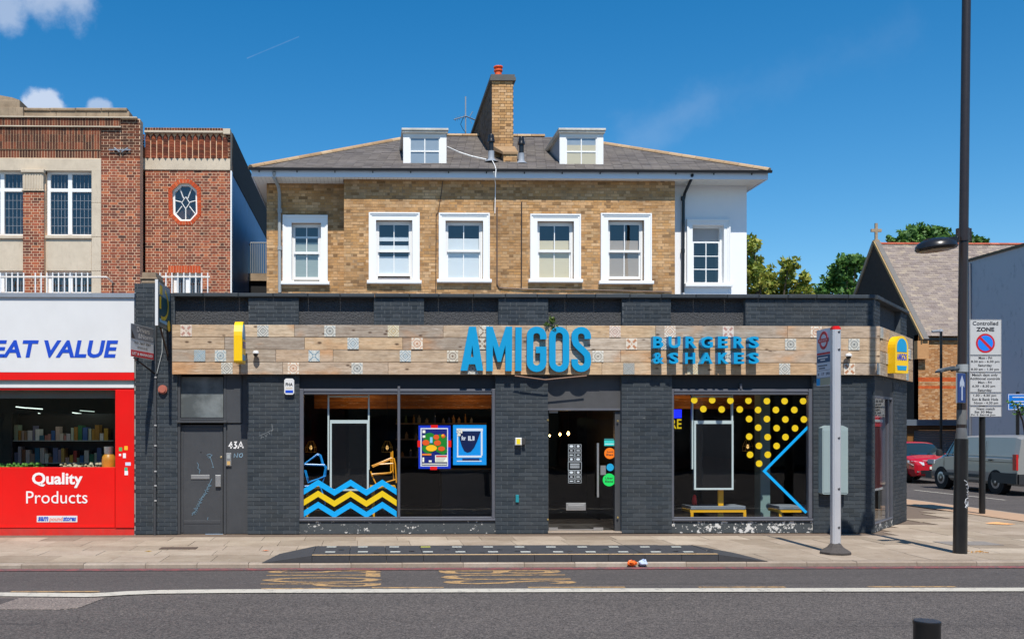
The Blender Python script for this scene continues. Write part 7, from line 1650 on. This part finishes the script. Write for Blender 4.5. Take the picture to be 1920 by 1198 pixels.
c = F18.w(F18.X(1035, .13), .12, F18.Z(1035, 600, .12)); m = MB(); m.tube([c+Vector((0, 0, -.22)), c], .008, 4); m.tube([c+Vector((0, 0, -.15)), c+Vector((-.1, 0, -.02))], .006, 4); m.tube([c+Vector((0, 0, -.15)), c+Vector((.1, -.03, -.1))], .006, 4); m.build('stem', m_darkpole, t)
m = leafmesh(c, .07, .06, .08, 55, .035, 1); m2 = leafmesh(c+Vector((-.1, 0, -.08)), .07, .05, .04, 30, .03, 2); m3 = leafmesh(c+Vector((.05, -.05, -.16)), .08, .04, .08, 50, .028, 3); m.raw(m2.v, m2.f); m.raw(m3.v, m3.f); m.build('leaves', mg1, t, kind='stuff')

# cage lampshades, counter and back shelves inside the restaurant
for x, y, D, lb in ((583, 838, 20.0, 'wire cage lampshade hanging above the blue chair'), (726, 838, 20.0, 'wire cage lampshade hanging above the orange chair'), (1402, 836, 20.2, 'wire cage lampshade hanging in the right shop window')):
    f_ = Fr(0, D); u, z = f_.px(x, y); t = thing('cage_lamp', lb, 'lamp', (u, D, z), 'wire cage lamps in the restaurant'); m = MB()
    for k in range(8): a = k*pi/4; m.tube([(u+.05*cos(a), D+.05*sin(a), z+.13), (u+.11*cos(a), D+.11*sin(a), z+.0), (u+.11*cos(a), D+.11*sin(a), z-.1)], .004, 4)
    for zz9, r9 in ((.0, .11), (-.1, .11), (.13, .05)): m.tube([(u+r9*cos(a*pi/8), D+r9*sin(a*pi/8), z+zz9) for a in range(17)], .004, 4)
    m.build('cage', M('dull_brass', (.5, .33, .06), .4, 0, metal=.3), t); m = MB(); m.tube([(u, D, z+.13), (u, D, 3.04)], .004, 4); m.build('flex', m_black, t); MB().lathe((u, D, z-.02), [(.01, -.03), (.03, 0), (.015, .06)], 10).build('bulb', emis('dim_bulb', (1, .6, .2), .8), t, True)
t = thing('service_counter', 'dark counter with a pale front panel far inside the left shop window', 'counter', (3, 21, .035)); MB().box(F18.X(850), F18.X(925)+.4, -21.4, -20.8, .036, 1.05).build('body', M('counter_grey', (.07, .07, .07), .6, .2), t); MB().box(F18.X(846), F18.X(925)+.45, -21.45, -20.75, 1.051, 1.09).build('worktop', M('counter_top', (.2, .16, .12), .4), t)
t = thing('back_shelf', 'dim shelves with bottles on the far wall of the restaurant', 'shelves', (3, 21.4, 1.2)); random.seed(2); g = MB()
for zz9 in (1.35, 1.75, 2.1):
    MB().box(F18.X(752), F18.X(925)+.3, -21.59, -21.4, zz9-.03, zz9).build('shelf', M('shelf_wood', (.12, .08, .05), .6), t); x = F18.X(752)+.05
    while x < F18.X(925): h_ = random.uniform(.1, .25); r9 = random.uniform(.02, .04); g.lathe((x, 21.48, zz9+.001), [(r9, 0), (r9, h_*.6), (r9*.4, h_*.75), (r9*.35, h_)], 8); x += random.uniform(.09, .22)
g.build('bottles', MR('bottle_mix', [(.03, .08, .04), (.2, .1, .03), (.15, .15, .14), (.02, .03, .1)], .2, 0, bump=0), t, kind='stuff')
# ------------------------------------------------------------------ church
chy = 50.0; FCu = Fr(0, chy); gxx = FCu.X(1722); che = thing('church', 'church with a steep brown slate roof, dark gable and orange brick side wall', 'church', (gxx+8, chy, 0))
ze = FCu.Z(1780, 627); ryd = 54.4; FRd = Fr(0, ryd); zr = FRd.Z(1700, 459.5); half = ryd-chy
gxx = FCu.X(1722)
xe = gxx+24
m = MB(); m.box(gxx, xe, -(chy+.4), -(chy+.01), 0, ze); m.build('wall', m_church_brick, che)
bz0, bz1 = FCu.Z(1780, 800), ze
B = BrickSet(che, m_church_brick); B.add(FCu, bricks(gxx, FCu.X(1835), bz0, bz1, (), 'flemish'), jit=.003)
m_orange = MR('orange_band_brick', [lin('#d0602c'), lin('#c25526'), lin('#dc6e38')], .9, .2)
bands = [(FCu.Z(1780, 714), FCu.Z(1780, 706)), (FCu.Z(1780, 729), FCu.Z(1780, 722))]
isb = lambda it: any(a < (it[1][2]+it[1][3])/2 < b for a, b in bands)
OB = [i for i in B.items if isb(i)]; B.items = [i for i in B.items if not isb(i)]; B.done(); B2 = BrickSet(che, m_orange, lim=60); B2.items = OB; B2.done()
m = MB(); m.raw([(gxx, chy, 0), (gxx, chy+2*half, 0), (gxx, chy+2*half, ze), (gxx, ryd, zr+.05), (gxx, chy, ze)], [(4, 3, 2, 1, 0)]); 
m.raw([(gxx+.4, chy+.4, 0), (gxx+.4, chy+2*half, 0), (gxx+.4, chy+2*half, ze), (gxx+.4, ryd, zr-.1), (gxx+.4, chy+.4, ze)], [(0, 1, 2, 3, 4)])
m.build('gable_wall', M('shaded_gable_brick', (.035, .026, .02), .95, .45, 5, .006, 20), che)  # gable turned from the sun: its shade is painted as near-black brick
MB().box(gxx+.01, xe, -(chy+2*half), -(chy+2*half-.3), 0, ze).build('rear_wall', m_church_brick, che)
eyc = Vector((0, half+.25, zr-ze+.2)).normalized(); sl = math.hypot(half+.25, zr-ze+.2); p0 = Vector((gxx+.2, chy-.25, ze-.1))
m = MB(); e = Vector((1, 0, 0)); a = p0; q = [a, a+e*(xe-gxx-.2), a+e*(xe-gxx-.2)+eyc*sl, a+eyc*sl]; m.raw(q, [(0, 1, 2, 3)]); m.raw([q[3], q[2], Vector((xe, chy+2*half+.2, ze-.1)), Vector((gxx+.2, chy+2*half+.2, ze-.1))], [(0, 1, 2, 3)]); m.build('roof', m_slate_warm, che)
slates(che, p0, e, eyc, lambda v: (0, 13.5), sl, .34, .15, m_slate_warm)
ridge((gxx+.2, ryd, zr+.06), (xe-.2, ryd, zr+.06), 'ridge_tile', m_ridge_red, .12, .5, che)
# gable copings
def bar(mb, p, q, a, b):
    p, q = Vector(p), Vector(q); d = (q-p).normalized(); s = Vector((1, 0, 0)); u = d.cross(s).normalized()
    vs = [c+s*x*a+u*z*b for c in (p, q) for x, z in ((-1, -1), (1, -1), (1, 1), (-1, 1))]; mb.raw(vs, [(0, 1, 5, 4), (1, 2, 6, 5), (2, 3, 7, 6), (3, 0, 4, 7), (3, 2, 1, 0), (4, 5, 6, 7)]); return mb
bar(MB(), (gxx+.15, chy-.45, ze-.3), (gxx+.15, ryd, zr+.2), .14, .06).build('gable_coping', M('lead_grey_coping', lin('#6e6a66'), .8, .2, 4), che)
bar(MB(), (gxx-.05, chy-.47, ze-.32), (gxx-.05, ryd, zr+.2), .04, .06).build('coping_edge', M('ochre_stone', lin('#a08458'), .9, .15, 4), che)
bar(MB(), (gxx+.15, chy+2*half+.45, ze-.3), (gxx+.15, ryd+.02, zr+.2), .22, .1).build('gable_coping', m_stone_dark, che)
MB().box(gxx-.25, gxx+.35, -(chy+.0), -(chy-.35), ze-1.3, ze-.35).build('kneeler', m_church_brick, che)
m = MB(); zc = zr+.3; cxx = gxx+.1; m.box(cxx-.07, cxx+.07, -(ryd+.05), -(ryd-.05), zc, zc+.95); m.box(cxx-.3, cxx-.071, -(ryd+.05), -(ryd-.05), zc+.45, zc+.62); m.box(cxx+.071, cxx+.3, -(ryd+.05), -(ryd-.05), zc+.45, zc+.62); m.box(cxx-.14, cxx+.14, -(ryd+.1), -(ryd-.1), zc-.2, zc); m.build('cross', m_stone_dark, che)
m = MB(); m.box(gxx+.3, xe, -(chy-.0), -(chy-.14), ze-.3, ze-.18); m.build('gutter', m_gutter, che)
# low garage
gy_ = 42.5; FGa = Fr(0, gy_); a, b = FGa.X(1690)-1, FGa.X(1822); zt_ = FGa.Z(1760, 786); t = thing('garage', 'low flat-roofed brick garage with a dark roller shutter behind the parked vehicles', 'garage', ((a+b)/2, gy_, 0))
MB().box(a-.4, b+.3, -(gy_+6), -(gy_-.35), FGa.Z(1760, 797), zt_).build('roof_fascia', M('blue_grey_fascia', lin('#5c6672'), .6, .1, 4), t)
m = MB(FGa); u0, u1 = FGa.X(1714), FGa.X(1800); wall(m, a, b, 0, FGa.Z(1760, 797)-.002, -.3, 0, [(u0, u1, 0, FGa.Z(1760, 806))]); m.build('wall', M('dark_garage_brick', lin('#5c4632'), .9, .3, 4), t)
zs_ = 0.02; zt2 = FGa.Z(1760, 806)
while zs_ < zt2-.02: MB(FGa).bevbox(u0+.002, u1-.002, -.2, -.1, zs_, min(zs_+.098, zt2), .03).build('slat', M('shutter_grey', lin('#6d747a'), .5, .1) if zs_ < .03 else bpy.data.materials['shutter_grey'], t); zs_ += .1
MB(FGa).box(FGa.X(1700), FGa.X(1712), .001, .05, 0, FGa.Z(1706, 812)).build('timber_door', M('brown_timber', lin('#7a5222'), .7, .2, 5), t)
# white rendered building along the far side of the side street
wx = 24.4; mw, nt, p = newmat('stained_white_render'); b_ = NB(nt); p.inputs['Roughness'].default_value = .85
s1 = b_.rng(b_.noise(.9, 7, .65), .45, .7); s2 = b_.rng(b_.noise(5, 7, .72, stretch=(1, 1, .5)), .52, .66)
b_.l(b_.mix(b_.math('MULTIPLY', s1, s2), lin('#c6c4c4'), lin('#7e7e80')), p.inputs['Base Color']); b_.bump(p, b_.noise(20, 5), .006)
yw = 38.6; fw_ = Fr(wx, yw+0, pi/2)
zw = FGa.Z(1830, 490); f38 = Fr(0, yw); zw = f38.Z(1831, 491)
t = thing('rendered_building', 'tall stained pale rendered side wall at the right edge behind the van', 'building', (wx+4, 32, 0))
MB().box(wx, wx+9, -yw, -23, 0, zw).build('wall', mw, t); MB().box(wx-.06, wx+9.05, -(yw+.06), -22.95, zw+.001, zw+.1).build('coping', M('brown_coping', lin('#6a5c48'), .9), t)
m = MB(); m.tube([(wx-.05, yw-.25, 0), (wx-.05, yw-.25, zw-.1)], .05, 6); m.build('downpipe', M('grey_pipe', lin('#6a6e76'), .5), t)

# ------------------------------------------------------------------ trees
lf_y = leafmat('sunlit_yellow_leaf', (.13, .2, .02), (.27, .31, .045), (.46, .43, .08)); lf_g = leafmat('deep_green_leaf', (.04, .11, .02), (.08, .19, .035), (.16, .3, .06))
def tree(x, y, hh, blobs, lab, mat, s, n, seed, group=None, tr=.25, nm='tree'):
    t = thing(nm, lab, 'tree', (x, y, 0), group); rg = random.Random(seed)
    m = MB(); m.tube([(x, y, 0), (x+.1, y, hh*.3), (x-.1, y+.1, hh*.55), (x+.05, y, hh*.8)], [tr, tr*.8, tr*.55, tr*.2], 10)
    for bx_, by_, bz_, r in blobs: m.tube([(x, y, hh*.42), ((x+bx_)/2, (y+by_)/2, (hh*.45+bz_)/2+.3), (bx_, by_, bz_)], [tr*.4, tr*.25, .02], 6)
    m.build('trunk', M('bark', (.09, .07, .05), .9, .3, 8), t, True)
    m = MB()
    for (bx_, by_, bz_, r) in blobs:
        k = int(n*1.2*r*r)+40
        # sub-clumps inside each limb's foliage
        for c in range(max(9, int(9*r*r))):
            d = Vector((rg.gauss(0, 1), rg.gauss(0, 1), rg.gauss(0, .9))); d = d.normalized()*r*rg.uniform(.35, 1.05); cc = Vector((bx_, by_, bz_))+d; rr = r*rg.uniform(.28, .55)
            q = leafmesh(cc, rr*1.2, rr*1.2, rr, max(12, int(k*.2*rr/r)), s, rg.randint(0, 9999)); m.raw(q.v, q.f)
    m.build('crown', mat, t, kind='stuff'); return t
def at(x, y, D): f_ = Fr(0, D); u, z = f_.px(x, y); return (u, D, z)
def bl(L_, D): 
    rg = random.Random(len(L_)); return [(*(lambda p: (p[0], p[1]+rg.uniform(-1, 1), p[2]))(at(x, y, D)), r*D/FPX) for x, y, r in L_]
tree(at(1448, 600, 44)[0], 44, 9, bl([(1400, 470, 20), (1412, 500, 26), (1440, 522, 28), (1455, 508, 20), (1470, 500, 18), (1486, 530, 22), (1420, 545, 34), (1460, 555, 34), (1398, 452, 14), (1500, 545, 14), (1385, 510, 34), (1487, 515, 16), (1497, 552, 20), (1405, 525, 26)], 44), 'yellow-green tree beside the white wall of the house', lf_y, .14, 1000, 1, tr=.22)
tree(at(1590, 600, 66)[0], 66, 15, bl([(1572, 515, 20), (1590, 495, 16), (1560, 538, 22), (1592, 545, 32), (1605, 505, 26), (1550, 545, 10), (1586, 525, 24), (1578, 502, 20), (1562, 528, 20), (1600, 488, 14)], 66), 'dark green tree behind the church gable', lf_g, .2, 520, 2, 'green trees behind the church', .3)
tree(at(1740, 560, 74)[0], 74, 19, bl([(1690, 445, 17), (1715, 442, 18), (1725, 432, 14), (1745, 450, 22), (1775, 448, 20), (1790, 438, 14), (1812, 448, 16), (1822, 455, 12), (1665, 452, 10), (1760, 460, 26), (1730, 470, 28), (1795, 470, 28), (1700, 455, 20), (1750, 436, 14), (1735, 442, 16), (1765, 446, 18), (1800, 452, 20), (1832, 458, 8), (1680, 455, 16)], 74), 'green tree top showing above the church roof ridge', lf_g, .22, 420, 3, 'green trees behind the church', .35)
t = thing('climbing_shrub', 'few green twigs beside the blue direction sign at the right edge', 'shrub', at(1900, 790, 33.5)); q = leafmesh(at(1915, 765, 33.5), .45, .3, .25, 60, .09, 8); q2_ = leafmesh(at(1893, 752, 33.5), .15, .1, .06, 10, .09, 9); q.raw(q2_.v, q2_.f); q.build('leaves', lf_g, t, kind='stuff'); m = MB(); m.tube([at(1925, 830, 33.5), at(1918, 790, 33.5), at(1905, 755, 33.5)], .03, 5); m.build('stem', m_darkpole, t)

# ------------------------------------------------------------------ vehicles
def loft(stations, x_of, ringfn, mats_of): pass
def vehicle(name, lab, cat, origin, heading, L, W, prof, paint, glassm, wheels, wr, extra):
    """prof: stations (s, zb, zbelt, zroof, hw, hwroof); local s from nose, across a, z. heading: unit (dx,dy) towards the nose"""
    t = thing(name, lab, cat, (origin[0], origin[1], 0)); d = Vector((heading[0], heading[1], 0)); n = Vector((-d.y, d.x, 0)); o = Vector((origin[0], origin[1], 0))
    P_ = lambda s, a, z: o-d*s+n*a+Vector((0, 0, z))
    body = MB(); gl = MB(); rings = []
    for (s, zb, zm, zr_, hw, hr, g) in prof:
        half_ = [(hw*.86, zb), (hw*.97, zb+.1), (hw, zb+(zm-zb)*.45), (hw*.985, zm-.04), (hw*.96, zm), (hr+(hw*.96-hr)*.08, zm+(zr_-zm)*.92 if zr_-zm > .12 else zm+(zr_-zm)*.5), (hr*.86, zr_-.01 if zr_-zm > .05 else zr_), (hr*.4, zr_+.015), ]
        rings.append(([P_(s, a, z) for a, z in half_]+[P_(s, -a, z) for a, z in half_[::-1]], g))
    k = 16
    for i in range(len(rings)-1):
        A, ga = rings[i]; Bq, gb_ = rings[i+1]
        for j in range(k):
            jj = (j+1) % k; quad = [A[j], A[jj], Bq[jj], Bq[j]]
            side = j in (4, 10); topc = j in (5, 6, 7, 8, 9)
            tgt = body
            if side and 'S' in ga and 'S' in gb_: tgt = gl
            if (topc or side) and 'W' in ga and 'W' in gb_: tgt = gl
            tgt.raw(quad, [(0, 3, 2, 1)])
    body.raw(rings[0][0], [tuple(range(k))]); body.raw(rings[-1][0], [tuple(range(k))[::-1]])
    body.build('body', paint, t, True)
    if gl.v: gl.build('windows', glassm, t, True)
    for s in wheels:
        for sg in (1, -1):
            c = P_(s, sg*(W/2-.1), wr)
            def cyl(r0, r1, a0, a1, nn=26):
                m = MB(); 
                for aa, r in ((a0, r0), (a1, r1)):
                    for q in range(nn): th = 2*pi*q/nn; m.v.append(c+n*sg*aa+d*(r*cos(th))+Vector((0, 0, r*sin(th))))
                m.f += [(q, (q+1) % nn, nn+(q+1) % nn, nn+q) for q in range(nn)]+[tuple(range(nn, 2*nn)), tuple(range(nn))[::-1]]; return m
            ar = cyl(wr*1.2, wr*1.2, -.15, .103); ar.build('wheel_arch', m_darkin, t)
            ty = cyl(wr, wr*.97, -.1, .112); wo_ = ty.build('wheel', m_tyre, t, True)
            rm = cyl(wr*.64, wr*.58, .1121, .118); rm.build('rim', m_rim, wo_, True); hb_ = cyl(wr*.42, wr*.4, .119, .121); hb_.build('rim_recess', m_black, wo_, True); h2_ = cyl(wr*.14, wr*.12, .1215, .13); h2_.build('hub', m_rim, wo_, True)
    extra(t, P_, n, d)
    return t
m_tyre = M('tyre', (.012, .012, .012), .85, .2, 20); m_rim = M('wheel_rim', (.35, .35, .36), .35, .05, metal=.6)
m_carglass = M('tinted_glass', (.015, .03, .035), .05, 0, spec=.9)
m_vanp = M('metallic_grey', (.36, .355, .34), .3, .04, 2, metal=.35); m_carred = M('glossy_red', (.42, .008, .02), .16, .03, 2); m_trim = M('black_trim', (.025, .026, .028), .6, .05)
def pb(P_, s0, s1, a0, a1, z0, z1, mb=None):
    m = mb or MB(); vs = [P_(s, a, z) for z in (z0, z1) for s, a in ((s0, a0), (s1, a0), (s1, a1), (s0, a1))]; m.raw(vs, [(0, 1, 5, 4), (1, 2, 6, 5), (2, 3, 7, 6), (3, 0, 4, 7), (4, 5, 6, 7), (3, 2, 1, 0)]); return m
def van_extra(t, P_, n, d):
    sd = 1        # near side (-x when heading +y : left side, n = (-1,0))
    hw = .9
    for s0, s1, z0, z1, nm in ((1.0, 3.05, .42, .52, 'side_rub_strip'), (3.55, 4.7, .3, .62, 'rear_corner_bumper'), (-.02, .32, .28, .52, 'front_bumper')):
        pb(P_, s0, s1, hw-.02, hw+.022, z0, z1).build(nm, m_trim, t)
    pb(P_, 4.62, 4.74, -.8, .86, .3, .6).build('rear_bumper', m_trim, t)
    pb(P_, 4.52, 4.69, hw-.05, hw+.012, .72, 1.2).build('tail_light', M('tail_red', (.5, .01, .01), .3), t)
    m = MB(); pb(P_, .05, .42, .62, .885, .78, .92, m); m.build('headlight', M('headlamp', (.5, .52, .55), .1, 0, spec=1), t)
    for s in (1.02, 2.12, 3.18): 
        m = MB(); m.tube([P_(s, hw-.003, .42), P_(s, hw+.001, .8), P_(s, hw-.025, 1.12), P_(s, hw-.07, 1.6)], .006, 4); m.build('door_seam', m_trim, t)
    m = MB(); m.tube([P_(2.2, hw+.002, .95), P_(4.5, hw+.002, .95)], .008, 4); m.build('door_rail', m_trim, t)
    m = MB(); m.tube([P_(1.1, hw-.035, 1.13), P_(4.55, hw-.035, 1.13)], .008, 4); m.build('waist_crease', m_vanp, t)
    for s in (1.9, 3.4): pb(P_, s, s+.16, hw, hw+.03, .98, 1.02).build('handle', m_trim, t)
    m = MB(); c = P_(.95, hw+.12, 1.17); m.lathe(tuple(c), [(.02, -.12), (.09, -.1), (.1, 0), (.09, .1), (.02, .12)], 10); m.build('mirror', m_trim, t, True)
prof_v = [(0, .34, .62, .64, .62, .5, ''), (.08, .26, .74, .76, .76, .62, ''), (.35, .24, .9, .93, .86, .7, ''), (.75, .24, 1.0, 1.05, .9, .74, 'W'), (.98, .24, 1.04, 1.18, .9, .74, 'WS'), (1.42, .24, 1.08, 1.66, .9, .76, 'WS'), (1.46, .24, 1.08, 1.7, .9, .77, 'S'), (1.98, .24, 1.09, 1.75, .9, .78, 'S'), (2.0, .24, 1.09, 1.75, .9, .78, ''), (3.4, .24, 1.09, 1.77, .9, .78, ''), (4.5, .26, 1.08, 1.76, .9, .77, ''), (4.68, .3, 1.06, 1.7, .87, .74, '')]
vehicle('parked_van', 'grey panel van parked along the far side of the side street', 'van', (20.5, 33.3), (0, 1), 4.7, 1.8, prof_v, m_vanp, m_carglass, (.87, 3.72), .32, van_extra)
def car_extra(t, P_, n, d):
    # seen from the front right
    m = MB(); m.raw([P_(-.012, -.3, .66), P_(-.012, .3, .66), P_(.03, .34, .78), P_(.03, -.34, .78)], [(0, 1, 2, 3)]); m.build('grille', m_black, t)
    m = MB(); pb(P_, -.02, .02, -.55, .55, .32, .44, m); m.build('lower_grille', m_black, t); pb(P_, -.045, -.021, -.25, .25, .48, .58).build('number_plate', M('plate_yellow', (.7, .7, .65), .5), t)
    for sg in (-1, 1):
        m = MB(); vs = [P_(.03, sg*.42, .74), P_(.0, sg*.42, .62), P_(.12, sg*.76, .62), P_(.42, sg*.845, .72), P_(.42, sg*.835, .8), P_(.16, sg*.74, .78)]; c = P_(.15, sg*.66, .74)+Vector((0, 0, 0))-0*d
        vs = [v+d*.035+n*sg*.02 for v in vs]; m.raw(vs+[v-d*.1-n*sg*.03 for v in vs], [(0, 1, 2, 3, 4, 5) if sg < 0 else (5, 4, 3, 2, 1, 0)]+[(i, (i+1) % 6, 6+(i+1) % 6, 6+i) for i in range(6)]); m.build('headlight', M('headlamp2', (.6, .63, .66), .08, 0, spec=1), t)
        m = MB(); pb(P_, -.0, .06, sg*.58-.1, sg*.58+.1, .36, .42, m); m.build('fog_light', m_rim, t)
        m = MB(); m.lathe(tuple(P_(1.3, sg*.93, .98)), [(.02, -.06), (.08, -.04), (.08, .04), (.02, .06)], 10); m.build('mirror', m_carred, t, True)
    m = MB(); m.tube([P_(-.02, -.5, .8), P_(-.035, 0, .79), P_(-.02, .5, .8)], .012, 5); m.build('chrome_strip', m_rim, t)
    m = MB(); m.tube([P_(.75, .1, .985), P_(.85, -.6, 1.03)], .012, 4); m.build('wiper', m_black, t)
prof_c = [(0, .3, .64, .66, .66, .5, ''), (.06, .24, .74, .77, .76, .6, ''), (.3, .2, .84, .88, .84, .66, ''), (.75, .2, .92, .98, .87, .68, 'W'), (.95, .2, .94, 1.04, .88, .66, 'WS'), (1.6, .2, .96, 1.42, .88, .62, 'WS'), (1.75, .2, .96, 1.46, .88, .62, 'S'), (2.6, .2, .98, 1.48, .88, .62, 'S'), (3.4, .2, .98, 1.4, .87, .6, 'S'), (4.1, .3, .95, 1.1, .82, .6, ''), (4.2, .4, .8, .9, .75, .5, '')]
vehicle('parked_car', 'glossy red car facing the camera behind the grey van', 'car', (21.15, 35.3), (-.1, -.995), 4.2, 1.76, prof_c, m_carred, m_carglass, (.8, 3.4), .31, car_extra)

# ------------------------------------------------------------------ terrace across the road (behind the camera, seen only mirrored in the glass)
for k in range(7):
    x0 = -34+k*11; t = thing('terrace_house', 'brick terrace house across the road behind the camera, number %s along the row' % ['one', 'two', 'three', 'four', 'five', 'six', 'seven'][k], 'house', (x0+5, -14, 0), 'houses across the road')
    h = (9.5, 8.6, 10.4, 9.2, 8.8, 10, 9)[k]; fr = Fr(x0+10.8, -13, pi)
    holes_ = [(a, a+1.1, b, b+1.7) for a in (1.2, 4.3, 7.6) for b in (3.6, 6.4)]+[(.6, 6.4, .5, 2.7), (7.4, 10, .0, 2.6)]
    m = MB(fr); wall(m, 0, 10.8, 0, h, -.3, 0, holes_); m.build('wall', m_yellowjoint if k % 2 else m_redbrick, t); MB().box(x0, x0+10.8, 14, 24, 0, h-.3).build('core', m_darkin, t)
    for hh_ in holes_: MB(fr).box(*hh_[:2], -.2, -.15, *hh_[2:]).build('window', m_carglass, t)
